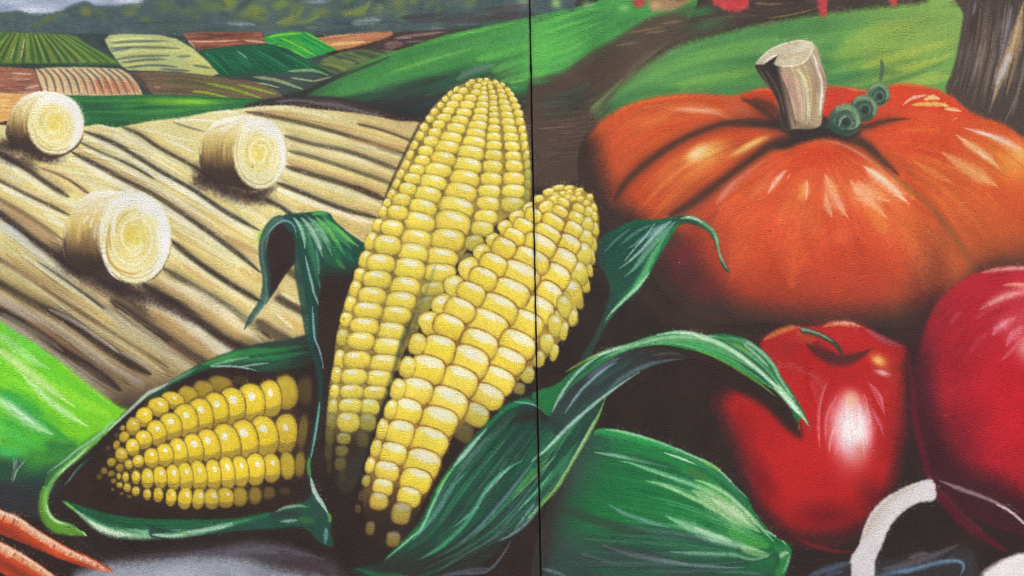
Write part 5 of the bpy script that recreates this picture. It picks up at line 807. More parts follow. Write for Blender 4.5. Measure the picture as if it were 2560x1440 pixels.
for (x, y, w, h, a, d) in [(750, 1161, 24, 56, 4, .4), (719, 1164, 34, 58, -4, .18), (678, 1170, 42, 62, -4, .06), (638, 1173, 45, 68, -2, 0), (600, 1178, 40, 65, -4, 0), (566, 1182, 38, 68, -6, 0), (533, 1187, 36, 66, -4, 0), (497, 1189, 38, 64, -8, 0), (463, 1191, 36, 60, -8, 0), (432, 1193, 32, 54, -5, 0), (400, 1193, 32, 48, -4, 0), (369, 1196, 28, 44, 0, 0), (340, 1193, 20, 28, 0, 0), (314, 1193, 15, 22, 0, .05), (297, 1191, 11, 15, 0, .15), (278, 1184, 17, 13, -20, .4), (262, 1178, 12, 12, 0, .5)]:
    kern(T_C, x, y, w, h, a, 'C', d, two=(None if d > .17 else True), hx=.25)
for (x, y, w, h, a, d) in [(712, 1228, 26, 18, 0, .78), (673, 1233, 28, 28, 0, .62), (638, 1239, 30, 38, 0, .42), (600, 1242, 34, 42, 0, .3), (564, 1244, 38, 44, 0, .12), (529, 1247, 34, 44, 0, .1), (496, 1247, 28, 44, 6, .08), (462, 1246, 32, 46, 8, .04), (428, 1243, 24, 38, 8, .02), (396, 1237, 22, 32, 6, .08), (368, 1236, 18, 24, 0, .08), (340, 1228, 18, 21, 0, .12), (318, 1219, 17, 19, 0, .12), (299, 1213, 14, 13, 0, .15), (284, 1203, 13, 11, 0, .35), (282, 1224, 9, 7, 0, .5), (304, 1234, 11, 7, 10, .55), (323, 1241, 11, 7, 20, .5)]:
    kern(T_C, x, y, w, h, a, 'C', d, two=(None if d > .25 else True), hx=.3)
# husk leaves round it
Z6 = (380, 800, 4.0); Z7 = (80, 1040, 4.5); Z8 = (380, 1040, 4.5); Z9 = (120, 920, 5.1417)
HU = fill(Z([(-60, 790), (60, 700), (250, 570), (480, 440), (800, 310), (1100, 230), (1350, 195), (1600, 150), (1640, 300), (1640, 420), (1300, 505), (1150, 525), (1000, 505), (850, 478), (700, 475), (550, 505), (400, 560), (220, 650), (60, 770)], *Z6), (48, 72, 62), 4, oid=O_CH[0])
put(ALL, HU * sm((X - 700) / 100) * .7, (58, 52, 50))
for p, w, c, a in [([(150, 640), (400, 500), (700, 390), (1000, 320), (1300, 300)], [3, 8, 12, 10, 4], (38, 116, 70), .85), ([(500, 460), (750, 370), (1050, 310), (1350, 300)], [3, 9, 9, 3], (56, 150, 76), .75), ([(1000, 350), (1250, 300), (1560, 255)], [4, 6, 2], (40, 130, 70), .8), ([(900, 400), (1250, 370), (1600, 315)], [4, 9, 3], (36, 128, 76), .8), ([(700, 430), (1000, 400), (1300, 360)], 6, (50, 140, 80), .6),
        ([(560, 460), (800, 400), (1000, 370)], [2, 4, 2], (150, 206, 170), .8), ([(560, 465), (700, 460), (860, 470), (980, 490), (1070, 512)], [2, 3, 3, 2.5, 1], (170, 214, 200), .9), ([(860, 470), (1000, 450), (1200, 425)], [1.5, 3, 1], (150, 196, 180), .8), ([(1050, 480), (1200, 460), (1400, 400)], 7, (40, 104, 76), .6), ([(480, 450), (700, 380), (900, 320)], 4, (84, 166, 90), .6), ([(0, 735), (150, 640), (300, 560), (450, 480)], [3, 4, 4, 3], (130, 180, 150), .7)]: stroke(Z(p, *Z6), w, c, a, .85, clip=HU)
RIM = Z([(1010, 20), (900, 110), (830, 175), (740, 250), (650, 330), (560, 410), (500, 470), (380, 570), (280, 670), (205, 780), (160, 900), (150, 1000), (190, 1100), (280, 1190), (420, 1225), (520, 1285), (625, 1352)], *Z7)
stroke(Z([(900, 90), (700, 260), (500, 420), (330, 560), (200, 700), (140, 820)], *Z7), [3, 9, 12, 14, 16, 10], (62, 128, 66), .8, .8)
stroke(Z([(140, 780), (130, 1000), (150, 1120), (250, 1240), (400, 1290), (520, 1310), (620, 1352)], *Z7), [8, 10, 12, 14, 12, 9, 2], (104, 176, 50), .95, .6, (.1, .05), oid=O_CH[1])
stroke(RIM, [3, 4, 5, 5.5, 5.5, 6, 6, 5, 4, 2], (120, 186, 96), .9, .7, (.02, .08), oid=O_CH[1])
stroke(Z([(640, 340), (500, 475), (380, 580), (280, 680)], *Z7), 2.2, (190, 226, 180), .8); stroke(Z([(155, 960), (190, 1100), (280, 1185), (400, 1218)], *Z7), [2, 3, 3, 1.5], (190, 232, 180), .85)
stroke(Z([(970, 30), (880, 80), (830, 140), (700, 250), (500, 390), (330, 530), (170, 640)], *Z7), [2, 3, 3, 2.6, 2.6, 2.4, 2], (160, 206, 180), .85, .7); stroke(Z([(560, 1290), (610, 1350)], *Z7), 2.5, (200, 226, 190), .8)
stroke(Z([(1560, 190), (1400, 270), (1280, 330), (1150, 450), (1000, 590), (880, 700), (760, 820)], *Z9), [2.5, 4, 4, 3.6, 3.2, 3, 3], (186, 222, 206), .9, .6, oid=O_CH[1]); stroke(Z([(1851, 60), (1700, 120), (1560, 190)], *Z9), 4.5, (84, 140, 104), .8)
stroke(Z([(650, 470), (560, 550), (480, 640), (400, 740)], *Z7), [3, 4, 3, 1.5], (38, 92, 74), .8); stroke(Z([(560, 545), (480, 630), (420, 720), (360, 780)], *Z7), 1.2, (150, 190, 186), .6)
LW = fill(Z([(330, 950), (520, 1000), (800, 1085), (1200, 1150), (1700, 1165), (2300, 1150), (2700, 1130), (2600, 1190), (2400, 1260), (2000, 1330), (1500, 1368), (1100, 1372), (900, 1345), (700, 1250), (560, 1130), (430, 1030)], *Z7), (36, 96, 66), 3.5, oid=O_CH[2])
weave(Z([(520, 1010), (900, 1120), (1400, 1170), (2200, 1160)], *Z7), Z([(640, 1170), (900, 1310), (1400, 1350), (2100, 1290)], *Z7), 50, [(40, 120, 74), (30, 84, 62), (56, 140, 90), (44, 108, 80)], (2, 5), (.3, .6), soft=.9, clip=LW)
for p, w, c, a in [([(350, 960), (450, 1030), (600, 1150), (750, 1250), (900, 1310), (1200, 1345), (1500, 1338), (1890, 1305)], [2, 5, 9, 11, 10, 8, 7, 6], (160, 206, 166), .9), ([(620, 1170), (780, 1265), (950, 1325), (1150, 1340)], [3, 7, 6, 3], (226, 238, 218), .85), ([(350, 958), (430, 1020), (520, 1090)], 4, (104, 176, 70), .8), ([(1050, 1270), (1350, 1300), (1700, 1280)], [2, 5, 3], (150, 206, 176), .7), ([(1500, 1330), (1800, 1310), (2000, 1290)], 5, (110, 176, 84), .6)]: stroke(Z(p, *Z7), w, c, a, .85)
RL = fill(Z([(0, 1240), (300, 1290), (600, 1240), (900, 1180), (1180, 1120), (1450, 1050), (1640, 990), (1740, 950), (1800, 880), (1880, 960), (1960, 1060), (2025, 1180), (2010, 1300), (2040, 1460), (1960, 1460), (1860, 1400), (1700, 1255), (1400, 1265), (1000, 1290), (600, 1320), (300, 1370), (0, 1370)], *Z8), (44, 84, 74), 4, oid=O_CH[2])
for p, w, c, a in [([(0, 1330), (250, 1345), (500, 1310), (750, 1250), (950, 1200), (1150, 1150)], [6, 7, 7, 7, 6, 3], (150, 206, 170), .85), ([(350, 1310), (600, 1280), (850, 1240)], 4, (196, 226, 206), .6), ([(0, 1340), (200, 1350), (400, 1330)], 3, (206, 232, 210), .7), ([(300, 1305), (420, 1310)], 5, (104, 176, 70), .6), ([(900, 1210), (1150, 1150), (1350, 1100)], 8, (36, 124, 74), .8), ([(1380, 1085), (1500, 1030), (1640, 1010), (1750, 1020)], [2, 4, 4, 2], (150, 200, 170), .85), ([(1640, 1015), (1780, 1025)], 3, (84, 160, 84), .7), ([(1440, 1190), (1550, 1180), (1650, 1170)], [2, 5, 2], (160, 200, 180), .8), ([(1650, 1170), (1780, 1170), (1830, 1200)], 8, (60, 124, 60), .7), ([(1300, 1130), (1500, 1100), (1700, 1100)], 7, (60, 56, 56), .6), ([(1100, 1250), (1400, 1240), (1600, 1220)], 5, (40, 96, 74), .6), ([(1960, 1260), (1970, 1330), (1955, 1420)], 2.4, (130, 176, 180), .8)]: stroke(Z(p, *Z8), w, c, a, .85)

# ------------------------------------------------------------- tall cob and its curled husk leaf
T_A = node('corn_cob', label='tallest upright yellow corn cob in the middle, left of the joint', category='corn cob', group='corn cobs')
O_AC = node('cob_core', T_A, kind='stuff'); O_AH = node('husk_leaf', T_A, label='dark green husk leaf curling over to the left')
Z4 = (440, 500, 4.0)
DKB = [(1180, 260), (1560, 300), (1860, 560), (1820, 700), (1700, 1000), (1640, 1300), (1600, 1700), (1560, 2000), (1480, 2600), (1440, 2800), (1380, 2600), (1360, 2000), (1370, 1440), (1330, 1200), (1290, 900), (1240, 600)]
fill(Z(DKB, *Z4), (58, 45, 43), 4, oid=F_L)
LF = fill(Z([(1080, 150), (1300, 125), (1450, 112), (1545, 138), (1575, 195), (1660, 275), (1790, 375), (1905, 455), (1870, 560), (1830, 650), (1760, 720), (1640, 760), (1500, 760), (1440, 900), (1420, 1100), (1400, 1440), (1335, 1440), (1325, 1250), (1300, 1050), (1265, 800), (1215, 560), (1180, 400), (1120, 260)], *Z4), (34, 82, 70), 3, oid=O_AH)
put(ALL, LF * sm((Y - 648) / 60) * sm((X - 780) / 30) * .95, (58, 46, 44))
weave(Z([(1180, 160), (1290, 420), (1330, 700)], *Z4), Z([(1560, 190), (1720, 380), (1850, 520)], *Z4), 40, [(150, 206, 160), (120, 200, 100), (60, 140, 96), (40, 110, 84)], (1.4, 3), (.2, .45), (0, .3), (.4, .9), soft=.8, clip=LF)
for p, w, c, a in [([(1180, 170), (1260, 300), (1350, 480), (1400, 700), (1440, 900)], [6, 10, 9, 7, 2], (56, 130, 96), .75), ([(1250, 170), (1340, 280), (1420, 430), (1470, 580)], [3, 9, 7, 2], (176, 212, 186), .85), ([(1170, 170), (1240, 260), (1280, 380), (1290, 500)], [3, 5, 4, 2], (176, 214, 196), .8), ([(1320, 170), (1430, 280), (1510, 420), (1560, 560)], [4, 8, 7, 2], (150, 206, 160), .8), ([(1390, 160), (1520, 300), (1610, 430), (1690, 560)], [4, 7, 6, 2], (110, 196, 90), .85), ([(1480, 190), (1620, 300), (1740, 400), (1830, 470)], [4, 7, 6, 2], (120, 200, 84), .85), ([(1450, 150), (1540, 230), (1640, 360), (1760, 500)], 6, (60, 160, 90), .7),
        ([(1350, 140), (1450, 130), (1530, 160)], [4, 6, 4], (96, 196, 96), .8), ([(1500, 420), (1600, 540), (1660, 640)], 8, (40, 124, 80), .7), ([(1560, 420), (1700, 540), (1790, 620)], 8, (36, 120, 84), .7), ([(1440, 500), (1540, 600), (1650, 690)], 7, (44, 112, 66), .6), ([(1600, 590), (1660, 660), (1700, 690)], 5, (90, 160, 60), .6), ([(1400, 480), (1420, 600), (1430, 760)], 3, (120, 176, 160), .6), ([(1290, 540), (1310, 640), (1350, 800), (1380, 930), (1420, 1030), (1455, 1170)], [2, 3, 3.2, 2.6, 2, 1], (176, 212, 206), .85), ([(1430, 780), (1450, 920), (1475, 1010)], 1.8, (84, 130, 128), .7), ([(1490, 150), (1560, 170), (1580, 200)], 4, (34, 84, 70), .8), ([(1540, 190), (1700, 310), (1850, 420)], 4, (36, 92, 76), .8)]: stroke(Z(p, *Z4), w, c, a, .85, clip=LF)
# dark hollow of the curl, then the band round it
fill(Z([(900, 480), (940, 330), (1010, 245), (1100, 225), (1155, 290), (1190, 420), (1205, 600), (1130, 700), (1060, 800), (1000, 900), (930, 980), (905, 900), (920, 760), (890, 620)], *Z4), (60, 44, 45), 2.5, oid=O_AH)
stroke(Z([(845, 470), (835, 380), (870, 310), (960, 220)], *Z4), [3, 6, 6, 3], (140, 206, 60), .85, .8)
stroke(Z([(1160, 330), (1120, 235), (1060, 195), (980, 220), (910, 310), (870, 430), (868, 560), (890, 700), (905, 820), (890, 940), (850, 1040), (780, 1140), (720, 1230), (675, 1305)], *Z4), [6, 9, 10, 9, 9, 9, 9, 9, 9, 9, 8, 7, 6, 3], (40, 82, 82), .97, .45, (.05, .08), oid=O_AH)
stroke(Z([(1210, 370), (1180, 260), (1130, 215), (1060, 210), (980, 260), (920, 330), (880, 400)], *Z4), [1, 2, 2.5, 2.5, 2.5, 2, 1], (130, 168, 176), .8); stroke(Z([(905, 860), (910, 960), (860, 1070), (790, 1160), (730, 1230)], *Z4), [1.5, 3, 3, 3, 1.5], (116, 150, 162), .8, .8); stroke(Z([(1000, 890), (940, 970), (890, 1050)], *Z4), 2.5, (50, 80, 84), .8)
STEMC = [(738, 620), (750, 690), (760, 750), (768, 810), (776, 850), (790, 890), (799, 930), (802, 970), (798, 1020), (791, 1062), (782, 1115), (772, 1160), (774, 1196), (786, 1232), (806, 1260), (822, 1288)]
stroke(STEMC, [12, 12, 11, 10, 9, 8, 8, 7, 5, 5, 5, 5, 5, 5, 5, 5], (38, 78, 74), .97, .5, (.1, .02), oid=O_AH)
stroke([(780, 758), (783, 800), (787, 845), (797, 870), (806, 905), (808, 925)], [1, 2.4, 2.4, 2.4, 2.2, 1], (150, 186, 206), .85); stroke([(800, 1000), (793, 1055), (785, 1105), (776, 1150)], [1.5, 2.6, 2.6, 2], (140, 206, 196), .85); stroke([(775, 1140), (771, 1165), (776, 1195)], 4, (96, 170, 70), .8); stroke([(776, 1192), (788, 1232), (806, 1260), (821, 1286)], [3, 5, 5, 3], (206, 232, 220), .9, .7); stroke([(818, 1280), (825, 1295), (824, 1308)], 4, (110, 170, 80), .9); stroke([(816, 1318), (812, 1340), (815, 1365)], [3, 3, 2], (120, 160, 170), .7)
# the cob
cobA = [(1212, 196), (1180, 200), (1140, 218), (1105, 245), (1075, 280), (1048, 325), (1020, 385), (1000, 430), (985, 470), (970, 515), (950, 560), (925, 605), (905, 645), (885, 695), (870, 740), (855, 790), (842, 840), (836, 890), (828, 940), (820, 1000), (814, 1080), (816, 1140), (835, 1200), (860, 1230), (890, 1210), (930, 1080), (960, 1000), (1010, 880), (1060, 800), (1120, 690), (1180, 610), (1250, 555), (1300, 525), (1326, 500), (1328, 440), (1324, 380), (1316, 320), (1304, 280), (1288, 245), (1262, 215)]
stroke([(1115, 232), (1075, 275), (1042, 325), (1012, 385), (975, 465), (945, 552), (910, 620)], 4, (70, 58, 50), .8, .8)
CA = fill(cobA, (176, 152, 74), 2.5, oid=O_AC)
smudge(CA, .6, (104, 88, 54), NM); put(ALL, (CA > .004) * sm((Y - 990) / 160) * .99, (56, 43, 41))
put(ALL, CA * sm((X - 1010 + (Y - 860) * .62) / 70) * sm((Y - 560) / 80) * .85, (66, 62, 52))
ZA = (820, 180, 3.79); ZB = (820, 500, 3.79); ZC = (780, 820, 3.79)
A = T_A
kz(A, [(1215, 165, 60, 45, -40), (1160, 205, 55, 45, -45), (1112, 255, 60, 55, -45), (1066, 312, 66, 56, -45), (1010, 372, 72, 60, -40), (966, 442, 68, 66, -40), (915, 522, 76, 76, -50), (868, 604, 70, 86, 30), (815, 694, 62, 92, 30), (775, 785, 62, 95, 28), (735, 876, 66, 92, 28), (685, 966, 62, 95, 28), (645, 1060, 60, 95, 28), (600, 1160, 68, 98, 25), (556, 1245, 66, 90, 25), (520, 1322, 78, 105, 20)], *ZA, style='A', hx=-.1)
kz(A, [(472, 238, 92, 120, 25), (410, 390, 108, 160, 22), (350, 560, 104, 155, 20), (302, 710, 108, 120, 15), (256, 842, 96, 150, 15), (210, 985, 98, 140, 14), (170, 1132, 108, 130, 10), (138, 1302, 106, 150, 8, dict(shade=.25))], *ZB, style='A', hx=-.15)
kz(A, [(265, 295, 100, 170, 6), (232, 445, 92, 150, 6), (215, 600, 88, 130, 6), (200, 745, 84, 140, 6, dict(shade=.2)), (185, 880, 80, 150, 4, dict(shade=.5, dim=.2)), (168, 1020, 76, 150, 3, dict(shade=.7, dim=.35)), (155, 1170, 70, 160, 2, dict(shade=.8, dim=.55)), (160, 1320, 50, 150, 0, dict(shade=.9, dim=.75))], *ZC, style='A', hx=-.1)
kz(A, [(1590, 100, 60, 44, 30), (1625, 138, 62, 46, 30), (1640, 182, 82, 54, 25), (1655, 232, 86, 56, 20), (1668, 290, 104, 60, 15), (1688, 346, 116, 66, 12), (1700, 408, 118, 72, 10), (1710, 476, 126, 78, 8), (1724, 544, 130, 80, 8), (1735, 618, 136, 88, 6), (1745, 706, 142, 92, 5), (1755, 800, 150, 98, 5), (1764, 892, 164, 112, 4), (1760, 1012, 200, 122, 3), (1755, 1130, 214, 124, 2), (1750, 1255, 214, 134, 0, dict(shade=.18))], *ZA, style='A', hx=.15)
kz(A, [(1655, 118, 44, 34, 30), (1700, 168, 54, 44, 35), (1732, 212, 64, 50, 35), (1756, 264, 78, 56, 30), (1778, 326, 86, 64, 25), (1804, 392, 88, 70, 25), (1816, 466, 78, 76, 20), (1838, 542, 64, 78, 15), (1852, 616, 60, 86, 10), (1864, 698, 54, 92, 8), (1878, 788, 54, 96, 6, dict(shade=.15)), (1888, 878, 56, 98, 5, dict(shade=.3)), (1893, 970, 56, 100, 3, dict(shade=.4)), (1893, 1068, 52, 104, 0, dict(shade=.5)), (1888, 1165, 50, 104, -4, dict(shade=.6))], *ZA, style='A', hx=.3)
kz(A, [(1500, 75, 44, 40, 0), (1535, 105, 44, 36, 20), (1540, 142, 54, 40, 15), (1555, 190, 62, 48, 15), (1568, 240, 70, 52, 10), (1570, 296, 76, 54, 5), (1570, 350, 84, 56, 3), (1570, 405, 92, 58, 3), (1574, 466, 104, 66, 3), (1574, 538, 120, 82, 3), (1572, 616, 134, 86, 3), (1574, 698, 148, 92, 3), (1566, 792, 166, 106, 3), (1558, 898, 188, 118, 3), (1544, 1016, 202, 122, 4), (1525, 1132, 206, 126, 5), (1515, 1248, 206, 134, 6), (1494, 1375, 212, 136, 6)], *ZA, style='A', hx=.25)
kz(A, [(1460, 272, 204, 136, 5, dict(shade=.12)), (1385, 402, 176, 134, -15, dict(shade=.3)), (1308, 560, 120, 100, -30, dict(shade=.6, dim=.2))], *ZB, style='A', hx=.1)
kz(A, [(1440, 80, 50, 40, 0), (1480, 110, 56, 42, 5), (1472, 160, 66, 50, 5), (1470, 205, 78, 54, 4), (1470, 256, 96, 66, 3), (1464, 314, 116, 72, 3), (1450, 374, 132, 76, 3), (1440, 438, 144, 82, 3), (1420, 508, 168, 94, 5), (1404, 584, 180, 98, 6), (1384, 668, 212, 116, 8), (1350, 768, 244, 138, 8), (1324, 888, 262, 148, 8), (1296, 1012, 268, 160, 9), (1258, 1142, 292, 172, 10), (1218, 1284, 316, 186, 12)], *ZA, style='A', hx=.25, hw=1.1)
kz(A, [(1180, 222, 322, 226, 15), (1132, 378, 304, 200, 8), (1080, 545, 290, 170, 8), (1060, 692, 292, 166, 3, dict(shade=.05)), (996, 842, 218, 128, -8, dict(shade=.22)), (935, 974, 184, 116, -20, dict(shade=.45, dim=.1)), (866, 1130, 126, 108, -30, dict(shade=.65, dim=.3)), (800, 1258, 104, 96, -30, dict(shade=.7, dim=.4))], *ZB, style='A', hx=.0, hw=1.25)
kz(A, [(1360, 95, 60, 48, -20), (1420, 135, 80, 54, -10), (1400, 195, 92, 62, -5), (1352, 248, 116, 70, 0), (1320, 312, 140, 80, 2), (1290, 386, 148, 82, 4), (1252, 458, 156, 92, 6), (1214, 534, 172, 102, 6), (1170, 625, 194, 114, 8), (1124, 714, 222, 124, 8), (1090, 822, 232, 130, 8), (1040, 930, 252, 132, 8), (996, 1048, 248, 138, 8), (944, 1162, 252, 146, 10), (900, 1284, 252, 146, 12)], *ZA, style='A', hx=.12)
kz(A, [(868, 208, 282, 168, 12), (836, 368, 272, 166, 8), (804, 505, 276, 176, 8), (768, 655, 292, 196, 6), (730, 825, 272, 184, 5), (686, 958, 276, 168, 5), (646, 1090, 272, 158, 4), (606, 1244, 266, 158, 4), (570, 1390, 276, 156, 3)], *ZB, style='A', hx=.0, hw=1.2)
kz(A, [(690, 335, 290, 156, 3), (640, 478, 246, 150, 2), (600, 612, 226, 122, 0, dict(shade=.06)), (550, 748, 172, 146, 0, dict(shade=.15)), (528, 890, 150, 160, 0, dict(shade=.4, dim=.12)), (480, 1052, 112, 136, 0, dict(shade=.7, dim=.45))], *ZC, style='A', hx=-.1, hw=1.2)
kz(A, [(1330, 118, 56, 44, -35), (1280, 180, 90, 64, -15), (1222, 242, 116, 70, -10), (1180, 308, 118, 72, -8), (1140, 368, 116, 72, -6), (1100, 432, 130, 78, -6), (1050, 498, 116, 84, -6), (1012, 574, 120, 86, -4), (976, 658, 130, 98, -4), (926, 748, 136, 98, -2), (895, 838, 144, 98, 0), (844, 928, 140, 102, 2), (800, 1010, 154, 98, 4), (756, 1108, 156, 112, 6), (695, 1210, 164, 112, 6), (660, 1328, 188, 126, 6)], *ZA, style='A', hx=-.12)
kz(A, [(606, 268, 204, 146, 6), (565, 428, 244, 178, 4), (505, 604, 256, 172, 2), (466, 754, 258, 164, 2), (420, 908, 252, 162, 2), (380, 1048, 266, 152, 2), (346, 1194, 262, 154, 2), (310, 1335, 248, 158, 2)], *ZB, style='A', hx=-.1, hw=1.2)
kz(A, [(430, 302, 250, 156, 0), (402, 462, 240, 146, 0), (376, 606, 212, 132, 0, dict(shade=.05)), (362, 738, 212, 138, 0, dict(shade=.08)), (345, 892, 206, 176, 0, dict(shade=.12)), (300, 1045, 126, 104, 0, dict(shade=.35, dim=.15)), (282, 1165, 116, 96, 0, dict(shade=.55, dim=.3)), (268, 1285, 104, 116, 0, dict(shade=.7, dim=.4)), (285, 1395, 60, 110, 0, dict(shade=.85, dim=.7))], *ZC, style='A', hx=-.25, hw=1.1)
stroke([(1318, 505), (1285, 535), (1250, 565), (1220, 605), (1190, 640)], [2, 4, 5, 4, 2], (96, 78, 56), .7, .9)
stroke([(1040, 770), (1005, 860), (985, 930), (960, 1010), (945, 1080)], [4, 6, 7, 7, 6], (64, 60, 52), .7, .9); stroke([(1090, 660), (1060, 740), (1030, 800)], 5, (104, 116, 84), .5, 1); stroke([(1020, 800), (990, 900)], 6, (84, 96, 84), .5, 1)

# ------------------------------------------------------------- husk leaves behind the right-hand cob
T_B = node('corn_cob', label='leaning yellow corn cob crossing the joint, in front of the tallest cob', category='corn cob', group='corn cobs')
O_BC = node('cob_core', T_B, kind='stuff'); O_BH = [node('husk_leaf', T_B, label=l) for l in ('green husk leaf curling over in front of the pumpkin', 'long green husk leaf arching across the tomato', 'wide dark green husk leaf below the cob')]
Q1 = (1340, 500, 3.6)
B1 = fill(Z([(540, 420), (600, 330), (700, 260), (850, 190), (950, 176), (1060, 182), (1150, 168), (1280, 145), (1400, 145), (1500, 185), (1580, 250), (1635, 330), (1650, 450), (1690, 560), (1748, 645), (1725, 650), (1670, 585), (1640, 480), (1590, 340), (1520, 262), (1400, 218), (1300, 218), (1240, 285), (1160, 420), (1060, 580), (1020, 665), (900, 835), (760, 955), (640, 1110), (540, 1290), (470, 1430), (400, 1440), (520, 1240), (600, 1060), (660, 860), (660, 760), (620, 660), (560, 560)], *Q1), (36, 88, 72), 4, oid=O_BH[0])
put(ALL, B1 * sm((1530 - X + (Y - 640) * .1) / 40) * .8, (58, 70, 68)); put(ALL, B1 * sm((Y - 800) / 80) * .6, (48, 74, 64))
for p, w, c, a in [([(1290, 200), (1160, 380), (1050, 560), (900, 780), (740, 960), (620, 1110)], [6, 11, 12, 11, 9, 6], (38, 140, 84), .85), ([(700, 300), (900, 200), (1100, 190), (1280, 160)], [4, 7, 7, 5], (32, 112, 78), .8), ([(1260, 190), (1120, 330), (1000, 470), (880, 620), (780, 700)], [5, 10, 9, 6, 2], (130, 190, 160), .75), ([(1230, 180), (1080, 300), (960, 440), (830, 560), (740, 620)], [3, 6, 4, 3, 1], (180, 216, 206), .8), ([(1180, 200), (1040, 290), (920, 380), (820, 440)], [3, 6, 5, 2], (130, 180, 186), .75), ([(1050, 220), (920, 280), (800, 370), (740, 420)], [2, 4, 4, 1], (110, 160, 160), .7), ([(860, 250), (740, 340), (660, 420), (600, 490)], [1.5, 2.6, 2, 1], (120, 166, 164), .7),
        ([(1170, 300), (1060, 480), (1000, 620), (900, 780), (800, 880)], [4, 8, 9, 8, 3], (110, 196, 130), .75), ([(1030, 640), (920, 780), (800, 890), (680, 1010), (620, 1090)], [3, 4, 4, 3, 2], (186, 222, 190), .85), ([(1290, 170), (1400, 155), (1500, 200), (1590, 270), (1630, 350), (1645, 460), (1690, 570), (1740, 640)], [5, 6, 6, 6, 5, 5, 4, 2], (130, 196, 140), .85), ([(1330, 160), (1410, 155), (1500, 200)], [2, 4, 2], (206, 232, 206), .8), ([(1600, 300), (1640, 400), (1660, 500), (1720, 610)], [3, 4, 4, 2], (176, 212, 176), .7), ([(1560, 230), (1620, 290), (1640, 360)], 3, (140, 196, 70), .6), ([(1150, 330), (1000, 520), (900, 680), (800, 810)], 3, (40, 92, 70), .6), ([(1640, 480), (1600, 360), (1530, 275), (1420, 225), (1300, 222)], [3, 3, 3, 3, 2], (40, 110, 66), .7)]: stroke(Z(p, *Q1), w, c, a, .85, clip=B1)
stroke(Z([(1080, 200), (980, 330), (860, 470), (790, 560)], *Q1), 1.5, (200, 226, 220), .7)
# the leaning cob
cobB = [(1440, 466), (1415, 464), (1385, 474), (1355, 490), (1330, 510), (1300, 535), (1270, 560), (1245, 590), (1225, 620), (1200, 650), (1180, 680), (1155, 720), (1130, 760), (1105, 795), (1080, 830), (1050, 870), (1025, 910), (1005, 950), (985, 985), (965, 1030), (945, 1075), (930, 1120), (918, 1170), (910, 1220), (910, 1280), (930, 1340), (985, 1370), (1040, 1290), (1085, 1200), (1120, 1110), (1160, 1060), (1215, 1020), (1280, 965), (1330, 920), (1370, 890), (1400, 850), (1430, 800), (1455, 740), (1475, 680), (1490, 620), (1497, 560), (1492, 520), (1475, 488)]
CB = fill(cobB, (188, 148, 64), 2.5, oid=O_BC)
smudge(CB, .6, (122, 84, 50), NM); put(ALL, (CB > .004) * sm((Y - 1130) / 190) * .99, (56, 43, 41)); put(ALL, CB * sm((X - 1400 + (Y - 700) * .4) / 60) * .6, (128, 112, 60)); put(ALL, CB * sm((Y - 960 + (X - 1250) * .6) / 60) * sm((X - 1130) / 60) * .8, (84, 72, 52))
blob(1420, 490, 60, 24, (206, 176, 66), .9, 8, clip=CB); blob(1468, 520, 26, 50, (186, 170, 70), .8, -20, clip=CB)
ZD = (1000, 440, 3.79); ZE = (780, 1080, 4.0); B = T_B
tip = [(1500, 108, 110, 46), (1600, 112, 90, 44), (1700, 140, 80, 50), (1605, 152, 60, 44), (1540, 168, 66, 48), (1640, 214, 66, 50), (1690, 172, 60, 48), (1710, 216, 70, 52), (1770, 252, 70, 58), (1800, 200, 60, 60), (1840, 300, 50, 80), (1845, 380, 50, 90), (1410, 150, 108, 62), (1310, 215, 98, 64), (1470, 178, 70, 44), (1590, 200, 60, 44)]
kz(B, tip, *ZD, style='A', ang=-12, hx=.05)
rows = [[(1450, 222, 116, 72), (1550, 248, 116, 72), (1690, 308, 120, 84), (1785, 338, 86, 90)],
        [(1375, 292, 122, 96), (1520, 334, 150, 90), (1665, 394, 146, 106), (1784, 458, 92, 118), (1852, 500, 58, 106)],
        [(1210, 297, 100, 76), (1265, 374, 154, 122), (1450, 434, 216, 122), (1640, 508, 168, 130), (1770, 592, 104, 138), (1836, 640, 50, 116)],
        [(1100, 386, 128, 104), (1170, 478, 190, 130), (1392, 548, 250, 150), (1600, 648, 208, 160), (1745, 738, 126, 176), (1822, 760, 44, 124)],
        [(990, 486, 116, 116), (1085, 578, 194, 136), (1320, 654, 300, 176), (1540, 804, 240, 206), (1700, 926, 136, 188), (1796, 882, 54, 124)],
        [(875, 608, 116, 112), (985, 684, 214, 170), (1237, 806, 340, 206), (1470, 964, 256, 232), (1640, 1112, 146, 214), (1762, 1022, 66, 140)],
        [(770, 728, 140, 136), (880, 844, 248, 190), (1132, 950, 360, 234), (1405, 1132, 240, 226), (1560, 1218, 126, 196), (1690, 1162, 76, 160)],
        [(650, 884, 172, 182), (786, 974, 252, 182), (1032, 1114, 354, 244), (1300, 1274, 280, 236), (1476, 1392, 128, 196), (1640, 1314, 76, 160)],
        [(515, 1052, 166, 184), (670, 1114, 258, 184), (930, 1264, 350, 236), (1190, 1404, 310, 226)],
        [(395, 1232, 176, 178), (570, 1274, 276, 198), (830, 1404, 378, 226)],
        [(280, 1392, 176, 180), (462, 1430, 276, 200)]]
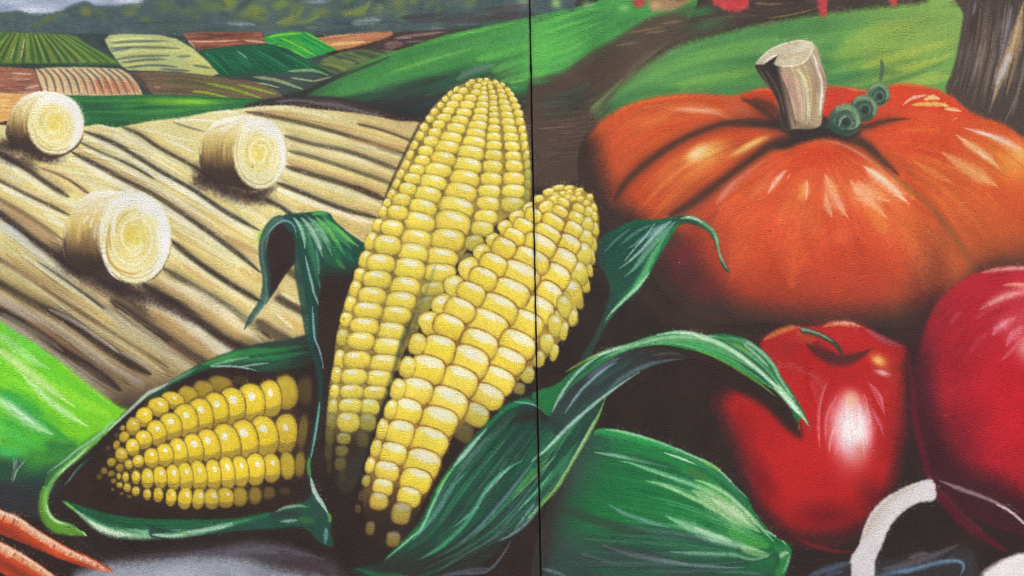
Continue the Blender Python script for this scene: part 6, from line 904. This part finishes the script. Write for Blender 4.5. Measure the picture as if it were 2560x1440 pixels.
for first in (True, False):
    for ri, row in enumerate(rows):
        for k, kk in reversed(list(enumerate(row))):
            last = k >= len(row) - 2 and len(row) > 4
            edge = k == 0 or (k == len(row) - 1 and len(row) > 4)
            if edge != first: continue
            if k == 0: kk = (kk[0] + 12, kk[1] + 4, kk[2] * 1.16, kk[3] * 1.18)
            if last: kk = (kk[0] - 4, kk[1], kk[2] * 1.16, kk[3] * 1.14)
            kz(B, [kk], *ZD, style='A' if (k == 0 or ri < 2 or last) else 'B', ang=(24 if kk[0] < 1300 else 30) if not (k == 0 or last) else (-25 if k == 0 else -12), hx=.15 if last else .0, shade=.12 if last else .04)
kz(B, [(255, 960, 118, 196, -14), (175, 1132, 122, 186, -10), (252, 1180, 66, 164, 10), (100, 1290, 122, 164, 0), (165, 1372, 68, 144, 12), (332, 1062, 70, 140, 10), (32, 1402, 84, 96, 0)], *Q1, style='A', hx=.15, shade=.18)
kz(B, [(2150, 292, 104, 150, 0, dict(shade=.2)), (2042, 442, 122, 144, 10, dict(shade=.3)), (1960, 572, 112, 104, 10, dict(shade=.5, dim=.2))], *ZC, style='A', hx=.1)
kz(B, [(1950, 162, 330, 226, 25), (1850, 314, 322, 212, 25), (1755, 502, 310, 226, 25), (1665, 654, 286, 206, 25, dict(shade=.08)), (1556, 822, 226, 192, 25, dict(shade=.3)), (1440, 990, 160, 156, 25, dict(shade=.75, dim=.35))], *ZC, style='B')
kz(B, [(1582, 152, 334, 234, 24), (1490, 324, 338, 272, 24), (1386, 514, 336, 264, 22), (1290, 714, 352, 266, 22), (1195, 886, 334, 250, 20), (1110, 1084, 334, 248, 20), (1040, 1292, 322, 262, 18)], *ZC, style='B')
kz(B, [(1200, 204, 292, 242, 16), (1094, 394, 304, 240, 16), (990, 598, 284, 226, 14), (906, 794, 258, 226, 14), (830, 1004, 246, 236, 12), (770, 1194, 242, 196, 12)], *ZC, style='B')
kz(B, [(1000, 152, 152, 186, 18), (906, 372, 142, 188, 18), (816, 582, 132, 186, 18), (746, 772, 112, 176, 14), (666, 962, 100, 186, 14)], *ZC, style='A', hx=-.1)
kz(B, [(640, 162, 100, 164, 14), (582, 332, 92, 144, 14), (540, 488, 80, 104, 14, dict(dim=.25)), (495, 640, 70, 110, 10, dict(dim=.72)), (460, 768, 64, 92, 0, dict(dim=.65))], *ZE, style='A', hx=-.05)
kz(B, [(750, 392, 232, 178, 10, dict(shade=.08)), (710, 552, 192, 152, 10, dict(shade=.1)), (670, 692, 172, 156, 8, dict(dim=.15)), (580, 962, 84, 126, 5, dict(dim=.4, shade=.4))], *ZE, style='B')
kz(B, [(1036, 492, 292, 226, 18), (970, 652, 222, 178, 16, dict(shade=.12)), (892, 812, 180, 196, 10, dict(shade=.25, dim=.2)), (812, 1070, 132, 140, 5, dict(shade=.35, dim=.35))], *ZE, style='B')
# ------------------------------------------------------------- husk leaves in front
Q2 = (1300, 800, 3.3684); Q3 = (960, 820, 2.3233)
B3 = fill(Z([(-10, 1360), (150, 1215), (230, 1120), (290, 985), (340, 895), (400, 795), (480, 690), (560, 600), (640, 515), (720, 450), (790, 420), (880, 380), (960, 350), (1100, 300), (1260, 330), (1330, 360), (1290, 400), (1250, 510), (1180, 640), (1100, 765), (1000, 925), (920, 1025), (830, 1125), (740, 1205), (660, 1290), (560, 1370), (400, 1440), (200, 1470), (-120, 1440), (-180, 1400)], *Q3), (42, 72, 66), 3, oid=O_BH[2])
smudge(B3, .5, (34, 96, 68)); put(ALL, B3 * sm((Y - 1290 - (X - 1200) * -.25) / 90) * .75, (58, 48, 48)); blob(1345, 1040, 70, 26, (58, 46, 46), .9, 8, clip=B3); blob(1300, 1050, 60, 16, (56, 48, 48), .8, -10, clip=B3)
bA = Z([(0, 1350), (200, 1170), (330, 930), (520, 690), (760, 450)], *Q3); bB = Z([(200, 1440), (560, 1300), (820, 1120), (1050, 820), (1280, 420)], *Q3)
weave(bA, bB, 110, [(30, 104, 72), (40, 128, 84), (52, 62, 66), (26, 86, 66), (60, 84, 84), (34, 116, 74)], (2, 7), (.25, .55), (0, .6), (.35, 1), soft=.95, clip=B3)
weave(bA, bB, 50, [(110, 190, 150), (70, 160, 110), (150, 206, 190), (60, 150, 100)], (1.6, 3.4), (.14, .34), (.1, .7), (.5, 1), soft=.8, clip=B3)
for p, w, c, a in [([(0, 1345), (150, 1215), (230, 1120), (290, 985), (345, 890), (430, 770), (520, 660), (610, 560), (700, 480), (790, 440)], [4, 7, 8, 7, 7, 8, 8, 8, 8, 5], (38, 132, 80), .85), ([(0, 1352), (150, 1225), (220, 1160), (290, 1010), (350, 890), (420, 790)], [1.5, 2.5, 3, 3.4, 3.4, 2.5], (150, 214, 170), .8), ([(400, 810), (470, 730), (530, 660), (600, 580)], [3, 6, 4, 2], (190, 222, 210), .9), ([(300, 960), (340, 890), (400, 810)], 3, (120, 196, 90), .6),
        ([(640, 520), (720, 455), (820, 425), (890, 440)], [4, 7, 8, 5], (34, 136, 84), .85), ([(760, 430), (850, 440), (920, 470), (962, 512)], [1.5, 2.5, 3, 2], (150, 210, 190), .85), ([(880, 390), (960, 380), (1040, 350)], 12, (36, 132, 80), .8), ([(900, 420), (960, 440), (990, 470)], 12, (34, 112, 76), .8),
        ([(170, 1230), (300, 1080), (400, 920), (500, 820)], [2, 5, 5, 2], (96, 160, 150), .7), ([(400, 1160), (520, 1060), (600, 930), (700, 830), (820, 760)], [2, 4.5, 5, 4, 2], (96, 190, 160), .8), ([(580, 970), (660, 880), (740, 800)], 2, (190, 226, 206), .7), ([(200, 1350), (330, 1270), (450, 1160), (560, 1030)], [2, 6, 6, 3], (70, 170, 120), .8), ([(430, 1260), (560, 1150), (680, 1010), (780, 890), (880, 770)], [2, 4, 4, 4, 2], (110, 130, 150), .75), ([(500, 1300), (640, 1210), (760, 1080), (900, 930)], [2, 4, 4, 2], (100, 124, 140), .6),
        ([(850, 780), (960, 690), (1080, 560), (1180, 460), (1300, 370)], [3, 4.5, 4.5, 4, 3], (170, 222, 190), .85), ([(900, 780), (1000, 680), (1100, 560), (1200, 450)], [4, 8, 8, 4], (60, 160, 90), .6), ([(760, 960), (860, 850), (960, 750)], 6, (84, 170, 70), .6), ([(740, 1000), (880, 860), (1000, 740)], 2.4, (140, 206, 120), .7), ([(800, 1040), (920, 920), (1040, 780), (1140, 640)], [3, 7, 7, 3], (60, 160, 96), .7), ([(780, 1060), (900, 930), (980, 830)], 2.4, (150, 200, 190), .7),
        ([(1290, 400), (1240, 520), (1170, 650), (1080, 800), (1000, 930), (910, 1030), (830, 1110)], [2, 4, 4, 4, 5, 5, 3], (150, 206, 110), .85), ([(1230, 520), (1160, 650), (1080, 790)], 2, (210, 232, 190), .7), ([(830, 1110), (900, 1040), (960, 960)], 5, (90, 180, 70), .7), ([(910, 1020), (830, 1130), (740, 1200), (660, 1240)], [3, 4, 4, 2], (130, 170, 186), .8), ([(880, 1010), (820, 1090), (760, 1170)], 3, (150, 196, 206), .6), ([(740, 1230), (680, 1330), (600, 1410), (480, 1425), (380, 1432)], [2, 3, 4, 5, 3], (100, 116, 136), .8), ([(560, 1180), (480, 1270), (350, 1390), (200, 1440)], [2, 3, 4, 4], (40, 120, 84), .6), ([(540, 1270), (420, 1350), (320, 1400)], 3, (100, 104, 120), .6), ([(-170, 1395), (-80, 1425), (0, 1440), (150, 1440)], [3, 7, 8, 4], (30, 116, 76), .85), ([(940, 560), (800, 580), (660, 650)], 14, (34, 84, 72), .5), ([(1000, 560), (960, 620), (900, 680)], 14, (34, 110, 74), .6)]: stroke(Z(p, *Q3), w, c, a, .85, clip=None)
B2 = fill(Z([(100, 640), (140, 600), (300, 545), (430, 440), (560, 350), (700, 270), (900, 200), (1080, 140), (1250, 94), (1400, 94), (1560, 128), (1680, 118), (1780, 126), (1900, 165), (2050, 260), (2150, 380), (2200, 480), (2300, 620), (2400, 800), (2442, 908), (2418, 885), (2375, 815), (2350, 860), (2310, 830), (2280, 750), (2150, 600), (2000, 510), (1800, 390), (1600, 300), (1400, 245), (1200, 212), (1050, 218), (900, 258), (750, 330), (640, 400), (500, 500), (400, 600), (270, 800), (180, 760)], *Q2), (38, 122, 70), 2.6, oid=O_BH[1])
iA = Z([(270, 790), (430, 510), (640, 350), (900, 230)], *Q2); iB = Z([(300, 1010), (560, 760), (800, 580), (1000, 440), (1380, 330)], *Q2)
IN = fill(Z([(262, 795), (330, 660), (430, 520), (560, 400), (700, 320), (880, 260), (1050, 240), (1250, 250), (1400, 300), (1380, 330), (1250, 340), (1100, 390), (1000, 440), (900, 500), (780, 590), (620, 730), (460, 860), (330, 980), (250, 900)], *Q2), (58, 64, 66), 5, oid=O_BH[1])
put(ALL, IN * sm((X - 1560) / 120) * .8, (62, 50, 48)); put(ALL, IN * sm((Y - 990) / 40) * .5, (40, 84, 70))
weave(iA, iB, 36, [(52, 84, 80), (66, 82, 92), (48, 60, 62), (44, 96, 80)], (2, 6), (.3, .6), (0, .4), (.5, .9), soft=.9, clip=IN)
oA = Z([(140, 620), (430, 460), (800, 250), (1250, 100), (1650, 120), (2050, 270), (2430, 890)], *Q2); oB = Z([(250, 780), (500, 500), (800, 310), (1200, 205), (1600, 290), (2000, 500), (2400, 850)], *Q2)
weave(oA, oB, 90, [(30, 112, 68), (56, 150, 84), (40, 134, 78), (84, 170, 80), (26, 96, 64)], (2, 5), (.25, .55), (0, .7), (.3, 1), soft=.9, clip=B2)
weave(oA, oB, 46, [(150, 206, 160), (190, 224, 196), (120, 190, 90), (90, 176, 110)], (1.4, 2.8), (.2, .4), (.2, .7), (.5, 1), soft=.8, clip=B2)
for p, w, c, a in [([(265, 788), (330, 655), (430, 505), (560, 375), (700, 285)], [2, 3.4, 3.4, 3, 2], (196, 222, 216), .9), ([(370, 795), (500, 610), (620, 490), (720, 410), (820, 350)], [1.5, 3, 3, 4, 2], (150, 180, 190), .8), ([(560, 500), (700, 390), (850, 310)], 5, (110, 130, 150), .6), ([(620, 560), (780, 440), (950, 350)], 4, (60, 110, 104), .6), ([(700, 640), (850, 500), (1050, 390), (1250, 340), (1380, 328)], [2, 5, 6, 4, 2], (100, 130, 140), .7), ([(1100, 300), (1250, 280), (1350, 290)], 2.4, (96, 108, 116), .6),
        ([(560, 330), (740, 262), (900, 215), (1000, 180)], [3, 5, 5, 2], (150, 206, 160), .8), ([(640, 300), (760, 262), (880, 220)], 2.4, (210, 232, 216), .8), ([(380, 440), (500, 370), (620, 310), (700, 270)], [2, 3, 3, 1], (150, 196, 70), .7), ([(1150, 125), (1300, 105), (1450, 115), (1600, 165), (1780, 250), (1950, 370), (2100, 500), (2220, 610)], [3, 5, 6, 6, 6, 6, 7, 6], (186, 222, 190), .85), ([(1330, 108), (1450, 118), (1600, 170)], 3, (226, 240, 226), .7), ([(1750, 240), (1950, 380), (2150, 560)], 3, (226, 238, 232), .7),
        ([(2050, 480), (2200, 600), (2300, 720), (2400, 840), (2435, 900)], [3, 8, 9, 6, 3], (196, 226, 196), .9), ([(2180, 590), (2280, 700), (2360, 800)], 4, (226, 242, 230), .8), ([(1750, 140), (1900, 180), (2030, 270), (2130, 380), (2180, 480), (2260, 600), (2330, 680)], [2, 5, 5, 5, 4, 4, 3], (170, 212, 186), .8), ([(1880, 200), (2000, 300), (2100, 400)], 3, (206, 230, 216), .7), ([(1780, 190), (1900, 250), (1960, 300)], [2, 5, 2], (120, 176, 60), .7), ([(1400, 220), (1600, 290), (1800, 390), (2000, 520), (2150, 640)], [2, 4, 5, 5, 3], (110, 186, 70), .7), ([(1300, 180), (1500, 220), (1750, 340), (1950, 470)], 5, (46, 160, 84), .7), ([(1650, 150), (1850, 260), (2050, 420), (2180, 560)], 4, (26, 100, 66), .7), ([(1850, 370), (2000, 460), (2150, 580)], 4, (24, 96, 66), .7), ([(1650, 130), (1800, 140), (1920, 190)], 4, (30, 112, 78), .7), ([(2280, 740), (2310, 800), (2350, 850)], 3, (40, 90, 66), .8), ([(2345, 870), (2350, 910), (2340, 930)], 2, (150, 160, 60), .5),
        ([(170, 1140), (400, 905), (600, 730), (750, 612), (900, 505), (1010, 440)], [3, 4.5, 4.5, 4, 3, 1.5], (176, 218, 206), .85)]: stroke(Z(p, *Q2), w, c, a, .85)
# ------------------------------------------------------------- grey cloth and carrots along the bottom edge
O_CL = node('cloth', kind='structure', label='pale grey blue painted cloth along the bottom left edge')
put(ALL, region([(250, 1420), (430, 1380), (620, 1366), (780, 1390), (860, 1440), (860, 1600), (200, 1600)], 22) * .6, (96, 94, 106))
CLM = fill([(200, 1432), (300, 1412), (430, 1398), (520, 1392), (600, 1402), (680, 1424), (760, 1446), (820, 1500), (900, 2000), (-200, 2000), (150, 1500)], (146, 153, 168), 22, oid=O_CL)
smudge(CLM, .5, (176, 182, 194)); blob(420, 1440, 130, 22, (176, 182, 194), .8, -4, clip=CLM); blob(640, 1430, 60, 18, (120, 124, 140), .6, 15, clip=CLM)
for p, w, c, a in [([(440, 1386), (540, 1380), (640, 1366), (740, 1380), (820, 1400)], [6, 10, 16, 14, 5], (92, 86, 100), .75), ([(560, 1384), (640, 1376), (700, 1384)], 8, (112, 108, 124), .6), ([(700, 1404), (780, 1416), (830, 1440)], 10, (76, 54, 62), .7), ([(300, 1396), (380, 1390), (470, 1388)], 8, (78, 66, 74), .6), ([(640, 1366), (700, 1372), (780, 1392)], 6, (104, 100, 116), .5), ([(1100, 1440), (1180, 1424), (1220, 1420)], 5, (110, 116, 136), .6)]: stroke(p, w, c, a, 1)
O_K1 = node('carrot', label='upper orange carrot with a pale rim, tip pointing to the bottom', category='carrot', group='carrots in the lower left corner')
O_K2 = node('carrot', label='lower orange carrot cut off by the bottom left corner', category='carrot', group='carrots in the lower left corner')
for (pts, o, top, sd) in [([(-160, 1196), (0, 1274), (40, 1288), (85, 1318), (130, 1346), (180, 1374), (228, 1394), (278, 1424), (274, 1430), (225, 1420), (150, 1396), (80, 1366), (0, 1334), (-160, 1270)], O_K1, [(-40, 1262), (40, 1290), (85, 1320), (130, 1348), (180, 1376), (228, 1396), (276, 1425)], 3), ([(-160, 1280), (0, 1354), (40, 1374), (100, 1412), (150, 1446), (260, 1520), (120, 1505), (0, 1430), (-160, 1350)], O_K2, [(-40, 1340), (40, 1376), (100, 1414), (150, 1448), (220, 1496)], 4)]:
    RNG = np.random.RandomState(sd)
    KM = fill(pts, (198, 66, 38), 3.5, oid=o)
    smudge(KM, .6, (170, 58, 40), NM); smudge(KM, .5, (224, 100, 50))
    stroke(offs(top, 44), 12, (120, 44, 38), .6, 1, (0, .1), clip=KM, raw=True)
    stroke(offs(top, 9), [12, 11, 9, 7, 5, 3], (228, 208, 178), .85, .85, (0, .05), .3, clip=KM, raw=True); stroke(offs(top, 15), [8, 8, 6, 5, 3, 2], (226, 160, 110), .6, 1, (0, .05), .4, clip=KM, raw=True); stroke(offs(top, 4), [5, 5, 4, 3, 2], (236, 226, 206), .8, .9, (0, .05), .3, clip=KM, raw=True)
    P = curve(top, 40)
    for k in range(44):
        i = RNG.randint(2, 38); x, y = P[i]; l = RNG.uniform(8, 26) * (1 - i / 55)
        stroke([(x, y + 6), (x - l * .2, y + 6 + l * .6), (x - l * .5, y + 6 + l)], RNG.uniform(1, 3), [(236, 210, 186), (226, 150, 110), (150, 50, 40), (240, 226, 210)][RNG.randint(4)], RNG.uniform(.4, .8), .9, clip=KM)
stroke([(268, 1424), (280, 1432)], 1.5, (200, 204, 210), .8)
# along the joint: right lip painted lighter as if lit, grime on the left
sx = lambda y: 1338 + (y - 720) * 28 / 1440
stroke([(sx(-300) + 5, -300), (sx(400) + 5, 400), (sx(1100) + 5, 1100), (sx(1800) + 5, 1800)], 2.4, (84, 80, 76), .4, 1, (0, 0), .5)
stroke([(sx(-300) - 4, -300), (sx(400) - 4, 400), (sx(1100) - 4, 1100), (sx(1800) - 4, 1800)], 2.2, (48, 40, 36), .35, 1, (0, 0), .4)
# small nicks in the paint
RNG = np.random.RandomState(77)
for (x, y) in [(631, 417), (1293, 620), (2146, 598), (2437, 528), (473, 642), (1925, 577), (1346, 395)]: blob(x, y, 3.2, 3.2, (60, 40, 34), .8)
for k in range(26): 
    x, y = RNG.uniform(0, 2560), RNG.uniform(0, 1440); blob(x, y, RNG.uniform(1.5, 2.6), RNG.uniform(1.5, 2.6), [(60, 46, 40), (226, 222, 214)][RNG.randint(2)], .5)
# overspray: droplets of one colour carried on to its neighbours
for k in range(6):
    dv, du = RNG.randint(-9, 10), RNG.randint(-9, 10)
    m = (RNG.rand(HH, WW) > .989)[..., None] * RNG.uniform(.3, .6)
    COL += (np.roll(np.roll(COL, dv, 0), du, 1) - COL) * m
COL = np.clip(COL * (1 + (NF[..., None] - .5) * .07), 0, 1)
# ==== PAINT END

# ---------------------------------------------------------------------------
# Materials: mural paint on sand-textured stucco; dark joint
# ---------------------------------------------------------------------------
def paint_material():
    m = bpy.data.materials.new('mural_paint_on_stucco'); m.use_nodes = True
    t = m.node_tree; N = t.nodes; L = t.links; b = N['Principled BSDF']
    at = N.new('ShaderNodeVertexColor'); at.layer_name = 'paint'
    geo = N.new('ShaderNodeNewGeometry')
    def noise(scale, det, rough, lac=2.0):
        n = N.new('ShaderNodeTexNoise'); n.inputs['Scale'].default_value = scale; n.inputs['Detail'].default_value = det
        n.inputs['Roughness'].default_value = rough; L.new(geo.outputs['Position'], n.inputs['Vector']); return n
    def math_(op, a, bb=None, clamp=False):
        n = N.new('ShaderNodeMath'); n.operation = op; n.use_clamp = clamp
        for i, v in enumerate((a, bb)):
            if v is None: continue
            if isinstance(v, (int, float)): n.inputs[i].default_value = v
            else: L.new(v, n.inputs[i])
        return n.outputs[0]
    # sand grain: rounded lumps a few millimetres across; the roller left some patches rougher than others
    n1 = noise(SC1, 2.2, .62); n3 = noise(9, 1.0, .5)
    amp = math_('ADD', math_('MULTIPLY', n3.outputs['Fac'], 1.3), .35)
    n6 = noise(3.1, 2.0, .6); hgt = math_('MULTIPLY', n1.outputs['Fac'], math_('ADD', math_('MULTIPLY', n6.outputs['Fac'], 1.1), .45)); bp = N.new('ShaderNodeBump'); bp.inputs['Distance'].default_value = BUMP; L.new(amp, bp.inputs['Strength']); L.new(hgt, bp.inputs['Height'])
    L.new(bp.outputs['Normal'], b.inputs['Normal'])
    # thin paint: pigment sits on the lumps and misses the pits
    pit = N.new('ShaderNodeValToRGB'); pit.color_ramp.elements[0].position = .30; pit.color_ramp.elements[1].position = .45
    pit.color_ramp.elements[0].color = (.58, .58, .58, 1); pit.color_ramp.elements[1].color = (1, 1, 1, 1)
    L.new(n1.outputs['Fac'], pit.inputs['Fac'])
    mul = N.new('ShaderNodeMix'); mul.data_type = 'RGBA'; mul.blend_type = 'MULTIPLY'; mul.inputs['Factor'].default_value = 1
    n5 = noise(2.3, 3.0, .6); mot = N.new('ShaderNodeValToRGB'); mot.color_ramp.elements[0].position = .3; mot.color_ramp.elements[1].position = .7
    mot.color_ramp.elements[0].color = (.88, .88, .88, 1); mot.color_ramp.elements[1].color = (1.06, 1.06, 1.05, 1); L.new(n5.outputs['Fac'], mot.inputs['Fac'])
    m0 = N.new('ShaderNodeMix'); m0.data_type = 'RGBA'; m0.blend_type = 'MULTIPLY'; m0.inputs['Factor'].default_value = 1
    L.new(at.outputs['Color'], m0.inputs['A']); L.new(mot.outputs['Color'], m0.inputs['B'])
    L.new(m0.outputs['Result'], mul.inputs['A']); L.new(pit.outputs['Color'], mul.inputs['B'])
    L.new(mul.outputs['Result'], b.inputs['Base Color'])
    b.inputs['Roughness'].default_value = .6; b.inputs['Specular IOR Level'].default_value = .22
    return m
def plain(name, col, rough=.9):
    m = bpy.data.materials.new(name); m.use_nodes = True; t = m.node_tree; b = t.nodes['Principled BSDF']
    n = t.nodes.new('ShaderNodeTexNoise'); n.inputs['Scale'].default_value = 90; r = t.nodes.new('ShaderNodeValToRGB')
    r.color_ramp.elements[0].color = tuple(c * .6 for c in col) + (1,); r.color_ramp.elements[1].color = tuple(col) + (1,)
    t.links.new(n.outputs['Fac'], r.inputs['Fac']); t.links.new(r.outputs['Color'], b.inputs['Base Color']); b.inputs['Roughness'].default_value = rough
    return m
SC1, BUMP = 228.0, 0.0068
MAT = paint_material(); MAT_EDGE = plain('panel_edge_render', (.035, .032, .03)); MAT_JOINT = plain('joint_sealant', (.012, .012, .012))

# ---------------------------------------------------------------------------
# Cut the painted grid into one mesh per motif
# ---------------------------------------------------------------------------
coll = scene.collection
lin = np.clip(COL, 0, 1); lum = (lin * np.array([.3, .59, .11], np.float32)).sum(2, keepdims=True)
lum2 = lum + .30 * (lum * lum * (3 - 2 * lum) - lum)                     # pigment contrast of the finished mural
lin = np.clip((lum + (lin - lum) * 1.0) * (lum2 + .02) / (lum + .02), 0, 1)
lin = np.where(lin <= .04045, lin / 12.92, ((lin + .055) / 1.055) ** 2.4)
lin = np.clip(lin * GAIN, 0.004, .9).astype(np.float32)
WX = (US * MM).astype(np.float32); WZ = (EYE - VS * MM).astype(np.float32)
cell = OID[:-1, :-1].copy()
jg = int(np.argmin(np.abs(US - (SEAM_U - GAP))))
cell[:, jg] = -1                                        # the open joint
order = np.argsort(cell.ravel(), kind='stable'); sorted_ids = cell.ravel()[order]
starts = np.searchsorted(sorted_ids, np.arange(len(NODES) + 1))
JN = np.random.RandomState(5); wob = lambda: (np.convolve(JN.randn(HH + 8), np.ones(9) / 9, 'valid') * 1.5 * MM * .8).astype(np.float32)
JW, JW2 = np.minimum(wob(), .0008), np.minimum(wob(), .0008)       # chipped edges of the joint
def sheet(name, cells):
    ci, cj = np.divmod(cells, WW - 1)
    a = ci * WW + cj; q = np.stack([a, a + WW, a + WW + 1, a + 1], 1)
    uniq, inv = np.unique(q, return_inverse=True); n = len(uniq); f = len(cells)
    vi, vj = np.divmod(uniq, WW)
    co = np.zeros((n, 3), np.float32); co[:, 0] = WX[vj]; co[:, 2] = WZ[vi]
    lf = vj == jg; rt = vj == jg + 1; co[lf, 0] += JW[vi[lf]]; co[rt, 0] -= JW2[vi[rt]]
    me = bpy.data.meshes.new(name)
    me.vertices.add(n); me.vertices.foreach_set('co', co.ravel())
    me.loops.add(4 * f); me.loops.foreach_set('vertex_index', inv.ravel().astype(np.int32))
    me.polygons.add(f); me.polygons.foreach_set('loop_start', np.arange(0, 4 * f, 4, dtype=np.int32))
    me.update(calc_edges=True)
    ca = me.color_attributes.new('paint', 'FLOAT_COLOR', 'POINT'); rgba = np.ones((n, 4), np.float32); rgba[:, :3] = lin[vi, vj]
    ca.data.foreach_set('color', rgba.ravel()); me.materials.append(MAT)
    return me, co
OBJ = {}; BASE = {}
kids = {}
for i, nd in enumerate(NODES): kids.setdefault(nd['parent'], []).append(i)
def extent(i):
    pts = [BASE[i]] if i in BASE else []
    for k in kids.get(i, []): pts += extent(k)
    return pts
MESH = {}
for i, nd in enumerate(NODES):
    c = order[starts[i]:starts[i + 1]]
    if len(c) < 3: continue
    MESH[i], co = sheet(nd['name'], c); BASE[i] = (float(co[:, 0].mean()), float(co[:, 2].min()))
def make(i, parent=None, origin=(0, 0, 0)):
    nd = NODES[i]
    has = extent(i)
    if not has: return
    o = bpy.data.objects.new(nd['name'], MESH.get(i)); coll.objects.link(o)
    if parent is None:
        org = (sum(p[0] for p in has) / len(has), 0.0, min(p[1] for p in has))
        o.location = org
    else:
        org = origin; o.parent = parent
    if i in MESH: MESH[i].transform(Matrix.Translation((-org[0], 0, -org[2])))
    for k, v in nd['props'].items(): o[k] = v
    OBJ[i] = o
    for k in kids.get(i, []): make(k, o, org)
for i in kids[None]: make(i)

# ---------------------------------------------------------------------------
# Panel bodies behind the paint, and the sealed joint between them
# ---------------------------------------------------------------------------
def box(name, x0, x1, y0, y1, z0, z1, mat, parent):
    o_ = parent.location
    v = [(x - o_.x, y - o_.y, z - o_.z) for x in (x0, x1) for y in (y0, y1) for z in (z0, z1)]
    f = [(0, 1, 3, 2), (4, 6, 7, 5), (0, 4, 5, 1), (2, 3, 7, 6), (0, 2, 6, 4), (1, 5, 7, 3)]
    me = bpy.data.meshes.new(name); me.from_pydata(v, [], f); me.materials.append(mat)
    o = bpy.data.objects.new(name, me); coll.objects.link(o); o.parent = parent; return o
zt, zb = float(WZ[0]), float(WZ[-1]); xl, xr = float(WX[0]), float(WX[-1]); g0 = (SEAM_U - GAP) * MM; g1 = (SEAM_U + GAP) * MM
box('panel_body', xl, g0, .0015, .06, zb, zt, MAT_EDGE, OBJ[N_PL]); box('panel_body', g1, xr, .0015, .06, zb, zt, MAT_EDGE, OBJ[N_PR])
je = bpy.data.objects.new('joint_sealant', None); coll.objects.link(je); je.location = ((g0 + g1) / 2, .03, zb)
je['label'] = 'narrow black vertical joint between the two wall panels'; je['category'] = 'joint'
box('sealant_strip', g0 + .0003, g1 - .0003, .012, .05, zb, zt, MAT_JOINT, je)
